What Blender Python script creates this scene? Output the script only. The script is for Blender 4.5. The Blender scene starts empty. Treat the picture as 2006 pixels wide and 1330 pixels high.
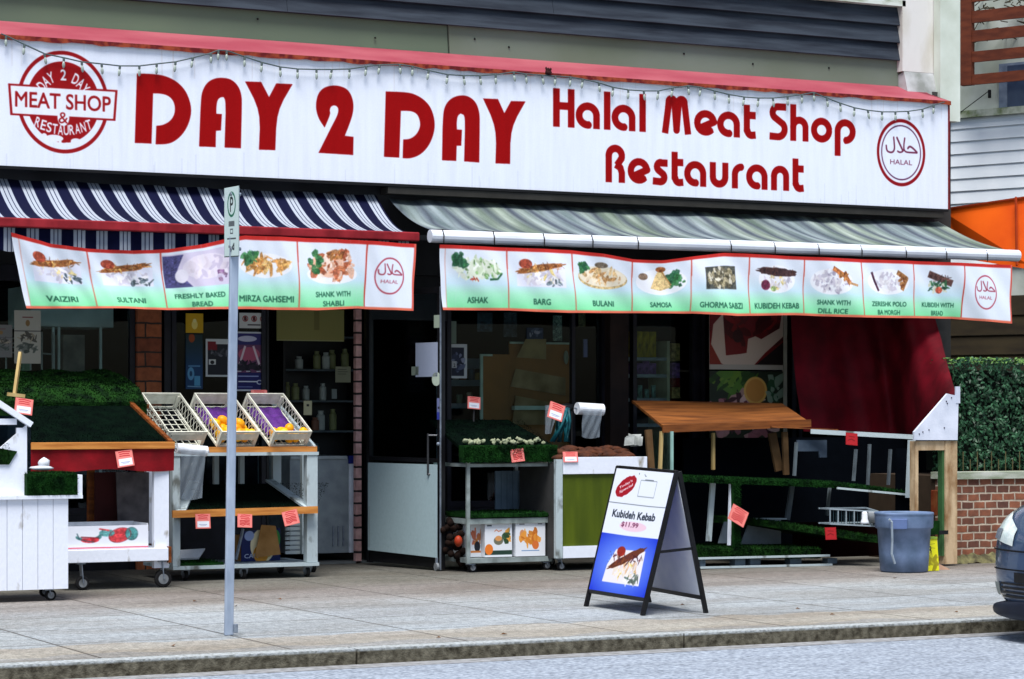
import bpy, bmesh, math, random
import numpy as np
from mathutils import Vector, Matrix
random.seed(7); np.random.seed(7)
C = bpy.context.scene.collection
R = math.radians
# ------------------------------------------------------------------ camera, world, sun, exposure
SW = 2006.0; CX = 1003.0; HY = 810.0; FPX = 4850.0; YAW = R(27); HC = 1.5
cam = bpy.data.cameras.new('camera'); cam_o = bpy.data.objects.new('camera', cam); C.objects.link(cam_o)
cam.sensor_width = 36; cam.lens = FPX / SW * 36; cam.shift_y = (HY - 665) / SW
cam.clip_start = 0.5; cam.clip_end = 3000
cam_o.location = (0, 0, HC); cam_o.rotation_euler = (R(90), 0, -YAW)
bpy.context.scene.camera = cam_o
w = bpy.data.worlds.new('World'); bpy.context.scene.world = w; w.use_nodes = True
nt = w.node_tree; bgn = nt.nodes['Background']
sky = nt.nodes.new('ShaderNodeTexSky'); sky.sky_type = 'NISHITA'; sky.sun_disc = False
SUN_EL, SUN_AZ = R(66), R(214)       # azimuth: direction the light comes from, clockwise from +Y
sky.sun_elevation = SUN_EL; sky.sun_rotation = SUN_AZ
sky.air_density = 1.0; sky.dust_density = 2.2; sky.ozone_density = 1.0
nt.links.new(sky.outputs[0], bgn.inputs[0]); bgn.inputs[1].default_value = 0.06
sl = bpy.data.lights.new('sun', 'SUN'); sl.energy = 2.3; sl.angle = R(32); sl.color = (1, .985, .965)
so = bpy.data.objects.new('sun', sl); C.objects.link(so)
sdir = Vector((math.sin(SUN_AZ) * math.cos(SUN_EL), math.cos(SUN_AZ) * math.cos(SUN_EL), math.sin(SUN_EL)))
so.rotation_euler = sdir.to_track_quat('Z', 'Y').to_euler(); so.location = sdir * 40
vs = bpy.context.scene.view_settings
vs.view_transform = 'Standard'; vs.look = 'None'; vs.gamma = 1; vs.exposure = 1.2; vs.use_curve_mapping = False
bpy.context.scene.cycles.max_bounces = 6; bpy.context.scene.cycles.transparent_max_bounces = 12
bpy.context.scene.cycles.use_denoising = True

# ------------------------------------------------------------------ survey helpers: a sight line of the survey meets a real plane
sa, ca = math.sin(YAW), math.cos(YAW)
def dep(px, Y): return Y / (ca - sa * (px - CX) / FPX)
def PD(px, py, d):
    u = (px - CX) / FPX
    return Vector((d * (sa + ca * u), d * (ca - sa * u), HC + (HY - py) / FPX * d))
def P(px, py, Y): return PD(px, py, dep(px, Y))
def PXp(px, py, X):
    u = (px - CX) / FPX; return PD(px, py, X / (sa + ca * u))
def PG(px, py, z=0.0): return PD(px, py, (HC - z) * FPX / (py - HY))
def fx(px, Y): return P(px, HY, Y).x
def fz(px, py, Y): return P(px, py, Y).z
def ext(x0, y0, x1, y1, Y):     # sight rectangle on plane Y -> X0, X1, z0, z1
    m = (x0 + x1) / 2
    return fx(x0, Y), fx(x1, Y), fz(m, y1, Y), fz(m, y0, Y)

# ------------------------------------------------------------------ materials
MATS = {}
def srgb(c): return tuple(((v / 255) / 12.92 if v / 255 <= .04045 else ((v / 255 + .055) / 1.055) ** 2.4) for v in c)
def mat(name, col, rough=.7, col2=None, scale=8, bump=0.0, bscale=60, metal=0, stretch=(1, 1, 1), spec=.22, detail=6, lo=.35, hi=.65, coat=0):
    if name in MATS: return MATS[name]
    m = bpy.data.materials.new(name); m.use_nodes = True; n = m.node_tree.nodes; l = m.node_tree.links
    b = n['Principled BSDF']; b.inputs['Roughness'].default_value = rough; b.inputs['Metallic'].default_value = metal
    b.inputs['Specular IOR Level'].default_value = spec; b.inputs['Coat Weight'].default_value = coat
    tc = n.new('ShaderNodeTexCoord'); mp = n.new('ShaderNodeMapping'); mp.inputs['Scale'].default_value = stretch
    l.new(tc.outputs['Object'], mp.inputs[0])
    c2 = col2 or tuple(c * .78 for c in col)
    ns = n.new('ShaderNodeTexNoise'); ns.inputs['Scale'].default_value = scale; ns.inputs['Detail'].default_value = detail
    l.new(mp.outputs[0], ns.inputs['Vector'])
    cr = n.new('ShaderNodeValToRGB'); cr.color_ramp.elements[0].position = lo; cr.color_ramp.elements[1].position = hi
    cr.color_ramp.elements[0].color = (*c2, 1); cr.color_ramp.elements[1].color = (*col, 1)
    l.new(ns.outputs[0], cr.inputs[0]); l.new(cr.outputs[0], b.inputs['Base Color'])
    if bump:
        nb = n.new('ShaderNodeTexNoise'); nb.inputs['Scale'].default_value = bscale; nb.inputs['Detail'].default_value = 4
        l.new(mp.outputs[0], nb.inputs['Vector'])
        bm = n.new('ShaderNodeBump'); bm.inputs['Strength'].default_value = bump; bm.inputs['Distance'].default_value = .01
        l.new(nb.outputs[0], bm.inputs['Height']); l.new(bm.outputs[0], b.inputs['Normal'])
    MATS[name] = m; return m
def M8(name, rgb, rgb2=None, **k):
    return mat(name, srgb(rgb), col2=srgb(rgb2) if rgb2 else None, **k)

def img_mat(name, cv, rough=.6, spec=.3, dirt=.0):
    H, W = cv.a.shape[:2]
    im = bpy.data.images.new(name, W, H); px = np.ones((H, W, 4), np.float32); px[..., :3] = np.clip(cv.a, 0, 1)
    im.pixels.foreach_set(px.ravel()); im.update(); im.pack()
    m = bpy.data.materials.new(name); m.use_nodes = True; n = m.node_tree.nodes; l = m.node_tree.links
    b = n['Principled BSDF']; b.inputs['Roughness'].default_value = rough; b.inputs['Specular IOR Level'].default_value = spec
    t = n.new('ShaderNodeTexImage'); t.image = im; t.extension = 'EXTEND'
    if dirt:
        tc = n.new('ShaderNodeTexCoord'); mp = n.new('ShaderNodeMapping'); mp.inputs['Scale'].default_value = (9, 1, .8)
        l.new(tc.outputs['Object'], mp.inputs[0]); ns = n.new('ShaderNodeTexNoise'); ns.inputs['Scale'].default_value = 1.6; ns.inputs['Detail'].default_value = 5
        l.new(mp.outputs[0], ns.inputs['Vector']); cr = n.new('ShaderNodeValToRGB')
        cr.color_ramp.elements[0].position = .3; cr.color_ramp.elements[0].color = (1 - dirt, 1 - dirt, 1 - dirt, 1)
        cr.color_ramp.elements[1].position = .62
        l.new(ns.outputs[0], cr.inputs[0]); mx = n.new('ShaderNodeMixRGB'); mx.blend_type = 'MULTIPLY'; mx.inputs[0].default_value = 1
        l.new(t.outputs[0], mx.inputs[1]); l.new(cr.outputs[0], mx.inputs[2]); l.new(mx.outputs[0], b.inputs['Base Color'])
    else: l.new(t.outputs[0], b.inputs['Base Color'])
    return m

def glass_mat():
    m = bpy.data.materials.new('window_glass'); m.use_nodes = True; n = m.node_tree.nodes; l = m.node_tree.links
    n.remove(n['Principled BSDF']); o = n['Material Output']
    t = n.new('ShaderNodeBsdfTransparent'); t.inputs[0].default_value = (.84, .92, .93, 1)
    g = n.new('ShaderNodeBsdfGlossy'); g.inputs['Roughness'].default_value = .02
    mx = n.new('ShaderNodeMixShader'); mx.inputs[0].default_value = .010
    l.new(t.outputs[0], mx.inputs[1]); l.new(g.outputs[0], mx.inputs[2]); l.new(mx.outputs[0], o.inputs[0]); return m
GLASS = glass_mat()
def film_mat():
    m = bpy.data.materials.new('plastic_film'); m.use_nodes = True; n = m.node_tree.nodes; l = m.node_tree.links
    b = n['Principled BSDF']; b.inputs['Base Color'].default_value = (.30, .36, .42, 1); b.inputs['Roughness'].default_value = .22
    o = n['Material Output']; t = n.new('ShaderNodeBsdfTransparent'); mx = n.new('ShaderNodeMixShader'); mx.inputs[0].default_value = .36
    l.new(t.outputs[0], mx.inputs[1]); l.new(b.outputs[0], mx.inputs[2]); l.new(mx.outputs[0], o.inputs[0]); return m
FILM = film_mat()

def brick_mat(name, c1, c2, mortar, bw, rh, msize=.012, bump=.6, mscale=1):
    m = bpy.data.materials.new(name); m.use_nodes = True; n = m.node_tree.nodes; l = m.node_tree.links; b = n['Principled BSDF']
    tc = n.new('ShaderNodeTexCoord'); sp = n.new('ShaderNodeSeparateXYZ'); cb = n.new('ShaderNodeCombineXYZ')
    ad = n.new('ShaderNodeMath'); ad.operation = 'ADD'
    l.new(tc.outputs['Object'], sp.inputs[0]); l.new(sp.outputs[0], ad.inputs[0]); l.new(sp.outputs[1], ad.inputs[1])
    l.new(ad.outputs[0], cb.inputs[0]); l.new(sp.outputs[2], cb.inputs[1])
    ns0 = n.new('ShaderNodeTexNoise'); ns0.inputs['Scale'].default_value = 9; l.new(cb.outputs[0], ns0.inputs['Vector'])
    va = n.new('ShaderNodeVectorMath'); va.operation = 'MULTIPLY_ADD'; va.inputs[1].default_value = (.02, .02, 0)
    l.new(ns0.outputs['Color'], va.inputs[0]); l.new(cb.outputs[0], va.inputs[2])
    br = n.new('ShaderNodeTexBrick'); br.inputs['Scale'].default_value = 1; br.inputs['Brick Width'].default_value = bw; br.inputs['Row Height'].default_value = rh
    br.inputs['Mortar Size'].default_value = msize; br.inputs['Mortar Smooth'].default_value = .3
    br.inputs['Color1'].default_value = (*c1, 1); br.inputs['Color2'].default_value = (*c2, 1); br.inputs['Mortar'].default_value = (*mortar, 1)
    l.new(va.outputs[0], br.inputs['Vector'])
    ns = n.new('ShaderNodeTexNoise'); ns.inputs['Scale'].default_value = 14; ns.inputs['Detail'].default_value = 6; l.new(tc.outputs['Object'], ns.inputs['Vector'])
    mx = n.new('ShaderNodeMixRGB'); mx.blend_type = 'OVERLAY'; mx.inputs[0].default_value = .7
    l.new(br.outputs[0], mx.inputs[1]); l.new(ns.outputs[0], mx.inputs[2]); l.new(mx.outputs[0], b.inputs['Base Color'])
    b.inputs['Roughness'].default_value = .9
    bp = n.new('ShaderNodeBump'); bp.inputs['Strength'].default_value = bump; bp.inputs['Distance'].default_value = .008; bp.invert = True
    l.new(br.outputs['Fac'], bp.inputs['Height']); l.new(bp.outputs[0], b.inputs['Normal'])
    return m

# ------------------------------------------------------------------ canvases for flat printed things (numbers only, no files)
TXT = {}
def text_edges(s, off=.0):
    k = (s, off)
    if k in TXT: return TXT[k]
    cu = bpy.data.curves.new('t', 'FONT'); cu.body = s; cu.offset = off; cu.resolution_u = 4
    o = bpy.data.objects.new('t', cu); C.objects.link(o); bpy.context.view_layer.update()
    me = o.to_mesh(); cnt = {}
    for p in me.polygons:
        for e in p.edge_keys: cnt[e] = cnt.get(e, 0) + 1
    V = [v.co.copy() for v in me.vertices]
    E = np.array([[[V[a].x, V[a].y], [V[b].x, V[b].y]] for (a, b), c in cnt.items() if c == 1])
    o.to_mesh_clear(); bpy.data.objects.remove(o); bpy.data.curves.remove(cu)
    TXT[k] = E; return E
def smooth(p, it=2, lim=48):
    p = [tuple(q) for q in p]
    for _ in range(it):
        o = []; n = len(p)
        for i in range(n):
            a, b, c = np.array(p[i - 1]), np.array(p[i]), np.array(p[(i + 1) % n]); u, v = b - a, c - b
            t = abs(math.degrees(math.atan2(u[0] * v[1] - u[1] * v[0], u @ v)))
            if 3 < t < lim: o += [tuple(b - u * .25), tuple(b + v * .25)]
            else: o.append(p[i])
        p = o
    return p
class Cv:
    def __init__(s, w, h, ppm, bg=(255, 255, 255)):
        s.w, s.h, s.ppm = w, h, ppm; s.W, s.H = max(4, int(w * ppm)), max(4, int(h * ppm))
        s.a = np.zeros((s.H, s.W, 3)); s.a[:] = np.array(bg) / 255
    def edges(s, E, col, alpha=1):
        E = np.asarray(E, float) * s.ppm; ya, yb, xa, xb = E[:, 0, 1], E[:, 1, 1], E[:, 0, 0], E[:, 1, 0]
        r0 = max(0, int(min(ya.min(), yb.min()))); r1 = min(s.H, int(max(ya.max(), yb.max())) + 1)
        if r1 <= r0: return
        SUB = 4; col = np.array(col) / 255
        for r in range(r0, r1):
            cov = np.zeros(s.W + 2)
            for q in range(SUB):
                y = r + (q + .5) / SUB; mk = (ya <= y) != (yb <= y)
                if not mk.any(): continue
                xs = np.sort(xa[mk] + (y - ya[mk]) * (xb[mk] - xa[mk]) / (yb[mk] - ya[mk]))
                for i in range(0, len(xs) - 1, 2):
                    a, b = max(0, xs[i]), min(s.W, xs[i + 1])
                    if b <= a: continue
                    ia, ib = int(a), int(b)
                    if ia == ib: cov[ia] += b - a
                    else:
                        cov[ia] += ia + 1 - a; cov[ia + 1:ib] += 1; cov[ib] += b - ib
            c = np.clip(cov[:s.W] / SUB * alpha, 0, 1)[:, None]
            s.a[r] = s.a[r] * (1 - c) + col * c
    def poly(s, pts, col, alpha=1):
        p = np.array([(q[0], q[1]) for q in pts], float); s.edges(np.stack([p, np.roll(p, -1, 0)], 1), col, alpha)
    def rect(s, x0, y0, x1, y1, col, alpha=1): s.poly([(x0, y0), (x1, y0), (x1, y1), (x0, y1)], col, alpha)
    def ell(s, cx, cy, rx, ry, col, alpha=1, n=28, rot=0, jag=0, ri=None):
        t = np.linspace(0, 2 * np.pi, n, endpoint=False); rr = 1 + jag * (np.random.rand(n) - .5)
        x, y = rx * rr * np.cos(t), ry * rr * np.sin(t); c, q = math.cos(rot), math.sin(rot)
        p = np.stack([cx + x * c - y * q, cy + x * q + y * c], 1); E = np.stack([p, np.roll(p, -1, 0)], 1)
        if ri is not None:
            k = np.array([cx, cy]); p2 = k + (p - k) * ri; E = np.concatenate([E, np.stack([p2, np.roll(p2, -1, 0)], 1)])
        s.edges(E, col, alpha)
    def line(s, pts, wd, col, alpha=1):
        for a, b in zip(pts[:-1], pts[1:]):
            a, b = np.array(a[:2], float), np.array(b[:2], float); d = b - a; L = np.hypot(*d)
            if L < 1e-9: continue
            d /= L; nn = np.array([-d[1], d[0]]) * wd / 2
            s.poly([a + nn, b + nn, b - nn, a - nn], col, alpha)
        if wd * s.ppm > 2.5:
            for a in pts[1:-1]: s.ell(a[0], a[1], wd / 2, wd / 2, col, alpha, n=12)
    def text(s, t, cx, cy, h, col, width=None, off=.012, rot=0, alpha=1):
        E = text_edges(t, off).copy(); mn = E.reshape(-1, 2).min(0); mx = E.reshape(-1, 2).max(0)
        E -= (mn + mx) / 2; k = h / (mx[1] - mn[1]); kx = width / (mx[0] - mn[0]) if width else k
        E = E * np.array([kx, k]); c, q = math.cos(rot), math.sin(rot)
        E = E @ np.array([[c, q], [-q, c]]) + np.array([cx, cy]); s.edges(E, col, alpha)
    def vgrad(s, x0, x1, y0, y1, c0, c1):
        i0, i1, j0, j1 = [int(v * s.ppm) for v in (x0, x1, y0, y1)]
        j1 = min(j1, s.H); t = np.linspace(0, 1, max(1, j1 - j0))[:, None, None]
        s.a[j0:j1, i0:i1] = (np.array(c0) * (1 - t) + np.array(c1) * t) / 255
    def grain(s, x0, y0, x1, y1, amp=.22, cell=3):
        i0, i1, j0, j1 = [max(0, int(v * s.ppm)) for v in (x0, x1, y0, y1)]; i1 = min(i1, s.W); j1 = min(j1, s.H); hh, ww = j1 - j0, i1 - i0
        for cl, am in ((cell, amp), (cell * 3, amp * .8)):
            n = np.random.rand(hh // cl + 2, ww // cl + 2); n = np.kron(n, np.ones((cl, cl)))[:hh, :ww]
            blk = s.a[j0:j1, i0:i1]; sat = 1 - blk.min(-1) ; k = np.clip((sat - .3) * 4, 0, 1)
            s.a[j0:j1, i0:i1] = np.clip(blk * (1 + (n - .5)[..., None] * am * 2 * k[..., None]), 0, 1)
    def blur(s, r=1):
        for _ in range(r):
            p = np.pad(s.a, ((1, 1), (1, 1), (0, 0)), 'edge'); s.a = (p[:-2, 1:-1] + p[2:, 1:-1] + p[1:-1, :-2] + p[1:-1, 2:] + 2 * p[1:-1, 1:-1]) / 6
    def noise(s, amp):
        s.a += (np.random.rand(s.H, s.W, 1) - .5) * amp
    def blobs(s, cx, cy, rx, ry, cols, n, size=.18, flat=1.0):
        for i in range(n):
            a, r = random.random() * 6.283, math.sqrt(random.random()); c = random.choice(cols)
            k = size * (.5 + random.random()); v = random.randint(-14, 14); c = [min(255, max(0, q + v)) for q in c]
            s.ell(cx + rx * r * math.cos(a), cy + ry * r * math.sin(a), rx * k, ry * k * flat * (.6 + .8 * random.random()), c, .9, n=9, rot=random.random() * 3, jag=.5)
def halal(cv, cx, cy, k, col, ink=None):       # calligraphic word over HALAL in Latin capitals, k = circle radius
    ink = ink or col
    S = lambda pts, wd: cv.line([(cx + x * k, cy + y * k) for x, y in pts], wd * k, ink)
    def sm(p):      # rounded pen stroke through the points
        p = [np.array(q, float) for q in p]
        for _ in range(2):
            o = [p[0]]
            for a, b in zip(p[:-1], p[1:]): o += [a * .75 + b * .25, a * .25 + b * .75]
            p = o + [p[-1]]
        return p
    S(sm([(-.41, .69), (-.38, .4), (-.36, .15), (-.45, .0), (-.62, -.02), (-.79, .05), (-.82, .3)]), .075)
    S(sm([(-.24, .68), (-.1, .42), (.02, .22), (.1, .08)]), .085)
    S(sm([(.2, .68), (.15, .4), (.14, .2), (.2, .07), (.35, .03), (.6, .03), (.88, .03)]), .07)
    S(sm([(.14, .14), (.05, .03), (-.1, .01), (-.2, .06)]), .07)
    S(sm([(.88, .04), (.72, .18), (.55, .29), (.44, .3), (.36, .2)]), .08)
    cv.text('HALAL', cx, cy - .43 * k, .22 * k, ink, width=1.2 * k, off=.0)

# ------------------------------------------------------------------ mesh helpers
class MB:
    def __init__(s): s.v = []; s.f = []; s.uv = []; s.any = False
    def add(s, vs_, fs, uvs=None):
        o = len(s.v); s.v += [tuple(x) for x in vs_]
        for i, f in enumerate(fs):
            s.f.append([o + j for j in f]); s.uv.append(uvs[i] if uvs else None)
        if uvs: s.any = True
        return s
    def box(s, x0, x1, y0, y1, z0, z1):
        if x0 > x1: x0, x1 = x1, x0
        if y0 > y1: y0, y1 = y1, y0
        if z0 > z1: z0, z1 = z1, z0
        v = [(x, y, z) for z in (z0, z1) for y in (y0, y1) for x in (x0, x1)]
        return s.add(v, [(0, 2, 3, 1), (4, 5, 7, 6), (0, 1, 5, 4), (2, 6, 7, 3), (0, 4, 6, 2), (1, 3, 7, 5)])
    def slab(s, a, b, c, d, t):       # quad a b c d (ccw seen from outside) thickened inward by t
        a, b, c, d = map(Vector, (a, b, c, d)); n = (b - a).cross(d - a).normalized() * t
        v = [a, b, c, d, a - n, b - n, c - n, d - n]
        return s.add(v, [(0, 1, 2, 3), (7, 6, 5, 4), (0, 4, 5, 1), (1, 5, 6, 2), (2, 6, 7, 3), (3, 7, 4, 0)])
    def beam(s, p, q, wd, h, up=(0, 0, 1)):
        p, q = Vector(p), Vector(q); d = (q - p).normalized(); up = Vector(up)
        if abs(d.dot(up)) > .98: up = Vector((0, 1, 0))
        sd = d.cross(up).normalized() * wd / 2; u = sd.cross(d).normalized() * h / 2
        v = [p - sd - u, p + sd - u, p + sd + u, p - sd + u, q - sd - u, q + sd - u, q + sd + u, q - sd + u]
        return s.add(v, [(0, 1, 2, 3), (7, 6, 5, 4), (0, 4, 5, 1), (1, 5, 6, 2), (2, 6, 7, 3), (3, 7, 4, 0)])
    def tube(s, pts, r, n=8, cap=True, r2=None):
        pts = [Vector(p) for p in pts]; o = len(s.v); m = len(pts)
        for i, p in enumerate(pts):
            d = (pts[min(i + 1, m - 1)] - pts[max(i - 1, 0)]).normalized()
            up = Vector((0, 0, 1)) if abs(d.z) < .95 else Vector((1, 0, 0))
            a = d.cross(up).normalized(); b = a.cross(d).normalized()
            rr = r if r2 is None else r + (r2 - r) * i / (m - 1)
            for k in range(n):
                t = 2 * math.pi * k / n; s.v.append(tuple(p + (a * math.cos(t) + b * math.sin(t)) * rr))
        for i in range(m - 1):
            for k in range(n):
                s.f.append([o + i * n + k, o + i * n + (k + 1) % n, o + (i + 1) * n + (k + 1) % n, o + (i + 1) * n + k]); s.uv.append(None)
        if cap:
            s.f.append([o + k for k in range(n)][::-1]); s.uv.append(None)
            s.f.append([o + (m - 1) * n + k for k in range(n)]); s.uv.append(None)
        return s
    def lathe(s, prof, cx, cy, n=24, axis='z', cz=0):   # prof: (r, h)
        o = len(s.v); m = len(prof)
        for r, h in prof:
            for k in range(n):
                t = 2 * math.pi * k / n; a, b = r * math.cos(t), r * math.sin(t)
                s.v.append((cx + a, cy + b, cz + h) if axis == 'z' else ((cx + a, cy + h, cz + b) if axis == 'y' else (cx + h, cy + a, cz + b)))
        for i in range(m - 1):
            for k in range(n):
                s.f.append([o + i * n + k, o + i * n + (k + 1) % n, o + (i + 1) * n + (k + 1) % n, o + (i + 1) * n + k]); s.uv.append(None)
        s.f.append([o + k for k in range(n)][::-1]); s.uv.append(None)
        s.f.append([o + (m - 1) * n + k for k in range(n)]); s.uv.append(None)
        return s
    def grid(s, fn, nu, nv, uv=True):
        o = len(s.v)
        for j in range(nv + 1):
            for i in range(nu + 1): s.v.append(tuple(fn(i / nu, j / nv)))
        for j in range(nv):
            for i in range(nu):
                a = o + j * (nu + 1) + i; s.f.append([a, a + 1, a + nu + 2, a + nu + 1])
                s.uv.append([(i / nu, j / nv), ((i + 1) / nu, j / nv), ((i + 1) / nu, (j + 1) / nv), (i / nu, (j + 1) / nv)])
        s.any = True; return s
    def ico(s, c, r, sc=(1, 1, 1), rot=0, jit=0, sub=2):
        bm = bmesh.new(); bmesh.ops.create_icosphere(bm, subdivisions=sub, radius=r)
        mt = Matrix.Translation(Vector(c)) @ Matrix.Rotation(rot, 4, 'Z') @ Matrix.Diagonal((*sc, 1))
        vv = []
        for v in bm.verts:
            q = v.co * (1 + jit * (random.random() - .5)); vv.append(mt @ q)
        s.add(vv, [[v.index for v in f.verts] for f in bm.faces]); bm.free(); return s
    def blades(s, a, b, d, dens, L=.03, w_=.006, up=None):    # tufts over parallelogram a + u(b-a) + v(d-a)
        a, b, d = Vector(a), Vector(b), Vector(d); e1, e2 = b - a, d - a; n = e1.cross(e2); ar = n.length; n.normalize()
        if up is not None: n = (n + Vector(up)).normalized()
        for _ in range(int(ar * dens)):
            p = a + e1 * random.random() + e2 * random.random(); t = random.random() * 6.283
            side = (e1.normalized() * math.cos(t) + e2.normalized() * math.sin(t)) * w_
            tip = p + (n + Vector((random.uniform(-.6, .6), random.uniform(-.6, .6), random.uniform(-.4, .4)))).normalized() * L * random.uniform(.6, 1.2)
            s.add([p - side, p + side, tip], [(0, 1, 2)])
        return s
    def build(s, name, m, parent=None, smooth=False, bevel=0, mats=None):
        me = bpy.data.meshes.new(name); off = world_off(parent)
        me.from_pydata([tuple(Vector(v) - off) for v in s.v], [], s.f); me.validate(verbose=False)
        if s.any and len(me.polygons) == len(s.f):
            ul = me.uv_layers.new(name='UVMap')
            for p in me.polygons:
                u = s.uv[p.index]
                for k, li in enumerate(p.loop_indices): ul.data[li].uv = u[k] if u else (.002, .002)
        me.materials.append(m)
        if smooth:
            for p in me.polygons: p.use_smooth = True
        o = bpy.data.objects.new(name, me); C.objects.link(o)
        if parent is not None: o.parent = parent
        if bevel:
            md = o.modifiers.new('bevel', 'BEVEL'); md.width = bevel; md.segments = 2; md.limit_method = 'ANGLE'; md.angle_limit = R(40)
        return o
def world_off(p):
    v = Vector((0, 0, 0))
    while p is not None: v += p.location; p = p.parent
    return v
def tag(o, label, cat=None, group=None, kind=None):
    o['label'] = label
    if cat: o['category'] = cat
    if group: o['group'] = group
    if kind: o['kind'] = kind
    return o
def thing(name, label, cat, loc, group=None):
    o = bpy.data.objects.new(name, None); o.empty_display_size = .1; C.objects.link(o); o.location = loc
    return tag(o, label, cat, group)
def dup(o, loc=None, rot=None, parent=None, label=None, scale=None):
    r = o.copy(); C.objects.link(r)
    if parent is not None: r.parent = parent
    if loc is not None: r.location = loc
    if rot is not None: r.rotation_euler = rot
    if scale is not None: r.scale = scale
    if label: r['label'] = label
    for ch in list(o.children): dup(ch, parent=r)
    return r
def panel(name, a, b, c, d, m, parent=None, t=.004):    # front quad a(bl) b(br) c(tr) d(tl) printed, thickness behind
    a, b, c, d = map(Vector, (a, b, c, d)); n = (b - a).cross(d - a).normalized() * t
    mb = MB(); mb.add([a, b, c, d, a - n, b - n, c - n, d - n], [(0, 1, 2, 3), (7, 6, 5, 4), (0, 4, 5, 1), (1, 5, 6, 2), (2, 6, 7, 3), (3, 7, 4, 0)],
        [[(0, 0), (1, 0), (1, 1), (0, 1)]] + [[(.002, .002)] * 4] * 5)
    return mb.build(name, m, parent)
def ppanel(name, x0, y0, x1, y1, Y, m, parent=None, t=.004):
    X0, X1, z0, z1 = ext(x0, y0, x1, y1, Y)
    return panel(name, (X0, Y, z0), (X1, Y, z0), (X1, Y, z1), (X0, Y, z1), m, parent, t)

# ------------------------------------------------------------------ shared materials
WOODW = M8('white_painted_wood', (224, 230, 242), (150, 146, 134), rough=.6, scale=7, stretch=(1, 1, .5), bump=.25, bscale=40, lo=.27, hi=.37, detail=11)
WOODW2 = M8('greyish_painted_wood', (172, 186, 190), (96, 100, 96), rough=.65, scale=8, stretch=(1, 1, .5), bump=.3, bscale=40, lo=.3, hi=.42, detail=11)
WOODW3 = M8('dim_grey_wood', (104, 116, 122), (70, 78, 84), rough=.7, scale=7, stretch=(1, 1, .5), bump=.3, bscale=40)
TABLEP = M8('brown_pine_top', (136, 82, 38), (92, 52, 24), rough=.6, scale=4, stretch=(.6, 5, 6), bump=.15, bscale=25)
TABLEF = M8('brown_pine_lip', (134, 78, 36), (98, 54, 24), rough=.6, scale=4, stretch=(.8, 6, 8), bump=.15, bscale=25)
PINE = M8('pine_wood', (132, 72, 30), (86, 44, 18), rough=.5, scale=4, stretch=(.6, 5, 6), bump=.15, bscale=25)
PINEF = M8('pine_rail', (206, 140, 70), (172, 106, 46), rough=.55, scale=4, stretch=(.8, 6, 8), bump=.15, bscale=25)
PALEW = M8('pale_stick_wood', (196, 172, 118), (160, 134, 84), rough=.6, scale=6, stretch=(1, 1, .3))
WEATH = M8('weathered_wood', (196, 172, 138), (120, 84, 44), rough=.8, scale=3, stretch=(3, 3, 1), bump=.4, bscale=30, lo=.3, hi=.6)
DARKM = M8('black_metal', (20, 21, 25), (12, 12, 15), rough=.4, spec=.3)
DKFR = M8('dark_window_frame', (26, 26, 38), (14, 14, 22), rough=.45, spec=.3)
STEEL = M8('galvanised_steel', (150, 160, 172), (122, 132, 146), rough=.45, metal=.6, scale=20, bump=.1)
RUBBER = M8('black_rubber', (24, 24, 26), rough=.8)
WHEEL = M8('grey_wheel', (140, 145, 150), (90, 94, 98), rough=.5)
TURF = M8('plastic_turf', (24, 62, 22), (8, 30, 12), rough=.8, scale=9, bump=.5, bscale=120, spec=.05)
TURFL = M8('plastic_turf_bright', (27, 60, 20), (6, 22, 10), rough=.8, scale=11, bump=.5, bscale=120, spec=.05)
REDC = M8('red_cloth', (132, 6, 20), (98, 3, 12), rough=.75, scale=5, bump=.2, bscale=30, spec=.2)
PLAST = M8('pale_crate_plastic', (222, 222, 208), (198, 198, 182), rough=.45, scale=14)
CARD = M8('cardboard', (184, 138, 84), (150, 108, 60), rough=.85, scale=6)
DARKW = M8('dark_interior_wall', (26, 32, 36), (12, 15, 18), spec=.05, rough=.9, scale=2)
WHITEP = M8('white_plastic', (228, 232, 238), (205, 210, 216), rough=.35)
CONC = M8('concrete', (158, 154, 148), (112, 106, 100), rough=.92, scale=25, bump=.5, bscale=90, lo=.3, hi=.7)

def caster(parent, x, y, ztop, r=.05, face=0):
    mb = MB(); mb.box(x - .035, x + .035, y - .03, y + .03, ztop - .012, ztop)
    for sgn in (-1, 1):
        if face == 0: mb.beam((x, y + sgn * .022, ztop - .01), (x + .015, y + sgn * .022, r), .006, .035, up=(0, 1, 0))
        else: mb.beam((x + sgn * .022, y, ztop - .01), (x + sgn * .022, y + .015, r), .006, .035, up=(1, 0, 0))
    c = mb.build('caster', STEEL, parent)
    if face == 0: MB().lathe([(.2 * r, -.017), (.85 * r, -.017), (r, -.011), (r, .011), (.85 * r, .017), (.2 * r, .017)], x + .015, y, 20, 'y', r).build('tyre', RUBBER, c, smooth=False)
    else: MB().lathe([(.2 * r, -.017), (.85 * r, -.017), (r, -.011), (r, .011), (.85 * r, .017), (.2 * r, .017)], x, y + .015, 20, 'x', r).build('tyre', RUBBER, c)
    if face == 0: MB().lathe([(.6 * r, -.022), (.6 * r, .022)], x + .015, y, 16, 'y', r).build('hub', WHEEL, c)
    else: MB().lathe([(.6 * r, -.022), (.6 * r, .022)], x, y + .015, 16, 'x', r).build('hub', WHEEL, c)
    return c
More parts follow.
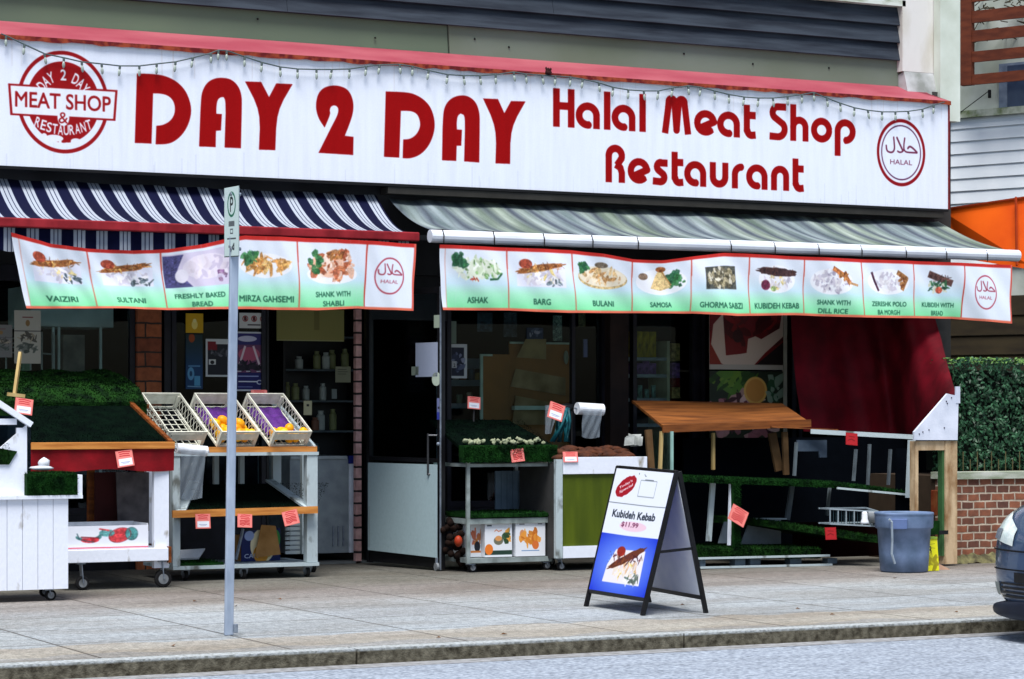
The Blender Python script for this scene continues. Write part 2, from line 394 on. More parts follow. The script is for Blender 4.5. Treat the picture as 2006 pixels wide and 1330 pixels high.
# ================================================================== SETTING
KY = 14.62; FY = 22.9         # kerb line, shopfront glazing plane
def paving_mat():
    m = bpy.data.materials.new('paving'); m.use_nodes = True; n = m.node_tree.nodes; l = m.node_tree.links; b = n['Principled BSDF']
    b.inputs['Roughness'].default_value = .9
    tc = n.new('ShaderNodeTexCoord'); sp = n.new('ShaderNodeSeparateXYZ'); l.new(tc.outputs['Object'], sp.inputs[0])
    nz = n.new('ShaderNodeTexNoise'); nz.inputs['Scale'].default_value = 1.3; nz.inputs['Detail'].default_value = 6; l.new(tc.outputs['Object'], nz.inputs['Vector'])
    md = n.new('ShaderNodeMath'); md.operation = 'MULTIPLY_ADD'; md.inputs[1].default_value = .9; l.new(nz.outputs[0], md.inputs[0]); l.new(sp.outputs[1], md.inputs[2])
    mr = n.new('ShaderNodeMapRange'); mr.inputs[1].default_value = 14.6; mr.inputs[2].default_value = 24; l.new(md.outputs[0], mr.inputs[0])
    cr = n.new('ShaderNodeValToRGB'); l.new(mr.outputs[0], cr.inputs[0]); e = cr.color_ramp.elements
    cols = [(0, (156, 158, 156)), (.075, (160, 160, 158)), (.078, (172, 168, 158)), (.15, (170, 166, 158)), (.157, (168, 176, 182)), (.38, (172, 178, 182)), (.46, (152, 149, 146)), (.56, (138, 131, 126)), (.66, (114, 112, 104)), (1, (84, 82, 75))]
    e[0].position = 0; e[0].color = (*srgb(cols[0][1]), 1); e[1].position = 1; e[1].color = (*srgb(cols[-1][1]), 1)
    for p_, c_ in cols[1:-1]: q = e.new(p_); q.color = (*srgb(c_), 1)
    # aggregate speckle
    n2 = n.new('ShaderNodeTexNoise'); n2.inputs['Scale'].default_value = 28; n2.inputs['Detail'].default_value = 8; n2.inputs['Roughness'].default_value = .75
    mp2 = n.new('ShaderNodeMapping'); mp2.inputs['Scale'].default_value = (.7, .35, 1); l.new(tc.outputs['Object'], mp2.inputs[0]); l.new(mp2.outputs[0], n2.inputs['Vector'])
    c2 = n.new('ShaderNodeValToRGB'); c2.color_ramp.elements[0].position = .33; c2.color_ramp.elements[0].color = (.42, .43, .42, 1); c2.color_ramp.elements[1].position = .66; c2.color_ramp.elements[1].color = (1.2, 1.2, 1.2, 1)
    l.new(n2.outputs[0], c2.inputs[0]); mx = n.new('ShaderNodeMixRGB'); mx.blend_type = 'MULTIPLY'; mx.inputs[0].default_value = .85
    l.new(cr.outputs[0], mx.inputs[1]); l.new(c2.outputs[0], mx.inputs[2])
    n5 = n.new('ShaderNodeTexNoise'); n5.inputs['Scale'].default_value = 75; n5.inputs['Detail'].default_value = 3; l.new(tc.outputs['Object'], n5.inputs['Vector'])
    c5 = n.new('ShaderNodeValToRGB'); c5.color_ramp.elements[0].position = .36; c5.color_ramp.elements[0].color = (.55, .55, .53, 1); c5.color_ramp.elements[1].position = .64; c5.color_ramp.elements[1].color = (1.25, 1.25, 1.22, 1); l.new(n5.outputs[0], c5.inputs[0])
    mx5 = n.new('ShaderNodeMixRGB'); mx5.blend_type = 'MULTIPLY'; mx5.inputs[0].default_value = .7; l.new(mx.outputs[0], mx5.inputs[1]); l.new(c5.outputs[0], mx5.inputs[2]); mx = mx5
    vo = n.new('ShaderNodeTexVoronoi'); vo.inputs['Scale'].default_value = 2.6; l.new(tc.outputs['Object'], vo.inputs['Vector']); cv5 = n.new('ShaderNodeValToRGB'); cv5.color_ramp.elements[0].position = .045; cv5.color_ramp.elements[0].color = (.45, .44, .42, 1); cv5.color_ramp.elements[1].position = .06; l.new(vo.outputs[0], cv5.inputs[0])
    mx6 = n.new('ShaderNodeMixRGB'); mx6.blend_type = 'MULTIPLY'; mx6.inputs[0].default_value = .7; l.new(mx.outputs[0], mx6.inputs[1]); l.new(cv5.outputs[0], mx6.inputs[2]); mx = mx6
    # large stains
    n3 = n.new('ShaderNodeTexNoise'); n3.inputs['Scale'].default_value = .9; n3.inputs['Detail'].default_value = 5
    mp3 = n.new('ShaderNodeMapping'); mp3.inputs['Scale'].default_value = (.6, 1.6, 1); l.new(tc.outputs['Object'], mp3.inputs[0]); l.new(mp3.outputs[0], n3.inputs['Vector'])
    c3 = n.new('ShaderNodeValToRGB'); c3.color_ramp.elements[0].position = .38; c3.color_ramp.elements[0].color = (.76, .72, .68, 1); c3.color_ramp.elements[1].position = .6; l.new(n3.outputs[0], c3.inputs[0])
    mx3 = n.new('ShaderNodeMixRGB'); mx3.blend_type = 'MULTIPLY'; mx3.inputs[0].default_value = 1; l.new(mx.outputs[0], mx3.inputs[1]); l.new(c3.outputs[0], mx3.inputs[2])
    # slab joints
    br = n.new('ShaderNodeTexBrick'); br.offset = 0; br.inputs['Scale'].default_value = 1; br.inputs['Brick Width'].default_value = 1.25; br.inputs['Row Height'].default_value = 1.02
    br.inputs['Mortar Size'].default_value = .011; br.inputs['Color1'].default_value = (1, 1, 1, 1); br.inputs['Color2'].default_value = (.9, .9, .92, 1); br.inputs['Mortar'].default_value = (.28, .26, .24, 1)
    mp = n.new('ShaderNodeMapping'); mp.inputs['Location'].default_value = (.35, -.38, 0); l.new(tc.outputs['Object'], mp.inputs[0]); l.new(mp.outputs[0], br.inputs['Vector'])
    mx2 = n.new('ShaderNodeMixRGB'); mx2.blend_type = 'MULTIPLY'; mx2.inputs[0].default_value = 1; l.new(mx3.outputs[0], mx2.inputs[1]); l.new(br.outputs[0], mx2.inputs[2])
    l.new(mx2.outputs[0], b.inputs['Base Color'])
    bp = n.new('ShaderNodeBump'); bp.inputs['Strength'].default_value = .5; bp.inputs['Distance'].default_value = .012; l.new(n2.outputs[0], bp.inputs['Height']); l.new(bp.outputs[0], b.inputs['Normal'])
    return m
def struct(name, mb, m):
    o = mb.build(name, m); o['kind'] = 'structure'; return o
ASPH = M8('asphalt', (172, 182, 194), (104, 112, 124), rough=.9, scale=34, bump=.6, bscale=140, lo=.3, hi=.68, detail=10)
_n = ASPH.node_tree.nodes; _l = ASPH.node_tree.links; _b = _n['Principled BSDF']; _src = _b.inputs['Base Color'].links[0].from_socket
_tc = _n.new('ShaderNodeTexCoord'); _mp = _n.new('ShaderNodeMapping'); _mp.inputs['Scale'].default_value = (.35, 2.2, 1); _l.new(_tc.outputs['Object'], _mp.inputs[0]); _nz = _n.new('ShaderNodeTexNoise'); _nz.inputs['Scale'].default_value = 1.6; _nz.inputs['Detail'].default_value = 9; _nz.inputs['Roughness'].default_value = .65; _l.new(_mp.outputs[0], _nz.inputs['Vector'])
_cr = _n.new('ShaderNodeValToRGB'); _e = _cr.color_ramp.elements; _e[0].position = .3; _e[0].color = (.62, .62, .6, 1); _e[1].position = .55; _q = _e.new(.49); _q.color = (.95, .95, .95, 1); _q = _e.new(.475); _q.color = (.6, .6, .6, 1); _q = _e.new(.46); _q.color = (.95, .95, .95, 1)
_mx = _n.new('ShaderNodeMixRGB'); _mx.blend_type = 'MULTIPLY'; _mx.inputs[0].default_value = .6; _l.new(_nz.outputs[0], _cr.inputs[0]); _l.new(_src, _mx.inputs[1]); _l.new(_cr.outputs[0], _mx.inputs[2]); _l.new(_mx.outputs[0], _b.inputs['Base Color'])
struct('ground', MB().box(-600, 600, -500, 900, -.4, -.135), M8('ground_soil', (96, 96, 92), rough=.95, scale=1))
struct('road', MB().box(-60, 80, -6, KY - .16, -.13, -.098), ASPH)
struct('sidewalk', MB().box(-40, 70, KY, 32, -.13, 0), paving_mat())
kb = MB()
for i in range(40):
    x0 = -20.35 + i * 2.42; kb.box(x0, x0 + 2.405, KY - .155, KY - .003, -.13, .004)
KERB = M8('kerb_concrete', (112, 108, 94), (48, 44, 34), rough=.95, scale=22, bump=.7, bscale=80, lo=.3, hi=.72, detail=10)
_n = KERB.node_tree.nodes; _l = KERB.node_tree.links; _b = _n['Principled BSDF']; _src = _b.inputs['Base Color'].links[0].from_socket
_tc = _n.new('ShaderNodeTexCoord'); _sp = _n.new('ShaderNodeSeparateXYZ'); _l.new(_tc.outputs['Object'], _sp.inputs[0]); _mr = _n.new('ShaderNodeMapRange'); _mr.inputs[1].default_value = -.016; _mr.inputs[2].default_value = -.002
_l.new(_sp.outputs[2], _mr.inputs[0]); _mx = _n.new('ShaderNodeMixRGB'); _l.new(_mr.outputs[0], _mx.inputs[0]); _l.new(_src, _mx.inputs[1])
_nz = _n.new('ShaderNodeTexNoise'); _nz.inputs['Scale'].default_value = 40; _nz.inputs['Detail'].default_value = 6; _cr = _n.new('ShaderNodeValToRGB'); _cr.color_ramp.elements[0].position = .35; _cr.color_ramp.elements[1].position = .62
_cr.color_ramp.elements[0].color = (*srgb((128, 132, 130)), 1); _cr.color_ramp.elements[1].color = (*srgb((178, 184, 186)), 1); _l.new(_tc.outputs['Object'], _nz.inputs['Vector']); _l.new(_nz.outputs[0], _cr.inputs[0]); _l.new(_cr.outputs[0], _mx.inputs[2]); _l.new(_mx.outputs[0], _b.inputs['Base Color'])
struct('kerb', kb, KERB)
# gum, a few leaves and scraps on the pavement
rl = random.Random(21); LT = M8('dead_leaf', (112, 76, 40), (70, 44, 26), rough=.9, scale=30)
for i in range(16):
    x, y = rl.uniform(5, 16), rl.uniform(14.75, 19.6); a_ = rl.random() * 6.28; s_ = rl.uniform(.015, .035)
    l_ = MB().add([(x + s_ * math.cos(a_), y + s_ * math.sin(a_), .006), (x + s_ * .5 * math.cos(a_ + 1.5), y + s_ * .5 * math.sin(a_ + 1.5), .016), (x - s_ * math.cos(a_), y - s_ * math.sin(a_), .006), (x + s_ * .5 * math.cos(a_ - 1.5), y + s_ * .5 * math.sin(a_ - 1.5), .01)], [(0, 1, 2), (0, 2, 3)]).build('fallen_leaf', LT)
    tag(l_, 'small brown dead leaf lying on the pavement', 'leaf', 'dead leaves on the pavement')
g_ = MB().box(-60, 80, KY - .36, KY - .157, -.125, -.094); struct('gutter', g_, M8('gutter_concrete', (152, 154, 156), (118, 118, 118), rough=.9, scale=18, bump=.4, bscale=90))

# ================================================================== SHOP BUILDING
bld = thing('shop_building', 'single storey shopfront with dark glazing under grey weatherboard upper wall and green metal fascia', 'building', (11.5, FY, 0))
BK1 = brick_mat('pillar_brick', srgb((156, 88, 52)), srgb((120, 62, 40)), srgb((52, 42, 36)), .6, .14, .01)
BK2 = brick_mat('jamb_brick', srgb((200, 160, 156)), srgb((186, 140, 136)), srgb((40, 34, 34)), .3, .122, .012)
# pillars
X0, X1 = fx(274, 22.75), fx(321, 22.75)
MB().box(X0, X1, 22.82, 22.95, 0, 2.9).build('brick_pillar', BK1, bld)
X0, X1 = fx(705, 22.7), fx(716, 22.7)
MB().box(X0, X1, 22.80, 22.86, 0, 2.9).build('brick_jamb', BK2, bld)
XP0, XP1 = fx(1200, 22.7), fx(1236, 22.7)
MB().box(XP0, XP1, 22.75, 22.9, 0, 2.9).build('brown_pillar', M8('brown_pillar_paint', (48, 36, 32), (34, 25, 24), rough=.7, scale=3), bld)
# frames and window panes. each bay: px range on FY
def bay(px0, px1, sill=.55, head=2.75, pane=True, mull=()):
    x0, x1 = fx(px0, FY), fx(px1, FY); mb = MB(); fw = .045
    mb.box(x0, x0 + fw, FY - .03, FY + .05, 0.0, 2.9); mb.box(x1 - fw, x1, FY - .03, FY + .05, 0.0, 2.9)
    mb.box(x0 + fw, x1 - fw, FY - .028, FY + .048, head, 2.9); mb.box(x0 + fw, x1 - fw, FY - .028, FY + .048, sill - .06, sill)
    mb.box(x0 + fw, x1 - fw, FY - .02, FY + .04, 0.0, sill - .061)
    for m_ in mull: mb.box(fx(m_, FY) - .02, fx(m_, FY) + .02, FY - .02, FY + .04, sill, head)
    f = mb.build('window_frame', DKFR, bld)
    if pane: MB().box(x0 + fw + .001, x1 - fw - .001, FY, FY + .008, sill + .001, head - .001).build('pane', GLASS, f)
bay(-760, 262, sill=.6, mull=(-300,)); bay(335, 519, sill=.6); bay(874, 1185, sill=.6, mull=(1122,)); bay(1238, 1362, sill=.6); bay(1372, 1556, sill=.6); bay(1562, 1800)
MB().box(-6, fx(-761, FY), FY - .05, FY + .2, 0, 2.9).build('brick_side_wall', BK1, bld)
# solid dark bits between bays
for a_, b_ in ((262.5, 273.5), (321.5, 334.5), (1185.5, 1199.5), (1362.5, 1371.5), (1556.5, 1561.5), (1800.5, 1855)): MB().box(fx(a_, FY), fx(b_, FY) if a_ < 1800 else 17.0, FY - .01, FY + .06, 0, 2.9).build('mullion_post', DKFR, bld)
# door opening frame (px 519.5-705) and the second opening behind the leaf (716-873)
df = MB(); df.box(fx(519.6, FY), fx(524, FY), FY - .04, FY + .05, 0, 2.9); df.box(fx(524.5, FY), fx(704, FY), FY - .02, FY + .05, 2.55, 2.9)
df.box(fx(717, FY), fx(725, FY), FY - .04, FY + .05, 0, 2.9); df.box(fx(725.5, FY), fx(873, FY), FY - .03, FY + .05, 2.45, 2.9); df.build('door_frame', DARKM, bld)
MB().box(fx(519, FY), fx(873, FY), FY - .1, FY + .2, .0, .022).build('threshold', M8('threshold_metal', (120, 124, 124), rough=.5, metal=.3), bld)
# interior shell
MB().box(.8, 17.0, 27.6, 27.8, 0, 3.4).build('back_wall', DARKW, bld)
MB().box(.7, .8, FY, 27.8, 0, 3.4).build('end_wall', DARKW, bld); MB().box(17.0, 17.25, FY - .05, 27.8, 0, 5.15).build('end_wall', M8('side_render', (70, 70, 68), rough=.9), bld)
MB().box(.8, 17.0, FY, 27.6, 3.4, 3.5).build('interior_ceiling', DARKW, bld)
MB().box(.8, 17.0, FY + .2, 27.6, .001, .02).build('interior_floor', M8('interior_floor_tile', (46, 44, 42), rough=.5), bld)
# wall strip above glazing (behind awnings) & soffit
MB().box(-6, 17.0, FY - .08, FY + .2, 2.905, 5.0).build('lintel_wall', M8('lintel_board', (40, 42, 46), (24, 25, 28), rough=.7, scale=2), bld)
# fascia panels (green-grey metal) between sign flashing and weatherboards
GRN = M8('green_grey_metal', (108, 126, 102), (92, 108, 92), rough=.55, scale=1.2, stretch=(.4, 1, 1), lo=.3, hi=.7)
UY = 23.05; XS = fx(880, UY); XE = fx(1762, UY)
MB().slab((-6, UY, 5.0), (XS - .004, UY, 5.0), (XS - .03, UY, 5.56), (-6, UY, 5.56), .05).build('fascia_panel', GRN, bld)
MB().slab((XS + .012, UY - .015, 5.0), (XE + .3, UY - .015, 5.0), (XE + .3, UY - .015, 5.56), (XS - .02, UY - .015, 5.56), .05).build('fascia_panel', M8('grey_fascia_metal', (124, 136, 126), (98, 110, 88), rough=.55, scale=1.0, stretch=(.5, 1, .8), lo=.25, hi=.75), bld)
for px_, py_ in ((930, 76), (997, 92), (505, 37), (1340, 105), (1475, 125), (1624, 133), (735, 74), (1650, 50)): 
    p = P(px_, py_, UY - .02); MB().ico(p, .012, sub=1).build('screw', RUBBER, bld)
# weatherboards: three courses up to the ledge and more above
SID = M8('slate_weatherboard', (54, 62, 72), (32, 38, 48), rough=.65, scale=3, stretch=(.5, 1, 6), bump=.15, bscale=30)
SB = MB(); z = 5.50; k = 0
for k in range(3):
    z0, z1 = z + k * .198, z + (k + 1) * .198
    cuts = [-6, [9.2, 12.2, 8.3][k], XE]
    for a_, b_ in zip(cuts[:-1], cuts[1:]):
        SB.slab((a_ + .002, UY - .075, z0), (b_ - .002, UY - .075, z0), (b_ - .002, UY - .018, z1 + .012), (a_ + .002, UY - .018, z1 + .012), .022)
SB.build('weatherboard_cladding', SID, bld)
MB().box(-6, XE, UY - .01, UY + .06, 5.5, 6.12).build('backing_wall', M8('backing_black', (16, 17, 20), rough=.9), bld)
MB().box(-6, XE, UY - .12, UY + .2, 6.103, 6.17).build('window_ledge', M8('mossy_white_ledge', (206, 212, 204), (120, 132, 92), rough=.8, scale=5, stretch=(.7, 1, 3), lo=.3, hi=.55), bld)
MB().box(-6, XE, UY + .02, UY + .2, 6.171, 7.6).build('upper_wall', M8('upper_render', (150, 156, 150), (112, 116, 100), rough=.8, scale=3), bld)
# pilaster at the end
PA, PB = fx(1766, 22.95), fx(1842, 22.95)
STUC = M8('stained_white_render', (214, 212, 208), (172, 164, 138), rough=.85, scale=2.2, stretch=(1, 1, .35), bump=.3, bscale=20, lo=.28, hi=.5)
z_l = fz(1800, 142, 22.95)
MB().box(PA, PB, 22.93, 23.5, z_l, 7.6).build('end_pilaster', STUC, bld)
MB().slab((PA + .02, 22.86, fz(1800, 182, 22.9)), (PB, 22.86, fz(1800, 190, 22.9)), (PB, 22.93, z_l - .003), (PA + .02, 22.93, z_l - .003), .3).build('pilaster_foot', M8('pilaster_foot_render', (186, 188, 190), (130, 134, 130), rough=.85, scale=4), bld)
MB().box(17.0, fx(1858, 23.2), 23.2, 24, 0, 5.1).build('corner_wall', M8('corner_wall_paint', (90, 92, 90), rough=.85), bld)

# white corner post
wp = MB().box(fx(1842, 22.8), fx(1881, 22.8), 22.8, 22.92, fz(1860, 237, 22.8), 7.6).build('corner_post', M8('cream_post_paint', (216, 224, 214), (190, 198, 184), rough=.6, scale=2))
tag(wp, 'pale cream square post rising behind the right end of the shop sign', 'post')

# ================================================================== SIGN
SY = 22.6; SX0 = 3.2; SX1 = fx(1857, SY); SZ0 = 3.80; SZ1 = 5.0
sign = thing('shop_sign', 'long white sign reading DAY 2 DAY Halal Meat Shop Restaurant in dark red letters', 'shop sign', ((SX0 + SX1) / 2, SY, SZ0))
cv = Cv(SX1 - SX0, SZ1 - SZ0, 210, (230, 236, 248))
RED = (150, 0, 3)
def S(px, py): p = P(px, py, SY); return (p.x - SX0, p.z - SZ0)
def c1(pts): return smooth([S(x / 2.8657, y / 2.8657) for x, y in pts])
def c2(pts): return smooth([S(650 + x / 2.8657, y / 2.8657) for x, y in pts])
cv.poly(c1([(768,412),(880,416),(940,430),(1000,462),(1050,520),(1077,610),(1062,690),(1025,755),(975,797),(930,810),(873,810),(877,706),(915,702),(955,680),(978,645),(983,605),(973,565),(945,537),(905,525),(859,524),(850,806),(756,802)]), RED)
cv.poly(c1([(1117,822),(1127,560),(1135,510),(1160,465),(1200,440),(1250,435),(1300,445),(1340,485),(1357,540),(1357,600),(1352,832),(1260,828),(1268,570),(1255,545),(1238,545),(1220,560),(1214,600),(1214,638),(1245,640),(1240,732),(1212,734),(1210,826)]), RED)
cv.poly(c1([(1375,457),(1466,460),(1510,545),(1550,468),(1642,472),(1553,625),(1545,843),(1453,840),(1462,625)]), RED)
cv.poly(c1([(1822,716),(1790,670),(1774,620),(1773,575),(1785,525),(1815,492),(1860,479),(1905,481),(1950,500),(1975,540),(1985,590),(1980,640),(1960,700),(1935,762),(1984,768),(1982,870),(1787,858),(1860,712),(1895,645),(1900,612),(1890,595),(1872,590),(1855,600),(1850,620),(1855,640)]), RED)
cv.poly(c2([(302,513),(400,516),(460,525),(520,560),(560,610),(580,690),(570,760),(540,825),(495,870),(440,890),(397,888),(400,783),(440,780),(475,755),(495,715),(495,680),(480,640),(445,622),(387,622),(378,885),(292,880)]), RED)
cv.poly(c2([(618,900),(622,650),(635,590),(670,550),(720,533),(770,540),(810,575),(828,630),(830,680),(827,912),(742,906),(748,670),(740,645),(722,637),(705,650),(700,690),(702,727),(730,728),(726,818),(700,818),(698,903)]), RED)
cv.poly(c2([(848,552),(932,556),(968,635),(1005,567),(1087,569),(1003,718),(1000,920),(918,917),(924,718)]), RED)
# geometric round sans for the right-hand words; cap height 1, x-height .68, stroke T
T_ = .19
def A(x, y, r, a0, a1, ry=None, n=18): return [(x + r * math.cos(R(a0 + (a1 - a0) * i / n)), y + (ry or r) * math.sin(R(a0 + (a1 - a0) * i / n))) for i in range(n + 1)]
h = T_ / 2; xh = .68; r_ = xh / 2 - h
G = {
 'H': (.60, [[(h, 0), (h, 1)], [(.6 - h, 0), (.6 - h, 1)], [(h, .55), (.6 - h, .55)]]),
 'a': (.60, [A(.6 - h - r_, xh / 2, r_, 0, 90, n=9)[::1] + A(.6 - h - r_, xh / 2, r_, 95, 285), [(.6 - h, 0), (.6 - h, xh / 2 + .03)]]),
 'l': (T_, [[(h, 0), (h, 1)]]),
 'M': (.86, [[(h, 0), (.19, .7)] + A(.285, .84, .085, 160, 10, n=8) + [(.43, .1), (.49, .84)] + A(.575, .84, .085, 170, 20, n=8) + [(.86 - h, 0)]]),
 'e': (.62, [[(.16, .2), (.56, .38)] + A(.31, .34, r_, 12, 320)]),
 't': (.36, [[(.0 + h, .9), (h, .2)] + A(h + .14, .2, .12, 180, 270, n=6) + [(.36, h)], [(h, .62), (.36, .62)]]),
 'S': (.56, [[(.54, 1 - h), (.30, 1 - h)] + A(.28, .74, .165, 90, 230, n=10) + A(.28, .30, .215, 40, -90, n=10) + [(.02, h)]]),
 'h': (.58, [[(h, 0), (h, 1)], [(h, .32)] + A(.29, .38, .29 - h, 180, 0, n=14) + [(.58 - h, 0)]]),
 'o': (.62, [A(.31, .34, r_, 0, 362, n=26)]),
 'p': (.60, [[(h, -.34), (h, .36)], A(h + r_, xh / 2, r_, 180, -95, n=22)]),
 'R': (.58, [[(h, 0), (h, .7)] + A(.29, .71, .29 - h, 180, -20, n=16) + [(.34, .46)], [(.3, .48), (.44, .40), (.58 - h, .26), (.58 - h, 0)]]),
 's': (.46, [[(.45, xh - h), (.26, xh - h)] + A(.24, .48, .115, 90, 235, n=8) + A(.23, .2, .12, 45, -90, n=8) + [(.0, h)]]),
 'u': (.58, [[(h, xh), (h, .3)] + A(.29, .29, .29 - h, 180, 360, n=14) + [(.58 - h, xh)]]),
 'r': (.42, [[(h, 0), (h, .38)] + A(.30, .38, .30 - h, 180, 80, n=8)]),
 'n': (.58, [[(h, 0), (h, .38)] + A(.29, .39, .29 - h, 180, 0, n=14) + [(.58 - h, 0)]]),
}
def word(s_, xa, xb, base, cap, gap=.11):
    tot = sum(G[c_][0] for c_ in s_) + gap * (len(s_) - 1); kx = (xb - xa) / tot; x = xa
    for c_ in s_:
        for st in G[c_][1]:
            pts = [(x + p_[0] * kx, base + p_[1] * cap) for p_ in st]; cv.line(pts, T_ * (kx + cap) / 2, RED)
            # miter the joints
            for q in pts[1:-1]: cv.ell(q[0], q[1], T_ * kx / 2, T_ * cap / 2, RED, n=14)
        x += (G[c_][0] + gap) * kx
def zs(px, py): return S(px, py)[1]
b1 = (zs(1100, 247) + zs(1580, 279)) / 2; t1 = (zs(1100, 172) + zs(1560, 206)) / 2
word('Halal', S(1083, 0)[0], S(1265, 0)[0], b1, t1 - b1); word('Meat', S(1296, 0)[0], S(1480, 0)[0], b1, t1 - b1); word('Shop', S(1506, 0)[0], S(1671, 0)[0], b1, t1 - b1)
b2 = (zs(1200, 357) + zs(1560, 375)) / 2; t2 = (zs(1200, 282) + zs(1560, 314)) / 2 + .01
word('Restaurant', S(1186, 0)[0], S(1574, 0)[0], b2, zs(1200, 283) - zs(1200, 357))
# round badge on the left
def badge():
    cx, cz = S(124, 200); rz = (zs(124, 101) - zs(124, 300)) / 2; rx = (S(214, 0)[0] - S(36, 0)[0]) / 2
    D = (150, 14, 20); W = (232, 236, 244)
    cv.ell(cx, cz, rx * 1.01, rz * 1.01, D, n=64, ri=.925); kx, kz = rx * .80, rz * .80
    def chord(up):
        a = A(cx, cz, kx, 14, 166, ry=kz, n=30) if up else A(cx, cz, kx, 196, 344, ry=kz, n=30)
        cv.poly(a, D)
    chord(True); chord(False)
    bx = rx * 1.17; y0, y1 = -.28 * rz, .27 * rz
    tilt = .0
    rib = [(cx - bx, cz + y1), (cx + bx, cz + y1), (cx + bx * .96, cz + y0), (cx - bx * .96, cz + y0)]
    cv.poly([(cx + (x - cx) * 1.03, cz + (y - cz) * 1.12) for x, y in rib], D); cv.poly([(cx + (x - cx) * .985, cz + (y - cz) * .98) for x, y in rib], W)
    cv.text('MEAT SHOP', cx, cz + .005, rz * .31, D, width=bx * 1.8, off=.014)
    cv.ell(cx, cz - .3 * rz, rx * .13, rz * .17, W); cv.text('&', cx, cz - .31 * rz, rz * .22, D, off=.0)
    for i, ch in enumerate('DAY 2 DAY'):
        if ch == ' ': continue
        a = R(90 - (i - 4) * 14.5); cv.text(ch, cx + math.cos(a) * kx * .70, cz + math.sin(a) * kz * .67 , rz * .22, W, off=.02, rot=(a - R(90)) * .8, width=rx * .13)
    for i, ch in enumerate('RESTAURANT'):
        u = (i - 4.5) / 4.5; cv.text(ch, cx + u * kx * .70, cz - .42 * rz - .13 * rz * (1 - u * u), rz * .2, W, off=.02, rot=u * .3, width=rx * .115)
    # small white animals at the bottom
    cv.ell(cx - .2 * rx, cz - .72 * rz, rx * .2, rz * .07, W); cv.rect(cx - .36 * rx, cz - .86 * rz, cx - .3 * rx, cz - .72 * rz, W); cv.rect(cx - .1 * rx, cz - .84 * rz, cx - .04 * rx, cz - .72 * rz, W)
    cv.ell(cx + .28 * rx, cz - .76 * rz, rx * .12, rz * .06, W); cv.ell(cx + .08 * rx, cz - .83 * rz, rx * .05, rz * .04, W); cv.ell(cx - .42 * rx, cz - .68 * rz, rx * .06, rz * .05, W)
badge()
# halal seal on the right
hx, hz = S(1765, 299); hr = (zs(1765, 233) - zs(1765, 365)) / 2; hrx = (S(1812, 0)[0] - S(1717, 0)[0]) / 2
cv.ell(hx, hz, hrx, hr, (140, 12, 22), n=56, ri=.90); cv.ell(hx, hz, hrx * .82, hr * .82, (80, 20, 60), n=50, ri=.955)
halal(cv, hx, hz, hr * .66, (110, 40, 70))
rd = random.Random(9)
for i in range(150):
    x = rd.random() * cv.w; y = rd.choice([0, 1]); L0 = rd.uniform(.05, .3)
    if y: cv.line([(x, 1.2), (x + rd.uniform(-.004, .004), 1.2 - L0)], rd.uniform(.003, .01), (150, 120, 100), .14)
    else: cv.line([(x, L0 * .8), (x, 0)], rd.uniform(.003, .012), (150, 156, 164), .16)
cv.blur(1); cv.noise(.025)
sm = img_mat('sign_print', cv, rough=.55, spec=.12, dirt=.07)
panel('sign_face', (SX0, SY, SZ0), (SX1, SY, SZ0), (SX1, SY, SZ1), (SX0, SY, SZ1), sm, sign, .02)
MB().box(SX0, SX1 - .001, SY + .0205, FY - .081, SZ0 + .015, SZ1 - .005).build('sign_box', M8('sign_box_metal', (60, 60, 62), rough=.6), sign)
RR = M8('sign_red_edge', (120, 20, 28), (92, 10, 18), rough=.6, scale=8)
MB().box(SX1 + .0005, SX1 + .018, SY - .012, FY - .2, SZ0 - .004, SZ1 + .02).build('edge_trim', RR, sign)
MB().box(SX0, SX1, SY - .012, SY + .02, SZ0 - .03, SZ0 - .002).build('bottom_trim', M8('black_trim', (20, 20, 22), rough=.6), sign)
PINK = M8('faded_pink_metal', (164, 84, 94), (148, 62, 76), rough=.5, scale=2, stretch=(.6, 1, 3), bump=.05)
hd = MB().grid(lambda u, v: (SX0 + (SX1 + .02 - SX0) * u - v * .42 * (u > .999), SY - .03 + v * (UY - SY + .02), SZ1 + .012 + v * .20), 120, 2, uv=False)
hd.build('pink_flashing', PINK, sign)
rng = random.Random(3); lip = MB(); 
zb = [SZ1 - .02 - rng.random() * .018 for _ in range(141)]
for i in range(140):
    xa, xb = SX0 + (SX1 + .02 - SX0) * i / 140, SX0 + (SX1 + .02 - SX0) * (i + 1) / 140
    lip.add([(xa, SY - .032, zb[i]), (xb, SY - .032, zb[i + 1]), (xb, SY - .032, SZ1 + .0125), (xa, SY - .032, SZ1 + .0125)], [(0, 1, 2, 3)])
lip.build('rusty_drip_edge', M8('rusty_edge', (150, 66, 40), (96, 22, 26), rough=.9, scale=14, lo=.4, hi=.6), sign)

# dark clump on the edge of the flashing
p = P(1074, 139, SY - .05); mb = MB(); mb.ico((p.x, p.y, p.z - .01), .035, (1.1, .6, .8), jit=.3); mb.ico((p.x - .025, p.y, p.z + .025), .014, (.7, .6, 1.3)); mb.ico((p.x + .03, p.y, p.z + .02), .014, (.7, .6, 1.2)); mb.ico((p.x, p.y, p.z + .015), .02)
tag(mb.build('leaf_clump', M8('dark_dry_leaves', (52, 22, 22), rough=.9)), 'small dark clump of debris on the pink flashing above the sign', 'debris')

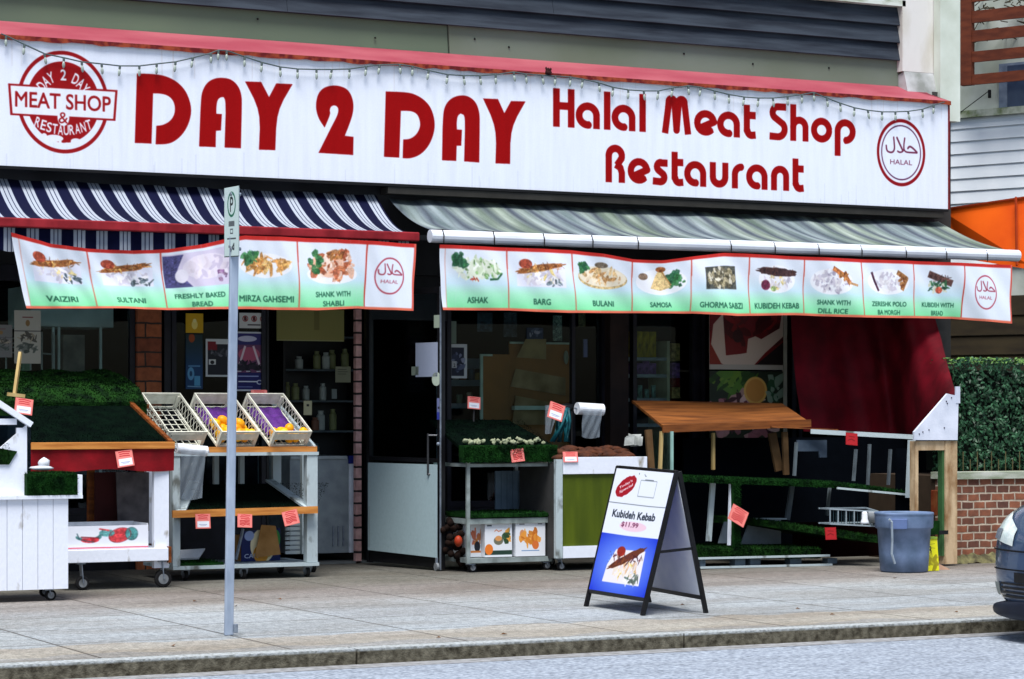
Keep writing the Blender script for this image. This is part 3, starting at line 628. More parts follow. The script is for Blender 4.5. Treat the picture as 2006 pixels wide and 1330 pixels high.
# ------------------------------------------------------------------ string of lights
pts = [(2,66),(12,70),(48,87),(87,105),(125,113),(160,121),(199,125),(235,129),(273,129),(307,125),(344,121),(378,113),(413,104),(428,98),(444,99),(479,111),(513,122),(549,131),(583,135),(620,136),(650,136),(685,135),(718,130),(744,127),(783,126),(808,130),(840,138),(877,146),(908,148),(940,148),(971,146),(1006,141),(1030,145),(1062,147),(1088,149),(1118,151),(1142,155),(1173,162),(1201,171),(1231,176),(1261,178),(1290,178),(1318,172),(1348,168),(1373,171),(1400,178),(1428,185),(1458,190),(1486,192),(1514,192),(1543,189),(1571,185),(1594,181),(1620,192),(1646,202),(1674,211),(1700,216),(1728,219),(1754,219),(1779,218),(1807,214),(1829,206),(1850,200)]
LY = SY - .045; wp_ = [P(x, y, LY) for x, y in pts]
ls = thing('string_lights', 'string of glass bulbs draped in swags along the top of the white sign', 'string lights', tuple(wp_[0]))
MB().tube(wp_, .007, 6).build('cord', M8('green_grey_cord', (78, 92, 94), rough=.6), ls)
BULB = M8('bulb_glass', (164, 176, 168), (134, 144, 134), rough=.2, spec=.6); SOCK = M8('bulb_socket', (84, 96, 94), rough=.6)
bu = MB().lathe([(.004, .0), (.012, -.004), (.012, -.03), (.006, -.032)], 0, 0, 8); pr = MB().lathe([(.007, -.032), (.013, -.05), (.015, -.072), (.010, -.092), (.003, -.1)], 0, 0, 10)
first = None
for i in range(1, len(wp_) - 1):
    loc = wp_[i] - ls.location
    if first is None:
        first = pr.build('bulb', BULB, None, smooth=True); sk = bu.build('socket', SOCK, None); sk.parent = first; first.parent = ls; first.location = loc
        b_ = first
    else: b_ = dup(first, loc, parent=ls)
    b_.rotation_euler = (0, R(random.uniform(-12, 12)), 0)

# ================================================================== AWNINGS
AY = 21.3
def awning_cloth(name, xa_t, xb_t, xa_b, xb_b, zt, zbm, m, parent, sag, wr):
    def fn(u, v):
        xt = xa_t + (xb_t - xa_t) * u; xb = xa_b + (xb_b - xa_b) * u; x = xb + (xt - xb) * v
        y = AY + .03 + (FY - .1 - AY) * v; z_ = zbm + (zt - zbm) * v - sag * math.sin(math.pi * v) * (1 + .25 * math.sin(u * 19)) + wr * math.sin(u * 70 + v * 2 + 1.5 * math.sin(u * 17)) * (1 - .3 * v)
        return (x, y, z_)
    return MB().grid(fn, 160, 10).build(name, m, parent, smooth=True)
ARM = M8('awning_arm_metal', (92, 94, 96), rough=.5, metal=.4)
# left: navy and white
XL0, XL1 = 3.4, fx(820, AY); XT1 = fx(738, FY - .1)
aw1 = thing('striped_awning', 'navy and white striped fabric awning on a dark red front bar', 'awning', ((XL0 + XL1) / 2, AY, 3.1))
def stripes(Wm):
    c = Cv(Wm, .3, 300, (9, 13, 44)); x = -.06
    while x < Wm:
        for k in range(3): c.rect(x + k * .038, 0, x + .031 + k * .038, .3, (158, 166, 178))
        x += .213
    c.a[:] = c.a[:1]; return c
stm = img_mat('stripe_fabric', stripes(XL1 - XL0), rough=.85, spec=.1, dirt=.15)
awning_cloth('fabric', XL0, XT1, XL0, XL1 - .03, 3.70, 3.2, stm, aw1, .10, .008)
BAR = M8('red_bar_paint', (150, 36, 44), (118, 20, 28), rough=.5, scale=6)
MB().box(XL0, XL1, AY - .03, AY + .03, 3.13, 3.215).build('front_bar', BAR, aw1, bevel=.012)
MB().grid(lambda u, v: (XL0 + (XL1 - .06 - XL0) * u, AY + .045 + .012 * math.sin(u * 110), 2.93 + .2 * v + .012 * math.sin(u * 139) * (1 - v)), 220, 2).build('valance', stm, aw1, smooth=True)
for x in (6.6, XL1 - .25): MB().beam((x, AY + .03, 3.15), (x - .35, FY - .1, 3.3), .03, .05).build('arm', ARM, aw1)
# right: grey green worn fabric
XR0, XR1 = fx(842, AY), fx(1994, AY); XU0, XU1 = fx(762, FY - .1), fx(1842, FY - .1)
aw2 = thing('grey_awning', 'faded grey green fabric awning with diagonal dirt and painted fold shading on a white front bar', 'awning', ((XR0 + XR1) / 2, AY, 3.1))
def streaks():  # soft dark bands paint the shading of diagonal folds, mixed with dirt
    Wm, Hm = XR1 - XR0, 1.6; c = Cv(Wm, Hm, 110, (150, 162, 160)); rr = random.Random(11)
    H, W = c.a.shape[:2]; X = np.linspace(0, Wm, W)[None, :]; V = np.linspace(0, 1, H)[:, None]
    warp = .02 * np.sin(V * 5 + X * 1.9) + .02 * np.sin(X * 5.1 + V * 4)
    ph = (X + warp) / .262
    d = .5 + .5 * np.cos(2 * np.pi * ph); d2 = np.clip(d, 0, 1) ** 2.2
    n = sum(np.sin(X * a + V * b + e) for a, b, e in ((3.1, 3, 1), (7.7, 2, 2), (13.3, -7, 3), (27, 3, .5), (43, -2, 4))) / 5
    base = np.stack([130 + 44 * n, 144 + 42 * n, 140 + 44 * n + 8 * np.sin(X * 4.3)], -1); dark = np.array([66, 74, 88])
    k = (d2 * (.72 + .28 * n))[..., None]; c.a[:] = (base * (1 - k) + dark * k) / 255
    thin = (np.clip(np.cos(2 * np.pi * (ph * 3 + .4 * n)) - .8, 0, 1) * 5)[..., None]; c.a[:] = c.a * (1 - .2 * thin) * .94; c.grain(0, 0, Wm, Hm, .0); c.blur(3); c.noise(.05)
    return c
grm = img_mat('grey_awning_fabric', streaks(), rough=.85, spec=.1, dirt=.15)
awning_cloth('fabric', XU0, XU1, XR0 + .01, XR1 - .02, 3.67, 3.25, grm, aw2, .05, .01)
WB = M8('white_bar_enamel', (222, 228, 236), (204, 210, 220), rough=.35, scale=3)
MB().tube([(XR0, AY, 3.185), (XR1, AY, 3.2)], .062, 14).build('front_bar', WB, aw2, smooth=False)
for x in (XR0 + .4, 13.4, XR1 - .5): MB().beam((x, AY + .03, 3.16), (x - .35, FY - .1, 3.3), .03, .05).build('arm', ARM, aw2)
tm = MB()
for px_ in (869, 968, 1066, 1161, 1250, 1432, 1518, 1604, 1688, 1775, 1854, 1934):
    x = fx(px_, AY - .06); tm.tube([(x, AY - .065 , 3.12 ), (x, AY - .07, 3.19), (x, AY - .04, 3.245)], .006, 5)
tm.build('cable_tie', RUBBER, aw2)
# roller housing/brackets above
MB().box(XU0 - .1, XU1 - .1, FY - .3, FY - .12, 3.70, 3.765).build('awning_roller', M8('roller_metal', (52, 50, 46), rough=.6), aw2)

# ================================================================== MENU BANNERS
WT = (222, 230, 242)
def dish(c, k, x0, x1, H):
    cx = (x0 + x1) / 2; w_ = (x1 - x0); cy = H * .62; rx, ry = w_ * .36, H * .2
    PL = (238, 240, 246); BR = [(150, 92, 48), (120, 68, 36), (176, 116, 62)]; GR = [(60, 120, 72), (38, 90, 60)]; RI = [(224, 220, 226), (206, 200, 214), (240, 238, 240), (190, 186, 200)]
    if k == 'kebab':
        c.rect(cx - rx, cy - ry * 1.15, cx + rx, cy + ry * .5, (226, 228, 244)); c.blobs(cx, cy - ry * .35, rx * .75, ry * .6, RI + [(232, 210, 140)], 60)
        c.ell(cx - rx * .05, cy + ry * .35, rx * 1.05, ry * .27, (150, 92, 50), n=34, rot=.16, jag=.3); c.blobs(cx - rx * .3, cy + ry * .25, rx * .5, ry * .22, [(206, 160, 90), (120, 66, 36)], 20, .2); c.blobs(cx + .1 * rx, cy + ry * .45, rx * .9, ry * .22, [(176, 112, 60), (98, 54, 34), (206, 146, 80)], 34, .12)
        c.ell(cx - rx * .65, cy + ry * .65, rx * .27, ry * .38, (158, 70, 50)); c.blobs(cx + rx * .55, cy - ry * .75, rx * .4, ry * .32, [(90, 104, 110), (60, 74, 84), (220, 224, 230)], 20, .25)
    elif k == 'darkkebab':
        c.ell(cx, cy - .1 * ry, rx * .95, ry * 1.15, PL); c.blobs(cx, cy - ry * .3, rx * .7, ry * .6, RI + [(226, 206, 140)], 60)
        c.ell(cx, cy + ry * .5, rx * 1.02, ry * .34, (66, 44, 44), n=34, rot=-.04, jag=.3); c.blobs(cx, cy + ry * .55, rx * .85, ry * .25, [(98, 62, 50), (46, 32, 36)], 30, .12)
        c.ell(cx - rx * .6, cy - ry * .6, rx * .22, ry * .42, (110, 44, 70)); c.ell(cx - rx * .2, cy - ry * .9, rx * .15, ry * .22, (160, 180, 120))
    elif k == 'bread':
        c.rect(x0 + w_ * .02, cy - ry * 1.3, x1 - w_ * .02, cy + ry * 1.4, (206, 198, 220)); c.poly([(x0 + w_ * .02, cy + ry * 1.3), (x0 + w_ * .3, cy + ry * 1.3), (x0 + w_ * .2, cy), (x0 + w_ * .4, cy - ry * 1.3), (x0 + w_ * .02, cy - ry * 1.3)], (78, 76, 124))
        c.ell(cx + w_ * .12, cy + ry * .2, w_ * .34, ry * .95, (222, 214, 228)); c.blobs(cx + w_ * .15, cy, w_ * .3, ry * .9, [(230, 222, 232), (192, 182, 204), (214, 204, 216)], 30, .2); c.ell(cx - w_ * .24, cy - ry * .4, w_ * .09, ry * .55, (224, 220, 232)); c.blobs(x1 - w_ * .14, cy - ry * .5, w_ * .08, ry * .5, [(104, 70, 110), (150, 120, 150)], 12, .3)
    elif k == 'nuggets':
        c.ell(cx, cy - ry * .1, rx * 1.1, ry * .85, PL); c.blobs(cx, cy, rx * .95, ry * .55, [(206, 146, 80), (184, 122, 62), (222, 170, 100)], 60, .2); c.blobs(cx - rx * .6, cy + ry * .45, rx * .35, ry * .4, GR, 16, .35)
    elif k == 'shank':
        c.ell(cx, cy - ry * .6, rx * 1.05, ry * .7, PL); c.blobs(cx, cy, rx * .9, ry * .95, [(206, 124, 84), (176, 92, 60), (228, 178, 150), (240, 220, 206)], 80, .2); c.blobs(cx - rx * .7, cy + ry * .2, rx * .25, ry * .7, GR, 16, .4); c.blobs(cx + .05 * rx, cy + ry * .8, rx * .35, ry * .3, BR, 12, .35)
    elif k == 'dumpling':
        c.blobs(cx, cy + .1 * ry, rx, ry * .75, [(226, 234, 214), (196, 212, 180), (240, 242, 234), (120, 160, 100)], 110, .16); c.blobs(cx - rx * .75, cy + ry * .75, rx * .3, ry * .5, GR, 18, .4); c.line([(cx + .55 * rx, cy - ry * .7), (cx + rx * .9, cy - ry * .65), (cx + rx * 1.1, cy - .2 * ry)], ry * .16, (44, 92, 62)); c.blobs(cx - rx * .2, cy - ry * .7, rx * .2, ry * .12, [(180, 70, 50)], 8, .4)
    elif k == 'plate':
        c.ell(cx, cy - .15 * ry, rx * 1.15, ry * .95, (196, 170, 120)); c.ell(cx, cy - .05 * ry, rx * 1.1, ry * .85, (232, 222, 200)); c.blobs(cx, cy, rx * .9, ry * .6, [(220, 184, 130), (240, 226, 200), (196, 146, 92)], 60, .18); c.ell(cx - .05 * rx, cy + ry * .9, rx * .28, ry * .24, (110, 98, 84)); c.blobs(cx - rx * .8, cy + ry * .6, rx * .3, ry * .45, GR, 16, .4)
    elif k == 'samosa':
        c.ell(cx, cy - .2 * ry, rx * 1.2, ry * 1.2, PL); c.blobs(cx + rx * .7, cy, rx * .4, ry * .7, GR, 30, .28); c.poly([(cx - rx * .5, cy - ry * .8), (cx - rx * .1, cy + ry * .9), (cx + rx * .1, cy + ry * .9), (cx + rx * .5, cy - ry * .7), (cx, cy - ry)], (230, 200, 142)); c.line([(cx + .05 * rx, cy + .8 * ry), (cx + rx * .5, cy - ry * .5)], .012, (180, 130, 76)); c.ell(cx, cy + ry, rx * .22, ry * .25, (150, 90, 50)); c.ell(cx - rx * .85, cy + ry * .3, rx * .24, ry * .32, (132, 110, 92))
    elif k == 'stew':
        c.rect(cx - rx * .75, cy - ry, cx + rx * .75, cy + ry * .85, (76, 78, 72)); c.blobs(cx, cy - .05 * ry, rx * .62, ry * .75, [(120, 112, 84), (170, 160, 130), (226, 220, 200), (90, 84, 66)], 70, .2)
    elif k == 'ricebone':
        c.ell(cx - .1 * rx, cy - .15 * ry, rx, ry * 1.1, PL); c.blobs(cx - .1 * rx, cy - .1 * ry, rx * .85, ry * .95, RI + [(160, 154, 176)], 110, .11); c.line([(cx - .1 * rx, cy + ry), (cx + .55 * rx, cy + .3 * ry), (cx + .75 * rx, cy - .3 * ry)], ry * .42, (170, 104, 60)); c.line([(cx + .7 * rx, cy - .2 * ry), (cx + 1.15 * rx, cy - .4 * ry)], ry * .2, (196, 150, 104)); c.blobs(cx + .4 * rx, cy + .4 * ry, rx * .3, ry * .35, BR, 16, .25)
    elif k == 'chickenrice':
        c.ell(cx, cy, rx * 1.1, ry * 1.1, PL); c.blobs(cx, cy, rx * .6, ry * .85, RI, 70, .14); c.line([(cx + .45 * rx, cy + .85 * ry), (cx + .95 * rx, cy + .3 * ry), (cx + .7 * rx, cy - .7 * ry)], ry * .42, (160, 112, 70)); c.blobs(cx + .75 * rx, cy + .2 * ry, rx * .2, ry * .6, BR, 16, .25); c.line([(cx - .85 * rx, cy + .8 * ry), (cx - .7 * rx, cy), (cx - .5 * rx, cy - .8 * ry)], ry * .22, (70, 34, 56)); 
    elif k == 'wrap':
        c.line([(cx - rx * .5, cy + ry * .8), (cx + rx * .8, cy)], ry * .6, (92, 62, 58)); c.blobs(cx + .1 * rx, cy + .4 * ry, rx * .6, ry * .3, [(130, 90, 80), (60, 40, 42)], 24, .15); c.blobs(cx + .1 * rx, cy - .3 * ry, rx * .6, ry * .4, [(50, 100, 64), (226, 224, 200), (40, 70, 56)], 30, .22); c.ell(cx + .1 * rx, cy - .6 * ry, rx * .18, ry * .3, (190, 90, 70))
GT, GB = (200, 226, 238), (128, 222, 160)
def menu_canvas(Wm, H, cells, seal, margin0=.03):
    c = Cv(Wm, H, 300, WT); RD = (196, 62, 50)
    for x0, x1, kind, lines in cells:
        c.vgrad(x0, x1, .02, H * .26, GB, (166, 230, 196)); c.vgrad(x0, x1, H * .26, H * .42, (166, 230, 196), GT); c.vgrad(x0, x1, H * .42, H * .66, GT, WT)
        dish(c, kind, x0, x1, H); c.grain(x0 + .02, H * .4, x1 - .02, H * .88); n = len(lines)
        for i, t in enumerate(lines):
            hh = .054 if n == 1 else .047; y = (.09 if n == 1 else .135 - i * .082)
            wd = min(len(t) * hh * .78, (x1 - x0) * .9); c.text(t, (x0 + x1) / 2, y, hh, (26, 84, 62), width=wd, off=.02)
        c.rect(x1 - .008, 0, x1 + .006, H, RD); c.rect(x0 - .002, 0, x0 + .003, H, (210, 120, 100))
    sx, sk = seal; c.ell(sx, H * .5, sk * .88, sk, (170, 60, 78), n=48, ri=.92); halal(c, sx, H * .5 + .01, sk * .85, (170, 56, 76), (150, 50, 70))
    c.rect(0, 0, Wm, .022, (222, 110, 84)); c.rect(0, H - .035, Wm, H, (190, 40, 34)); c.rect(Wm - .022, 0, Wm, H, (206, 90, 76))
    for i in range(14):    # soft creases printed by folding
        x = random.random() * Wm; c.line([(x, 0), (x + random.uniform(-.1, .1), H)], .004, (200, 212, 224), .25)
    c.blur(3); c.noise(.03); return c
def banner(name, label, top, bot, Yp, cells_px, seal_px, kinds, H):
    tp = [P(x, y, Yp) for x, y in top]; bt = [P(x, y, Yp) for x, y in bot]
    xa, xb = bt[0].x, bt[-1].x
    def it(pl, x):
        for a, b in zip(pl[:-1], pl[1:]):
            if x <= b.x: t = (x - a.x) / (b.x - a.x); t = max(0, t); return a.z + (b.z - a.z) * t
        return pl[-1].z
    ta, tb = tp[0].x, tp[-1].x; ba, bb = bt[0].x, bt[-1].x
    ws = max(tb, bb) - min(ta, ba)
    cells = []; W0 = tb - ta
    def ux(px_): return (fx(px_, Yp) - ta) / (tb - ta) * W0
    for (a, b), (kd, ln) in zip(cells_px, kinds): cells.append((ux(a), ux(b), kd, ln))
    c = menu_canvas(W0, H, cells, (ux(seal_px), .17))
    m = img_mat(name + '_print', c, rough=.55, spec=.25)
    def fn(u, v):
        xt = ta + (tb - ta) * u; xbm = ba + (bb - ba) * u; zt = it(tp, xt); zb_ = it(bt, xbm)
        sag = max(0, 3.06 - zt)
        y = Yp + .035 * math.sin(u * 23 + v * 1.3) * (1 - v) + .018 * math.sin(u * 51 + v * 3) + .006 * math.sin(u * 130 + v * 9) + sag * .35 * math.sin(math.pi * v) 
        return (xbm + (xt - xbm) * v, y, zb_ + (zt - zb_) * v)
    o = MB().grid(fn, 200, 16).build(name, m, None, smooth=True)
    return tag(o, label, 'banner')
BYp = AY - .1
banner('menu_banner', 'sagging printed food banner under the striped awning with VAIZIRI, SULTANI and bread pictures',
    [(22, 455), (40, 461), (100, 477), (170, 487), (260, 491), (330, 488), (400, 478), (450, 466), (480, 461), (600, 466), (700, 470), (815, 478)],
    [(52, 604), (120, 604), (250, 604), (330, 607), (480, 605), (620, 608), (700, 604), (808, 609)], BYp,
    [(34, 168), (168, 315), (315, 452), (452, 582), (582, 720)], 765,
    [('kebab', ['VAIZIRI']), ('kebab', ['SULTANI']), ('bread', ['FRESHLY BAKED', 'BREAD']), ('nuggets', ['MIRZA GAHSEMI']), ('shank', ['SHANK WITH', 'SHABLI'])], .62)
banner('menu_banner', 'long printed food banner under the white awning bar, from ASHAK to KUBIDEH WITH BREAD',
    [(862, 479), (1000, 485), (1120, 490), (1180, 497), (1240, 508), (1300, 510), (1360, 502), (1420, 495), (1560, 502), (1700, 508), (1840, 513), (1982, 519)],
    [(868, 607), (1000, 608), (1110, 613), (1240, 613), (1360, 614), (1440, 619), (1560, 617), (1690, 622), (1870, 624), (1980, 634)], BYp,
    [(872, 994), (994, 1121), (1121, 1238), (1238, 1352), (1352, 1467), (1467, 1577), (1577, 1689), (1689, 1790), (1790, 1888)], 1930,
    [('dumpling', ['ASHAK']), ('kebab', ['BARG']), ('plate', ['BULANI']), ('samosa', ['SAMOSA']), ('stew', ['GHORMA SABZI']), ('darkkebab', ['KUBIDEH KEBAB']), ('ricebone', ['SHANK WITH', 'DILL RICE']), ('chickenrice', ['ZERESHK POLO', 'BA MORGH']), ('wrap', ['KUBIDEH WITH', 'BREAD'])], .57)

# ================================================================== SIGN POST
pb = PG(448, 1245); 
post = thing('sign_post', 'galvanised steel parking sign post standing at the kerb in front of the crates', 'sign post', tuple(pb))
zt = HC + (HY - 366) / FPX * (pb - Vector((0, 0, 0))).dot(Vector((sa, ca, 0)))
top = Vector((pb.x + .045, pb.y, zt)); 
pm = MB().beam(pb, top, .062, .03, up=(0, 1, 0)); pm.build('pole', M8('post_steel', (168, 182, 200), (140, 154, 174), rough=.5, metal=.2, scale=12, stretch=(1, 1, .3), bump=.15), post, bevel=.008)
MB().box(pb.x + .022, pb.x + .05, pb.y - .05, pb.y - .022, .02, .08).build('base_bolt', STEEL, post, bevel=.005)
mb = MB()
for zz in (zt - .05, zt - .42): mb.tube([(top.x - .045, top.y - .03, zz), (top.x + .03, top.y - .03, zz)], .012, 8)
mb.build('sign_bolt', STEEL, post)
c = Cv(.30, .46, 400, (206, 226, 222)); c.ell(.15, .345, .085, .085, (40, 110, 84), n=40, ri=.8); c.text('P', .152, .345, .1, (20, 30, 30)); 
c.rect(.09, .2, .21, .235, (96, 106, 108)); c.rect(.12, .15, .18, .185, (80, 90, 94)); c.rect(.13, .158, .17, .177, (206, 226, 222)); c.line([(.06, .12), (.24, .12)], .01, (70, 80, 84)); c.line([(.09, .07), (.2, .05), (.2, .085), (.12, .03)], .014, (40, 50, 54)); c.rect(0, 0, .3, .006, (60, 70, 70)); c.rect(.0, 0, .004, .46, (120, 140, 140)); c.rect(.296, 0, .3, .46, (120, 140, 140))
# plate seen nearly edge-on, facing along the street
xq = top.x - .036; ya_, yb_ = top.y + .11, top.y - .17
panel('parking_plate', (xq, ya_, zt - .47), (xq, yb_, zt - .48), (xq, yb_, zt - .005), (xq, ya_, zt), img_mat('parking_print', c, rough=.4), post, .003)
# ================================================================== PRICE CARDS
def price_print(seed, white=True):
    rr = random.Random(seed); c = Cv(.13, .14, 500, (226, 120, 112))
    c.rect(.006, .006, .124, .134, (232, 132, 124))
    for i in range(3): c.line([(.02 + rr.random() * .01, .125 - i * .016), (.06, .13 - i * .018), (.1 + rr.random() * .015, .122 - i * .016)], .007, (190, 30, 36))
    if white: c.rect(.015, .012, .118, .07, (232, 236, 244)); c.line([(.03, .04), (.1, .038)], .004, (120, 130, 170)); c.line([(.04, .028), (.09, .03)], .003, (140, 140, 170))
    else:
        for i in range(4): c.line([(.02, .03 + i * .014), (.05, .022 + i * .016), (.075, .036 + i * .014), (.11, .026 + i * .016)], .008, (176, 20, 26))
    return img_mat('price_print', c, rough=.5)
PPW, PPR = price_print(1), price_print(2, False)
def _dk():
    c = Cv(.13, .14, 500, (150, 18, 24)); c.rect(.008, .008, .122, .132, (166, 26, 32)); c.line([(.02, .05), (.06, .07), (.1, .05)], .012, (120, 8, 14)); c.line([(.03, .1), (.1, .095)], .01, (120, 8, 14)); return img_mat('price_print', c, rough=.6)
PPD = _dk()
RP = M8('red_card_back', (170, 30, 34), rough=.6)
def card(px, py, Y, w_, h_, tilt, label, white=True):
    p = P(px, py, Y); ct, st = math.cos(R(tilt)), math.sin(R(tilt))
    q = lambda x, z_: (p.x + x * ct - z_ * st, p.y + (.012 if z_ > 0 else -.004), p.z + x * st + z_ * ct)
    o = panel('price_card', q(-w_ / 2, -h_ / 2), q(w_ / 2, -h_ / 2), q(w_ / 2, h_ / 2), q(-w_ / 2, h_ / 2), PPD if white == 2 else PPW if white else PPR, None, .003)
    return tag(o, label, 'price card', 'price cards on the produce stands')

def wplanks(mb, x0, x1, y, z0, z1, n, t=.02, gap=.004):
    wd = (x1 - x0) / n
    for i in range(n): mb.box(x0 + i * wd + gap / 2, x0 + (i + 1) * wd - gap / 2, y, y + t, z0, z1)
    return mb

# ================================================================== A. WHITE PLANK COUNTER, far left
Y = 19.3
ca_ = thing('white_counter', 'white painted plank counter on casters with a turf pad, at the far left', 'display counter', (fx(60, Y), Y + .3, 0))
x1 = fx(134, Y); x0 = x1 - 1.5; zb, zt_ = fz(70, 1155, Y), fz(70, 978, Y)
wplanks(MB(), x0, x1, Y, zb, zt_, 12).build('front_planks', WOODW, ca_)
MB().box(x1 - .022, x1, Y + .0205, Y + .62, zb, zt_).build('side_panel', WOODW, ca_)
MB().box(x0, fx(160, Y), Y - .03, Y + .64, zt_ + .002, zt_ + .03).build('counter_top', WOODW, ca_)
# side board above (white, with sloped top) at left
Yb = Y + .05
a0 = P(52, 830, Yb); a1 = P(-60, 745, Yb); zc = zt_ + .032
mb = MB(); xs1 = fx(53, Yb); xs0 = fx(33, Yb)
mb.slab((xs1 - 1.0, Yb, zc), (xs1, Yb, zc), (xs1, Yb, fz(52, 832, Yb)), (xs1 - .35, Yb, fz(20, 905, Yb)), .03)
mb.box(xs0, xs1, Yb + .001, Yb + .03, zc, fz(45, 838, Yb))
mb.beam(P(-70, 745, Yb - .01), P(61, 832, Yb - .01), .05, .045)
mb.box(fx(-40, Yb), xs0, Yb + .001, Yb + .03, fz(10, 832, Yb), fz(10, 820, Yb))
mb.build('sloping_side_board', WOODW, ca_)
mb = MB(); A1, B1, D1 = P(-60, 905, Yb + .02), P(36, 905, Yb + .02), P(-60, 868, Yb + .02)
mb.slab(P(-60, 910, Yb - .015), P(18, 910, Yb - .015), P(34, 884, Yb - .015), P(-60, 868, Yb - .015), .012); mb.blades(P(-60, 910, Yb - .016), P(20, 908, Yb - .016), P(-60, 870, Yb - .016), 9000, .016, .004)
mb.build('turf_strip', TURFL, ca_)
mb = MB(); X0, X1 = fx(53, Y - .03), fx(152, Y - .03); z0 = zt_ + .031; z1 = fz(100, 928, Y)
mb.box(X0, X1, Y - .03, Y + .45, z0, z1); mb.blades((X0, Y - .03, z0), (X1, Y - .03, z0), (X0, Y - .03, z1), 12000, .022, .004); mb.blades((X0, Y - .03, z1), (X1, Y - .03, z1), (X0, Y + .45, z1), 5000, .022, .004)
mb.build('turf_pad', TURF, ca_)
MB().box(X1 + .002, fx(160, Y), Y - .02, Y + .45, z0, z1 - .01).build('end_block', WOODW, ca_)
# scrap of white foam beside the pad
for xx in (fx(100, Y), x0 + .1):
    caster(ca_, xx, Y + .07, zb, .045); 
caster(ca_, fx(112, Y + .1), Y + .5, zb, .045)
q = P(86, 912, Y + .3); mb = MB(); mb.ico((q.x - .02, q.y, q.z - .02), .1, (1, .6, .22), jit=.2); mb.ico((q.x, q.y, q.z + .02), .05, (1, .8, .9), jit=.2)
tag(mb.build('crumpled_bag', WHITEP, smooth=True), 'small crumpled white bag lying on the turf pad below the red cloth', 'bag')

# ================================================================== B. RED CLOTH STALL with turf slopes
Y = 20.35
sb = thing('red_cloth_stall', 'turf covered stall with orange pine rail, red cloth skirt and white shelf on casters', 'produce stall', (fx(200, Y), Y + .4, 0))
Xa, Xb = fx(60, Y), fx(341, Y); zr1, zr0 = fz(200, 866, Y), fz(200, 880, Y)
MB().box(Xa, Xb, Y - .025, Y, zr0, zr1).build('front_rail', PINEF, sb, bevel=.004)
zc0 = fz(200, 922, Y)
MB().grid(lambda u, v: (Xa + .0 + (Xb - Xa) * u, Y - .004 + .012 * math.sin(u * 14) * (1 - v) - .002, zc0 + (zr0 - zc0) * v - .012 * math.sin(u * 9) * (1 - v)), 60, 6).build('red_cloth_skirt', REDC, sb, smooth=True)
MB().box(Xb - .006, Xb, Y + .02, Y + 1.1, zc0 + .03, zr0).build('red_cloth_end', REDC, sb)
# dark lower turf tray then raised turf hump behind
zt2 = zr1 - .01
mb = MB(); a_, b_, c_, d_ = P(62, 866, Y), P(338, 866, Y), P(262, 792, Y + .75), P(60, 792, Y + .75)
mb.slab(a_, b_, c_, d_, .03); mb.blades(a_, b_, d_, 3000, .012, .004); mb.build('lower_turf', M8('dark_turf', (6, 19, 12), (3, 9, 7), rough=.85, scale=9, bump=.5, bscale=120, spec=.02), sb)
ZB = P(262, 792, Y + .75).z
def hump(u, v):
    a = P(-30 + 320 * u, 0, Y + .72 + .75 * v); 
    pxr = 288 - 75 * v; pxl = -30
    px_ = pxl + (pxr - pxl) * u; Yv = Y + .72 + .8 * v; py_ = 792 - 22 * min(1, v * 5) - 44 * v ** .8
    p = P(px_, py_, Yv); return (p.x, p.y, p.z + .012 * math.sin(u * 17 + v * 5))
mb = MB().grid(hump, 40, 10)
for i in range(9000):
    u, v = random.random(), random.random(); p = Vector(hump(u, v)); t = random.random() * 6.28; s_ = Vector((math.cos(t), math.sin(t), 0)) * .006
    mb.add([p - s_, p + s_, p + Vector((random.uniform(-.014, .014), random.uniform(-.014, .002), random.uniform(.006, .014)))], [(0, 1, 2)])
p0, p1 = P(-30, 795, Y + .72), P(288, 795, Y + .72)
mb.box(p0.x, p1.x, Y + .725, Y + .76, ZB - .1, ZB + .02); mb.blades((p0.x, Y + .72, ZB - .05), (p1.x, Y + .72, ZB - .05), (p0.x, Y + .72, ZB + .06), 7000, .014, .005)
mb.build('raised_turf', TURFL, sb)
# side rail going back on the right, pine
MB().beam(P(334, 868, Y), P(256, 792, Y + .75), .04, .05).build('side_rail', PINE, sb)
MB().beam(P(246, 793, Y + .8), P(292, 796, Y + .75), .03, .04).build('cross_rail', PINE, sb)
# legs + shelf
LG = []
for px0, px1, yy in ((302, 331, Y + .02), (287, 299, Y + .7), (174, 186, Y + .7)):
    X0, X1 = fx(px0, yy), fx(px1, yy); MB().box(X0, X1, yy, yy + .06, .17 if px0 > 300 else .2, zc0 + .1).build('leg', WOODW if px0 > 200 else PINE, sb)
Zs = fz(240, 1075, Y); Zs0 = fz(240, 1100, Y)
MB().box(fx(120, Y), fx(328, Y), Y - .03, Y + .75, Zs0, Zs).build('bottom_shelf', WOODW, sb, bevel=.004)
MB().box(fx(328, Y) + .001, fx(328, Y) + .03, Y - .02, Y + .75, Zs0 - .02, Zs + .01).build('shelf_end', PINE, sb)
caster(sb, fx(318, Y), Y + .03, Zs0 - .001, .075); caster(sb, fx(160, Y), Y + .03, Zs0 - .001, .06); caster(sb, fx(318, Y + .6), Y + .65, Zs0 - .001, .06)
MB().slab(P(232, 1040, Y + .5), P(292, 1040, Y + .5), P(292, 925, Y + .5), P(228, 925, Y + .5), .02).build('hanging_sack', M8('grey_sack', (92, 88, 88), (66, 62, 64), rough=.8), sb)
MB().box(fx(186, Y + .6), fx(232, Y + .6), Y + .6, Y + .62, fz(210, 1072, Y + .6), fz(210, 925, Y + .6)).build('back_board', M8('maroon_board', (56, 16, 16), rough=.8), sb)
card(245, 898, Y - .03, .15, .14, 8, 'pink price card with white slip pinned on the red cloth skirt')
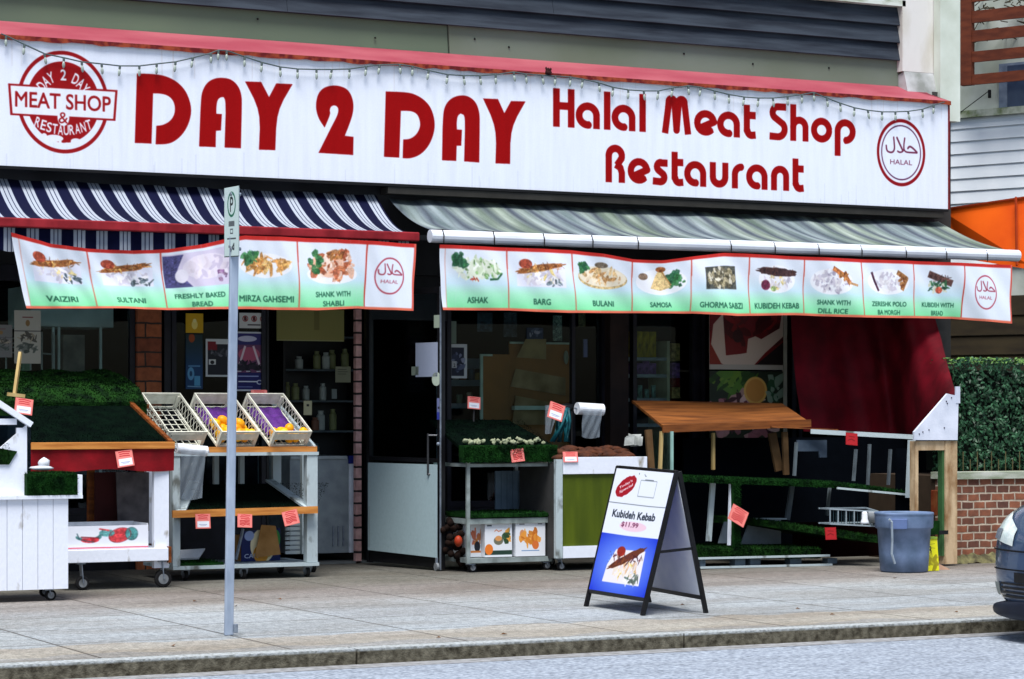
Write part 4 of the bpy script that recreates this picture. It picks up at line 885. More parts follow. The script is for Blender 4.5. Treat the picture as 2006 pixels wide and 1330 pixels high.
# fruit carton on the shelf
c = Cv(.62, .19, 300, (224, 228, 238)); c.ell(.16, .1, .1, .035, (70, 130, 130)); c.ell(.17, .075, .07, .025, (190, 50, 60)); c.ell(.15, .12, .09, .03, (228, 232, 240)); c.ell(.40, .11, .085, .055, (196, 60, 66), rot=.3); c.ell(.49, .12, .045, .05, (74, 140, 140)); c.ell(.3, .13, .06, .03, (90, 150, 150)); c.line([(.0, .01), (.62, .01)], .008, (190, 40, 60)); c.line([(.24, .165), (.32, .15)], .012, (200, 60, 66)); c.line([(.07, .13), (.09, .08), (.2, .055)], .007, (40, 70, 80)); c.ell(.40, .11, .09, .06, (120, 30, 40), ri=.93, rot=.3); c.ell(.49, .12, .05, .055, (40, 80, 84), ri=.9); c.line([(.1, .1), (.24, .09)], .008, (120, 20, 30)); c.grain(.0, .03, .62, .17, .2); c.blur(2)
cb = thing('fruit_carton', 'open white fruit carton with red and teal melon print under the red cloth', 'box', (fx(215, Y), Y + .2, Zs + .002))
X0, X1 = fx(134, Y), fx(292, Y); ZT = fz(210, 1030, Y)
panel('printed_front', (X0, Y + .02, Zs + .003), (X1, Y + .02, Zs + .003), (X1, Y + .02, ZT), (X0, Y + .02, ZT), img_mat('melon_print', c, rough=.6), cb, .005)
mb = MB(); mb.box(X0, X0 + .005, Y + .026, Y + .4, Zs + .003, ZT); mb.box(X1 - .005, X1, Y + .026, Y + .4, Zs + .003, ZT + .015); mb.box(X0 + .006, X1 - .006, Y + .4, Y + .405, Zs + .003, ZT + .02); mb.box(X0 + .006, X1 - .006, Y + .026, Y + .399, Zs + .003, Zs + .008)
mb.build('carton_sides', WHITEP, cb)
# wooden stick with card at far left
q = P(40, 690, Y + .7); q2 = P(28, 776, Y + .6)
st = thing('wooden_stick', 'pale wooden stick with a cross foot standing in the turf at far left', 'stick', tuple(q2))
MB().beam(q2, q, .025, .03).build('shaft', PALEW, st); MB().beam(P(15, 772, Y + .6), P(48, 776, Y + .6), .04, .03).build('foot', PALEW, st)
card(47, 796, Y - .5, .15, .13, -8, 'pink price card with white slip beside the wooden stick at the far left')

# ================================================================== C. CRATE STAND
Y = 21.05
cs = thing('crate_stand', 'white painted wooden stand on casters with tilted crates on top and a turf shelf', 'produce stand', (fx(480, Y), Y + .4, 0))
Xr0, Xr1 = fx(600, Y), fx(621, Y); Xl0, Xl1 = fx(337, Y), fx(352, Y)
ztop = fz(480, 886, Y); zbot = fz(600, 1102, Y)
MB().box(Xr0, Xr1, Y - .02, Y + .07, zbot + .001, ztop - .03).build('leg', WOODW2, cs, bevel=.004)
MB().box(Xl0, Xl1, Y - .02, Y + .07, zbot + .001, ztop - .03).build('leg', WOODW2, cs, bevel=.004)
for px in (420, 470, 535, 592): 
    yy = Y + .8; MB().box(fx(px, yy), fx(px + (16 if px == 535 else 9), yy), yy, yy + .05, zbot + .03 if px > 580 else .75, ztop).build('back_post', WOODW2, cs)
MB().box(Xl0 - .01, Xr1 + .005, Y - .03, Y + .85, ztop - .029, ztop).build('top_board', WOODW2, cs)
MB().box(Xl1, Xr1 - .01, Y - .028, Y + .02, ztop + .001, ztop + .05).build('top_rail', PINEF, cs)
MB().box(Xl0, Xr1 + .01, Y - .03, Y + .8, zbot - .03, zbot).build('bottom_board', WOODW2, cs)
mb = MB(); mb.beam((Xr1 - .02, Y, ztop + .02), P(532, 782, Y + .75), .03, .06); mb.build('side_rail', WOODW2, cs)
# sloping turf shelf
zf = fz(480, 1004, Y - .05); a_, b_ = Vector((Xl0 - .02, Y - .08, zf)), Vector((Xr0 + .05, Y - .08, zf)); zb2 = P(460, 948, Y + .75).z
c_, d_ = Vector((fx(528, Y + .75), Y + .75, zb2)), Vector((fx(380, Y + .75), Y + .75, zb2))
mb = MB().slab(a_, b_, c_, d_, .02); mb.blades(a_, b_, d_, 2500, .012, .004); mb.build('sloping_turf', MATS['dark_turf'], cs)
MB().beam(a_ + Vector((-.01, -.015, 0)), b_ + Vector((.02, -.015, .015)), .025, .065).build('shelf_rail', PINEF, cs)
MB().beam(b_ + Vector((-.03, .02, .02)), c_ + Vector((0, 0, .03)), .09, .02).build('shelf_side', WOODW2, cs); MB().beam(a_ + Vector((.08, .02, .02)), d_ + Vector((0, 0, .03)), .09, .02).build('shelf_side', WOODW2, cs)
mb = MB(); bz = zbot + .001; mb.box(fx(355, Y), fx(440, Y), Y + .02, Y + .7, bz, bz + .02); mb.blades((fx(355, Y), Y + .02, bz + .02), (fx(440, Y), Y + .02, bz + .02), (fx(355, Y), Y + .7, bz + .02), 1500, .03, .005); mb.build('bottom_turf', TURF, cs)
for px, dy in ((480, .0), (366, .05), (605, .0), (553, .62), (617, .6)): caster(cs, fx(px, Y + dy), Y + dy + .03, zbot - .031, .05, face=1)
# corrugated side sheet
mb = MB()
for i in range(9): mb.box(fx(560, Y + .85), fx(590, Y + .85), Y + .86 , Y + .88, zbot + .03 + i * .045, zbot + .06 + i * .045)
mb.build('louvred_back', WOODW2, cs)
# crates (copied)
L, Wd, Hh = .60, .40, .17
def make_crate():
    t = thing('plastic_crate', '', 'crate', (0, 0, 0), 'pale plastic crates tilted on the stand')
    mb = MB(); r = .011
    def ring(z_, k=1.0, h=.02):
        mb.box(0, Wd, 0, r, z_, z_ + h); mb.box(0, Wd, L - r, L, z_, z_ + h); mb.box(0, r, r, L - r, z_, z_ + h); mb.box(Wd - r, Wd, r, L - r, z_, z_ + h)
    ring(Hh - .022, h=.022); ring(0)
    for x in (0, Wd - .03):
        for y in (0, L - .03): mb.box(x, x + .03, y, y + .03, .021, Hh - .023)
    fr = mb.build('frame', PLAST, t)
    mb = MB()
    for i in range(9):
        y = .05 + i * .0615
        mb.beam((.006, y - .03, .02), (.006, y + .03, Hh - .022), .004, .005); mb.beam((.006, y + .03, .02), (.006, y - .03, Hh - .022), .003, .004)
    lt_ = mb.build('side_lattice', PLAST, t); l2 = lt_.copy(); C.objects.link(l2); l2.parent = t; l2.location = (Wd - .011, 0, 0)
    MB().box(.03, Wd - .03, .001, .007, .075, Hh - .03).build('end_panel', PLAST, t); MB().box(.03, Wd - .03, L - .007, L - .001, .05, Hh - .03).build('end_panel', PLAST, t)
    mb = MB()
    for i in range(6): mb.box(.02 + i * .068, .026 + i * .068, .02, L - .02, .004, .012)
    for i in range(8): mb.box(.02, Wd - .02, .03 + i * .072, .036 + i * .072, .0125, .017)
    mb.build('base_grid', PLAST, t); return t
crate0 = make_crate(); crates = []
tilt = math.atan2(P(480, 790, Y + .62).z - ztop - .06, .55); tilt = R(36)
PURP = M8('purple_tissue', (92, 44, 128), (62, 28, 92), rough=.7, scale=12, bump=.6, bscale=40)
xs_ = [fx(388, Y) - .36 , fx(505, Y) - .43, fx(605, Y) - .42]
lab = ['empty pale plastic crate tilted on the stand, nearest the red cloth stall', 'tilted pale crate lined with purple tissue holding lemons, behind the sign post', 'tilted pale crate with purple tissue and few lemons, next to the shop doorway']
for i, x in enumerate(xs_):
    o = crate0 if i == 0 else dup(crate0)
    o.location = (x + .03, Y - .01, ztop + .05); o.rotation_euler = (tilt, 0, R(11)); o['label'] = lab[i]; crates.append(o)
bpy.context.view_layer.update()
def incrate(o, x, y, z_): return Matrix.LocRotScale(o.location, o.rotation_euler.to_quaternion(), None) @ Vector((x, y, z_))
for i in (1, 2):
    o = crates[i]; a_, b_, c_, d_ = [incrate(o, *q) for q in ((.025, .13, .03), (Wd - .025, .13, .03), (Wd - .025, L - .03, .035), (.025, L - .03, .035))]
    def fn(u, v, a_=a_, b_=b_, c_=c_, d_=d_): 
        p = (a_ * (1 - u) + b_ * u) * (1 - v) + (d_ * (1 - u) + c_ * u) * v; return p + Vector((0, 0, .008 * math.sin(u * 19 + v * 7) + .006 * math.sin(v * 23)))
    t_ = MB().grid(fn, 16, 16).build('tissue_sheet', PURP); tag(t_, ['', 'purple tissue sheet lining the lemon crate behind the sign post', 'purple tissue sheet lining the crate beside the doorway'][i], 'tissue')
LEM = M8('lemon_peel', (240, 198, 30), (226, 168, 16), rough=.4, scale=10, bump=.1)
_n = LEM.node_tree.nodes; _l = LEM.node_tree.links; _b = _n['Principled BSDF']; _src = _b.inputs['Base Color'].links[0].from_socket
_oi = _n.new('ShaderNodeObjectInfo'); _cr = _n.new('ShaderNodeValToRGB'); _cr.color_ramp.elements[0].color = (1, 1, 1, 1); _cr.color_ramp.elements[1].color = (.9, .58, .5, 1); _l.new(_oi.outputs['Random'], _cr.inputs[0])
_mx = _n.new('ShaderNodeMixRGB'); _mx.blend_type = 'MULTIPLY'; _mx.inputs[0].default_value = 1; _l.new(_src, _mx.inputs[1]); _l.new(_cr.outputs[0], _mx.inputs[2]); _l.new(_mx.outputs[0], _b.inputs['Base Color'])
lem = None; spots = []
for ci, n in ((1, 19), (2, 8)):
    for k in range(n):
        row = k // 5; spots.append((crates[ci], .06 + (k % 5) * .075 + random.uniform(-.012, .012) + (row % 2) * .02, (.05 + row * .07), .06 + .045 * (k % 3 == 1) + random.uniform(0, .02), ci))
spots += [(crates[1], .17, .09, .11, 1), (crates[1], .24, .07, .1, 1), (crates[2], .12, .08, .1, 2)]
for k, (o, x, y, z_, ci) in enumerate(spots):
    if lem is None:
        mb = MB(); mb.ico((0, 0, 0), .043, (1.22, 1, 1), sub=3); mb.ico((.04, 0, 0), .011, (1, .8, .8), sub=1); lem = mb.build('lemon', LEM, smooth=True); l_ = lem
    else: l_ = dup(lem)
    l_.location = incrate(o, min(x, Wd - .05), y, z_); l_.rotation_euler = (random.random() * 6, random.random() * 6, random.random() * 6)
    tag(l_, 'yellow lemon piled in the purple lined crate behind the sign post' if ci == 1 else 'yellow lemon at the foot of the crate next to the shop doorway', 'lemon', 'lemons in the crate behind the sign post' if ci == 1 else 'lemons in the crate next to the doorway')
# plastic bits in first crate
o = crates[0]; mb = MB()
for k in range(7): mb.ico(incrate(o, .08 + k * .035, .06 + random.random() * .05, .04), .035, (1, .7, .5), jit=.4)
tag(mb.build('plastic_film', FILM, smooth=True), 'crumpled clear plastic film left in the bottom of the empty crate', 'film')
card(508, 771, Y + .62, .16, .07, 0, 'small white card clipped to the top edge of the crate beside the doorway')
card(398, 1021, Y - .13, .14, .13, 0, 'pink price card with white slip on the pine shelf rail left of the post')
card(480, 1020, Y - .13, .14, .12, -3, 'plain red price card on the pine shelf rail just right of the sign post', False)
card(570, 1014, Y - .13, .15, .13, 12, 'tilted red price card at the right end of the pine shelf rail', False)
# banana carton, torn
yy = Y + .35; c = Cv(.4, .36, 250, (24, 36, 92)); c.ell(.22, .18, .13, .2, (240, 230, 190)); c.ell(.2, .08, .08, .1, (228, 160, 60)); c.text('CAPI', .1, .06, .05, (210, 220, 240)); c.ell(.35, .24, .05, .11, (60, 150, 70)); c.ell(.28, .2, .05, .16, (224, 190, 110)); c.ell(.08, .3, .05, .06, (150, 170, 220))
bc = thing('fruit_carton', 'torn cardboard fruit carton with dark blue print on the stand\'s bottom board', 'box', (fx(515, yy), yy, zbot + .002))
X0, X1, z0, z1 = ext(473, 1085, 553, 1020, yy); 
panel('printed_front', (X0, yy, zbot + .003), (X1, yy + .05, zbot + .003), (X1, yy + .05, zbot + .3), (X0, yy, zbot + .28), img_mat('blue_carton_print', c, rough=.6), bc, .01)
mb = MB(); mb.slab(P(499, 1092, yy - .04), P(550, 1086, yy - .04), P(540, 1030, yy - .02), P(512, 1028, yy - .02), .008); mb.build('cardboard_flap', CARD, bc)
MB().box(X0 + .02, X1 - .02, yy + .062, yy + .3, zbot + .003, zbot + .24).build('carton_body', CARD, bc)
tag(MB().beam(P(462, 1096, Y + .2), P(476, 1036, Y + .25), .02, .02).build('metal_rod', STEEL), 'thin grey metal rod leaning inside the crate stand beside the carton', 'rod')
tag(MB().slab(P(338, 1094, Y + .2), P(390, 1092, Y + .2), P(402, 1074, Y + .3), P(340, 1078, Y + .3), .02).build('foam_tray', WHITEP), 'flat white foam tray lying at the left of the stand\'s bottom board', 'tray')
# bag roll on the left stall end
def bag_roll(name, label, px0, py0, px1, py1, Yr, rad, hang, wtop, wbot, flip=0):
    p, q = P(px0, py0, Yr), P(px1, py1, Yr); t = thing(name, label, 'bag roll', tuple((p + q) / 2))
    MB().tube([p, p + (q - p) * .03, q - (q - p) * .03, q], rad, 20).build('roll', WHITEP, t, smooth=False)
    MB().tube([p - (q - p) * .08, q + (q - p) * .08], .01, 8).build('spindle', STEEL, t)
    m_ = p * .45 + q * .55
    def fn(u, v):
        wd = wtop + (wbot - wtop) * (1 - v); c_ = p + (q - p) * (.5 + flip * .1 * (1 - v))
        return (c_.x + (u - .5) * wd, Yr - rad - .005 + .012 * math.sin(u * 5 + v * 3) * (1 - v) + .004 * math.sin(u * 17 - v * 9), c_.z - hang * (1 - v) - .02 * math.sin(u * 3) * (1 - v))
    MB().grid(fn, 24, 16).build('hanging_bag', FILM, t, smooth=True); return t
bag_roll('bag_roll', 'white produce bag roll between the red cloth stall and the crate stand', 346, 878, 405, 884, 20.6, .045, .42, .23, .2, -1)

# ================================================================== DOORWAY: freezer, shelving, notices
yy = 22.95
fr = thing('chest_freezer', 'white freezer with a blue corner standing just inside the shop doorway', 'freezer', (fx(660, yy), yy + .3, .022))
X0, X1 = fx(624, yy), fx(702, yy); z0, z1 = .1, fz(660, 899, yy)
MB().box(X0 - .3, X1, yy + .02, yy + .9, z0, z1).build('cabinet', M8('freezer_grey', (150, 160, 164), (130, 140, 146), rough=.5), fr)
MB().box(fx(684, yy), X1, yy - .01, yy + .019, z0, z1 - .05).build('corner_trim', M8('freezer_white', (232, 240, 250), rough=.4), fr, bevel=.004)
MB().box(fx(683, yy), X1 + .003, yy - .012, yy + .1, z1 - .049, z1 + .03).build('corner_cap', M8('blue_plastic', (30, 44, 128), rough=.4), fr)
MB().box(X0 - .3, X1 - .12, yy, yy + .9, z1 + .001, z1 + .03).build('lid', M8('freezer_lid', (170, 180, 182), rough=.4), fr)
mb = MB()
for px in (652, 662, 672): mb.box(fx(px, yy), fx(px + 3, yy), yy + .005, yy + .018, .17, .37)
mb.build('vent', STEEL, fr)
yy = 24.3
sh = thing('shop_shelving', 'dark shop shelving with jars seen inside through the open doorway', 'shelving', (fx(640, yy), yy + .2, .02))
X0, X1 = fx(560, yy), fx(704, yy); mb = MB()
for z_ in (.35, .68, 1.0, 1.3, 1.62, 1.95, 2.3): mb.box(X0, X1, yy, yy + .35, z_, z_ + .02)
mb.build('shelf', M8('dark_shelf', (88, 100, 106), rough=.6), sh)
mb = MB(); mb.box(X0 - .03, X0 - .001, yy, yy + .35, .02, 2.6); mb.box(X1 + .001, X1 + .03, yy, yy + .35, .02, 2.6); mb.box(X0 - .03, X1 + .03, yy + .352, yy + .37, .02, 2.6); mb.build('shelf_frame', DARKM, sh)
JM = [M8('jar_%s' % k, c_, rough=.35) for k, c_ in (('olive', (140, 146, 100)), ('brown', (140, 96, 76)), ('pale', (190, 200, 196)), ('teal', (96, 136, 146)))]
protos = []
def jar_at(k, x, y, z_, label, grp):
    if len(protos) <= k:
        h_ = .17 if k % 2 else .2; o = MB().lathe([(.035, 0), (.042, .01), (.042, h_ * .75), (.026, h_ * .85), (.028, h_)], 0, 0, 12).build('jar', JM[k]); protos.append(o)
    else: o = dup(protos[k])
    q9 = random.uniform(.65, 1.15); o.scale = (random.uniform(.7, 1.15), .9, q9); o.location = (x + random.uniform(-.03, .03), y + random.uniform(0, .1), z_); tag(o, label, 'jar', grp); return o
for j, z_ in enumerate((.7, 1.02, 1.32, 1.64, 1.97)):
    for i in range(7):
        if random.random() < .6: kk = min(len(protos), random.randrange(4)); jar_at(kk, X0 + .07 + i * .105, yy + .08, z_ + .001, '%s jar on the %s shelf of goods inside the open doorway' % (['olive green', 'brown', 'pale', 'teal'][kk], ['bottom', 'second lowest', 'middle', 'second highest', 'top'][j]), 'jars on the shelving inside the doorway')
def notice(x0, y0, x1, y1, Yn, rgb, label, draw=None, name='notice', cat='notice', rough=.6):
    X0, X1, z0, z1 = ext(x0, y0, x1, y1, Yn); c = Cv(X1 - X0, z1 - z0, 320, rgb)
    if draw: draw(c, X1 - X0, z1 - z0)
    o = panel(name, (X0, Yn, z0), (X1, Yn, z0), (X1, Yn, z1), (X0, Yn, z1), img_mat(name + '_print', c, rough=rough), None, .003); return tag(o, label, cat)
YG = FY - .012
def lines(c, w_, h_, n=4, col=(80, 80, 80), y0=.8):
    for i in range(n): c.line([(w_ * .15, h_ * (y0 - i * .14)), (w_ * (.6 + .25 * random.random()), h_ * (y0 - i * .14))], h_ * .03, col)
notice(542, 606, 674, 668, 23.4, (150, 146, 84), 'large plain yellowish board hung across the top of the doorway', lambda c, w_, h_: (c.rect(0, 0, w_, .01, (170, 170, 120)), c.rect(w_ * .55, h_ * .35, w_ * .63, h_, (128, 122, 70))), 'hanging_board', 'board')
notice(657, 718, 687, 749, 24.25, (176, 176, 148), 'curled cream paper notice taped to the shelving inside the doorway', lambda c, w_, h_: lines(c, w_, h_, 3))
notice(650, 762, 660, 781, 24.25, (150, 160, 160), 'tiny grey paper tag under the curled cream notice')
notice(595, 785, 611, 813, 22.98, (190, 186, 150), 'small cream card with a dark square hanging at the doorway edge', lambda c, w_, h_: c.rect(w_ * .35, h_ * .6, w_ * .65, h_ * .75, (40, 40, 40)))
def yel(c, w_, h_): c.ell(w_ * .5, h_ * .42, w_ * .17, h_ * .24, (236, 216, 120)); c.ell(w_ * .5, h_ * .62, w_ * .1, h_ * .1, (240, 226, 150))
notice(364, 614, 398, 652, YG, (204, 160, 22), 'square yellow sticker with a pale figure at the top of the left window', yel, 'yellow_sticker', 'sticker')
def blu(c, w_, h_):
    c.vgrad(0, w_, h_ * .45, h_, (22, 60, 96), (30, 50, 50)); c.ell(w_ * .3, h_ * .28, w_ * .2, h_ * .12, (90, 150, 190)); c.rect(w_ * .5, h_ * .06, w_ * .85, h_ * .24, (80, 150, 190)); c.line([(w_ * .15, h_ * .42), (w_ * .85, h_ * .42)], .012, (90, 140, 180)); c.ell(w_ * .3, h_ * .28, w_ * .08, h_ * .05, (22, 60, 96)); c.line([(w_ * .1, h_ * .05), (w_ * .9, h_ * .04)], .01, (120, 160, 190)); c.ell(w_ * .35, h_ * .93, w_ * .18, h_ * .08, (150, 70, 30))
notice(364, 655, 397, 762, YG, (24, 62, 104), 'tall dark blue poster under the yellow sticker on the window', blu, 'window_poster', 'poster')
def blk(c, w_, h_):
    c.rect(w_ * .08, h_ * .05, w_ * .95, h_ * .93, (34, 36, 44)); c.rect(w_ * .08, h_ * .7, w_ * .45, h_ * .93, (120, 26, 36)); c.rect(w_ * .4, h_ * .86, w_ * .92, h_ * .93, (200, 204, 206)); c.rect(w_ * .12, h_ * .32, w_ * .4, h_ * .46, (206, 208, 208)); c.ell(w_ * .26, h_ * .38, w_ * .08, h_ * .05, (40, 40, 44)); c.blobs(w_ * .5, h_ * .62, w_ * .35, h_ * .06, [(110, 110, 120), (60, 62, 70)], 18, .3)
notice(403, 664, 452, 738, YG, (196, 202, 204), 'white bordered black and red poster left of the sign post', blk, 'window_poster', 'poster')
def pic3(c, w_, h_):
    for i in range(3): c.ell(w_ * (.2 + .3 * i), h_ * .62, h_ * .2, h_ * .2, (150, 40, 36), ri=.75); c.ell(w_ * (.2 + .3 * i), h_ * .62, h_ * .1, h_ * .14, (50, 44, 44)); c.line([(w_ * (.2 + .3 * i) - h_ * .13, h_ * .75), (w_ * (.2 + .3 * i) + h_ * .13, h_ * .5)], .008, (150, 40, 36))
    c.line([(w_ * .28, h_ * .22), (w_ * .72, h_ * .22)], .012, (60, 50, 50))
notice(469, 613, 526, 643, YG, (206, 208, 204), 'white landscape sign with three round prohibition symbols', pic3, 'prohibition_sign', 'sign')
def navy(c, w_, h_):
    c.rect(w_ * .05, h_ * .03, w_ * .93, h_ * .97, (52, 50, 110)); c.ell(w_ * .42, h_ * .88, w_ * .32, h_ * .05, (196, 196, 220)); c.rect(w_ * .05, h_ * .3, w_ * .93, h_ * .78, (104, 60, 96)); c.ell(w_ * .48, h_ * .62, w_ * .36, h_ * .12, (176, 84, 112))
    for x in (.35, .62): c.line([(w_ * x, h_ * .76), (w_ * (x + (x - .48) * 1.6), h_ * .42)], w_ * .07, (214, 196, 206))
    c.blobs(w_ * .48, h_ * .42, w_ * .38, h_ * .07, [(24, 20, 34), (34, 28, 44)], 26, .35); c.rect(w_ * .05, h_ * .03, w_ * .93, h_ * .31, (28, 30, 96)); c.line([(w_ * .1, h_ * .25), (w_ * .8, h_ * .25)], .012, (150, 160, 210)); c.line([(w_ * .12, h_ * .16), (w_ * .75, h_ * .16)], .012, (220, 224, 236)); c.ell(w_ * .83, h_ * .15, w_ * .1, h_ * .04, (200, 206, 226), ri=.6); c.line([(w_ * .1, h_ * .07), (w_ * .6, h_ * .07)], .008, (120, 130, 190))
    for x in (.15, .45, .8): c.rect(w_ * (x - .07), h_ * .325, w_ * (x + .07), h_ * .34, (210, 210, 224))
notice(460, 650, 518, 766, YG, (198, 204, 214), 'tall navy and pink event poster with a pale border right of the sign post', navy, 'event_poster', 'poster')
# left window contents
def paper1(c, w_, h_):
    c.rect(w_ * .3, h_ * .86, w_ * .7, h_ * .88, (120, 60, 60)); c.ell(w_ * .5, h_ * .76, w_ * .08, h_ * .06, (140, 110, 70)); c.rect(0, h_ * .6, w_, h_ * .62, (90, 90, 90)); c.blobs(w_ * .5, h_ * .5, w_ * .4, h_ * .06, [(80, 78, 72), (160, 150, 130)], 24, .3); c.blobs(w_ * .5, h_ * .3, w_ * .36, h_ * .08, [(70, 78, 72), (110, 116, 110)], 16, .3)
notice(28, 608, 80, 712, YG, (176, 174, 162), 'pale leaflet with small drawings taped inside the far left window', paper1)
notice(-20, 636, 24, 700, YG, (120, 120, 118), 'grey leaflet at the frame edge of the far left window', paper1)
yy = 23.35
kt = thing('steel_hood', 'stainless steel kitchen hood with counter shelves behind the far left window', 'kitchen hood', (fx(140, yy), yy + .3, .02))
HOOD = M8('dull_steel', (190, 202, 196), (160, 172, 168), rough=.5, scale=3)
MB().box(fx(60, yy), fx(222, yy), yy, yy + .8, fz(140, 640, yy), fz(140, 560, yy)).build('canopy', HOOD, kt)
mb = MB()
for px in (103, 114, 196): mb.box(fx(px, yy - .05), fx(px + 4, yy - .05), yy - .05, yy - .02, .02, fz(px, 641, yy))
mb.build('leg', HOOD, kt)
MB().box(fx(20, yy), fx(212, yy), yy + .1, yy + .7, .9, fz(120, 740, yy)).build('counter', M8('kitchen_counter', (60, 70, 84), rough=.6), kt)
MB().box(fx(118, yy + .2), fx(160, yy + .2), yy + .1, yy + .5, fz(140, 740, yy), fz(140, 655, yy)).build('cooker', M8('cooker_enamel', (120, 118, 108), (90, 88, 84), rough=.5), kt)
mb = MB()
for py in (662, 672, 680, 690): mb.tube([P(-10, py, 23.1), P(82, py + 1, 23.1)], .008, 6)
for px in (12, 60, 82, 104): mb.tube([P(px, 650, 23.12), P(px, 725, 23.12)], .009, 6)
mb.tube([P(82, 692, 23.1), P(104, 694, 23.1)], .008, 6)
tag(mb.build('wire_rack', M8('rack_metal', (150, 154, 150), rough=.4)), 'wire display rack standing just inside the far left window', 'rack')
tag(MB().box(fx(44, 23.3), fx(62, 23.3), 23.3, 23.5, fz(50, 726, 23.3), fz(50, 700, 23.3)).build('green_tub', M8('green_tub_plastic', (104, 136, 110), rough=.5), bevel=.01), 'small pale green tub on the rack behind the far left window', 'tub')
# ================================================================== OPEN GLASS DOOR LEAF and WHITE BOARD
dl = thing('glass_door', 'open dark framed glass door leaf with notices and handle, swung out to the pavement', 'door', (fx(722, 22.5), 22.5, .01))
pa, pb2 = Vector((fx(722, 22.5), 22.5, .03)), Vector((fx(868, 21.3), 21.3, .02)); HT = 2.72
dx = (pb2 - pa).normalized(); nn = Vector((dx.y, -dx.x, 0)); nn = nn if nn.x < 0 else -nn
up = Vector((0, 0, 1))
def dpt(u, z_, o=0): return pa + (pb2 - pa) * u + up * (z_ - pa.z) + nn * o
mb = MB(); L_ = (pb2 - pa).length
mb.beam(dpt(.02, .03), dpt(.02, HT), .05, .045, up=tuple(dx)); mb.beam(dpt(.975, .03), dpt(.975, HT), .05, .06, up=tuple(dx)); mb.beam(dpt(.045, HT - .03), dpt(.95, HT - .03), .045, .06); mb.beam(dpt(.045, .13), dpt(.95, .13), .045, .18); mb.beam(dpt(.045, 1.06), dpt(.95, 1.06), .04, .04)
mb.build('frame', DARKM, dl)
MB().beam(dpt(.998, .02, .03), dpt(.998, HT, .03), .012, .012, up=tuple(dx)).build('edge_strip', STEEL, dl)
MB().slab(dpt(.045, .23), dpt(.95, .23), dpt(.95, HT - .06), dpt(.045, HT - .06), .008).build('pane', GLASS, dl)
mb = MB(); mb.tube([dpt(.88, 1.32, .07), dpt(.88, .92, .07)], .011, 8); mb.tube([dpt(.88, 1.30, .07), dpt(.95, 1.30, .0)], .01, 6); mb.tube([dpt(.88, .93, .07), dpt(.95, .93, .0)], .01, 6); mb.build('pull_handle', M8('handle_metal', (70, 72, 76), rough=.3, metal=.6), dl)
MB().ico(dpt(.985, 1.22, .045), .018).build('lock', STEEL, dl)
# white board leaning along the lower door
def dq(px, py, u, o): 
    p = dpt(u, 1, o); return Vector((p.x, p.y, P(px, py, p.y).z))
wbd = panel('white_board', dq(730, 1077, .06, .06), dq(864, 1092, .97, .06), dq(864, 910, .97, .06), dq(733, 906, .06, .06), img_mat('white_board_print', (lambda c: (c.noise(.03), c.line([(.02, .03), (.02, .45)], .01, (120, 130, 130)), c)[2])(Cv(1.2, .9, 60, (156, 178, 184))), rough=.5), None, .02)
tag(wbd, 'plain pale grey board fixed across the bottom of the open glass door', 'board')
lg = thing('board_foot', 'thin metal caster leg under the street end of the open door', 'caster leg', tuple(dpt(1, 0, .05)))
MB().beam(dq(862, 1092, .97, .05), dpt(.97, .06, .05), .02, .02).build('leg', STEEL, lg); q = dpt(.97, .04, .05); MB().lathe([(.02, -.012), (.04, -.012), (.04, .012), (.02, .012)], q.x, q.y, 16, 'x', .04).build('wheel', WHEEL, lg)
def dnotice(px0, py0, px1, py1, rgb, label, draw=None, round_=False, name='notice', cat='notice'):
    def s_(px): # intersect sight line with leaf plane (z ignored)
        lo_, hi_ = 0.0, 1.0
        for _ in range(30):
            m_ = (lo_ + hi_) / 2; p = dpt(m_, 1, .03); pxx = CX + FPX * (p.x * ca - p.y * sa) / (p.x * sa + p.y * ca)
            if pxx < px: lo_ = m_
            else: hi_ = m_
        return m_
    u0, u1 = s_(px0), s_(px1); A_, B_ = dpt(u0, 1, .03), dpt(u1, 1, .03); za, zb_ = P((px0 + px1) / 2, py1, (A_.y + B_.y) / 2).z, P((px0 + px1) / 2, py0, (A_.y + B_.y) / 2).z
    c = Cv((B_ - A_).length, zb_ - za, 320, rgb)
    if draw: draw(c, c.w, c.h)
    A0, B0 = A_.copy(), B_.copy(); A0.z = B0.z = za; A1, B1 = A0.copy(), B0.copy(); A1.z = B1.z = zb_
    if round_:
        ct = (A0 + B1) / 2; mb = MB(); n = 20; rx, rz = (B0 - A0) / 2, Vector((0, 0, (zb_ - za) / 2))
        mb.add([ct + rx * math.cos(6.283 * i / n) + rz * math.sin(6.283 * i / n) for i in range(n)] + [ct + rx * math.cos(6.283 * i / n) + rz * math.sin(6.283 * i / n) - nn * .004 for i in range(n)], [list(range(n)), list(range(n, 2 * n))[::-1]] + [[i, n + i, n + (i + 1) % n, (i + 1) % n] for i in range(n)])
        o = mb.build(name, M8('sticker_cream', (182, 196, 180), rough=.5))
    else: o = panel(name, A0, B0, B1, A1, img_mat(name + '_print', c, rough=.5), None, .003)
    return tag(o, label, cat)
dnotice(814, 671, 857, 738, (150, 160, 182), 'large pale blue sheet of paper stuck to the open glass door', lambda c, w_, h_: c.noise(.06))
dnotice(846, 729, 864, 756, (180, 196, 180), 'round cream sticker low beside the pale blue sheet on the door', None, True, 'round_sticker', 'sticker')
dnotice(850, 617, 865, 642, (150, 164, 148), 'small pale rectangular sticker at the top corner of the open door', None, False, 'door_sticker', 'sticker')
dnotice(856, 780, 864, 822, (110, 118, 160), 'narrow blue and white push sticker beside the door handle', lambda c, w_, h_: (c.rect(0, 0, w_, h_ * .35, (50, 60, 150)), c.rect(w_ * .2, h_ * .5, w_ * .8, h_ * .6, (40, 40, 60))), False, 'push_sticker', 'sticker')
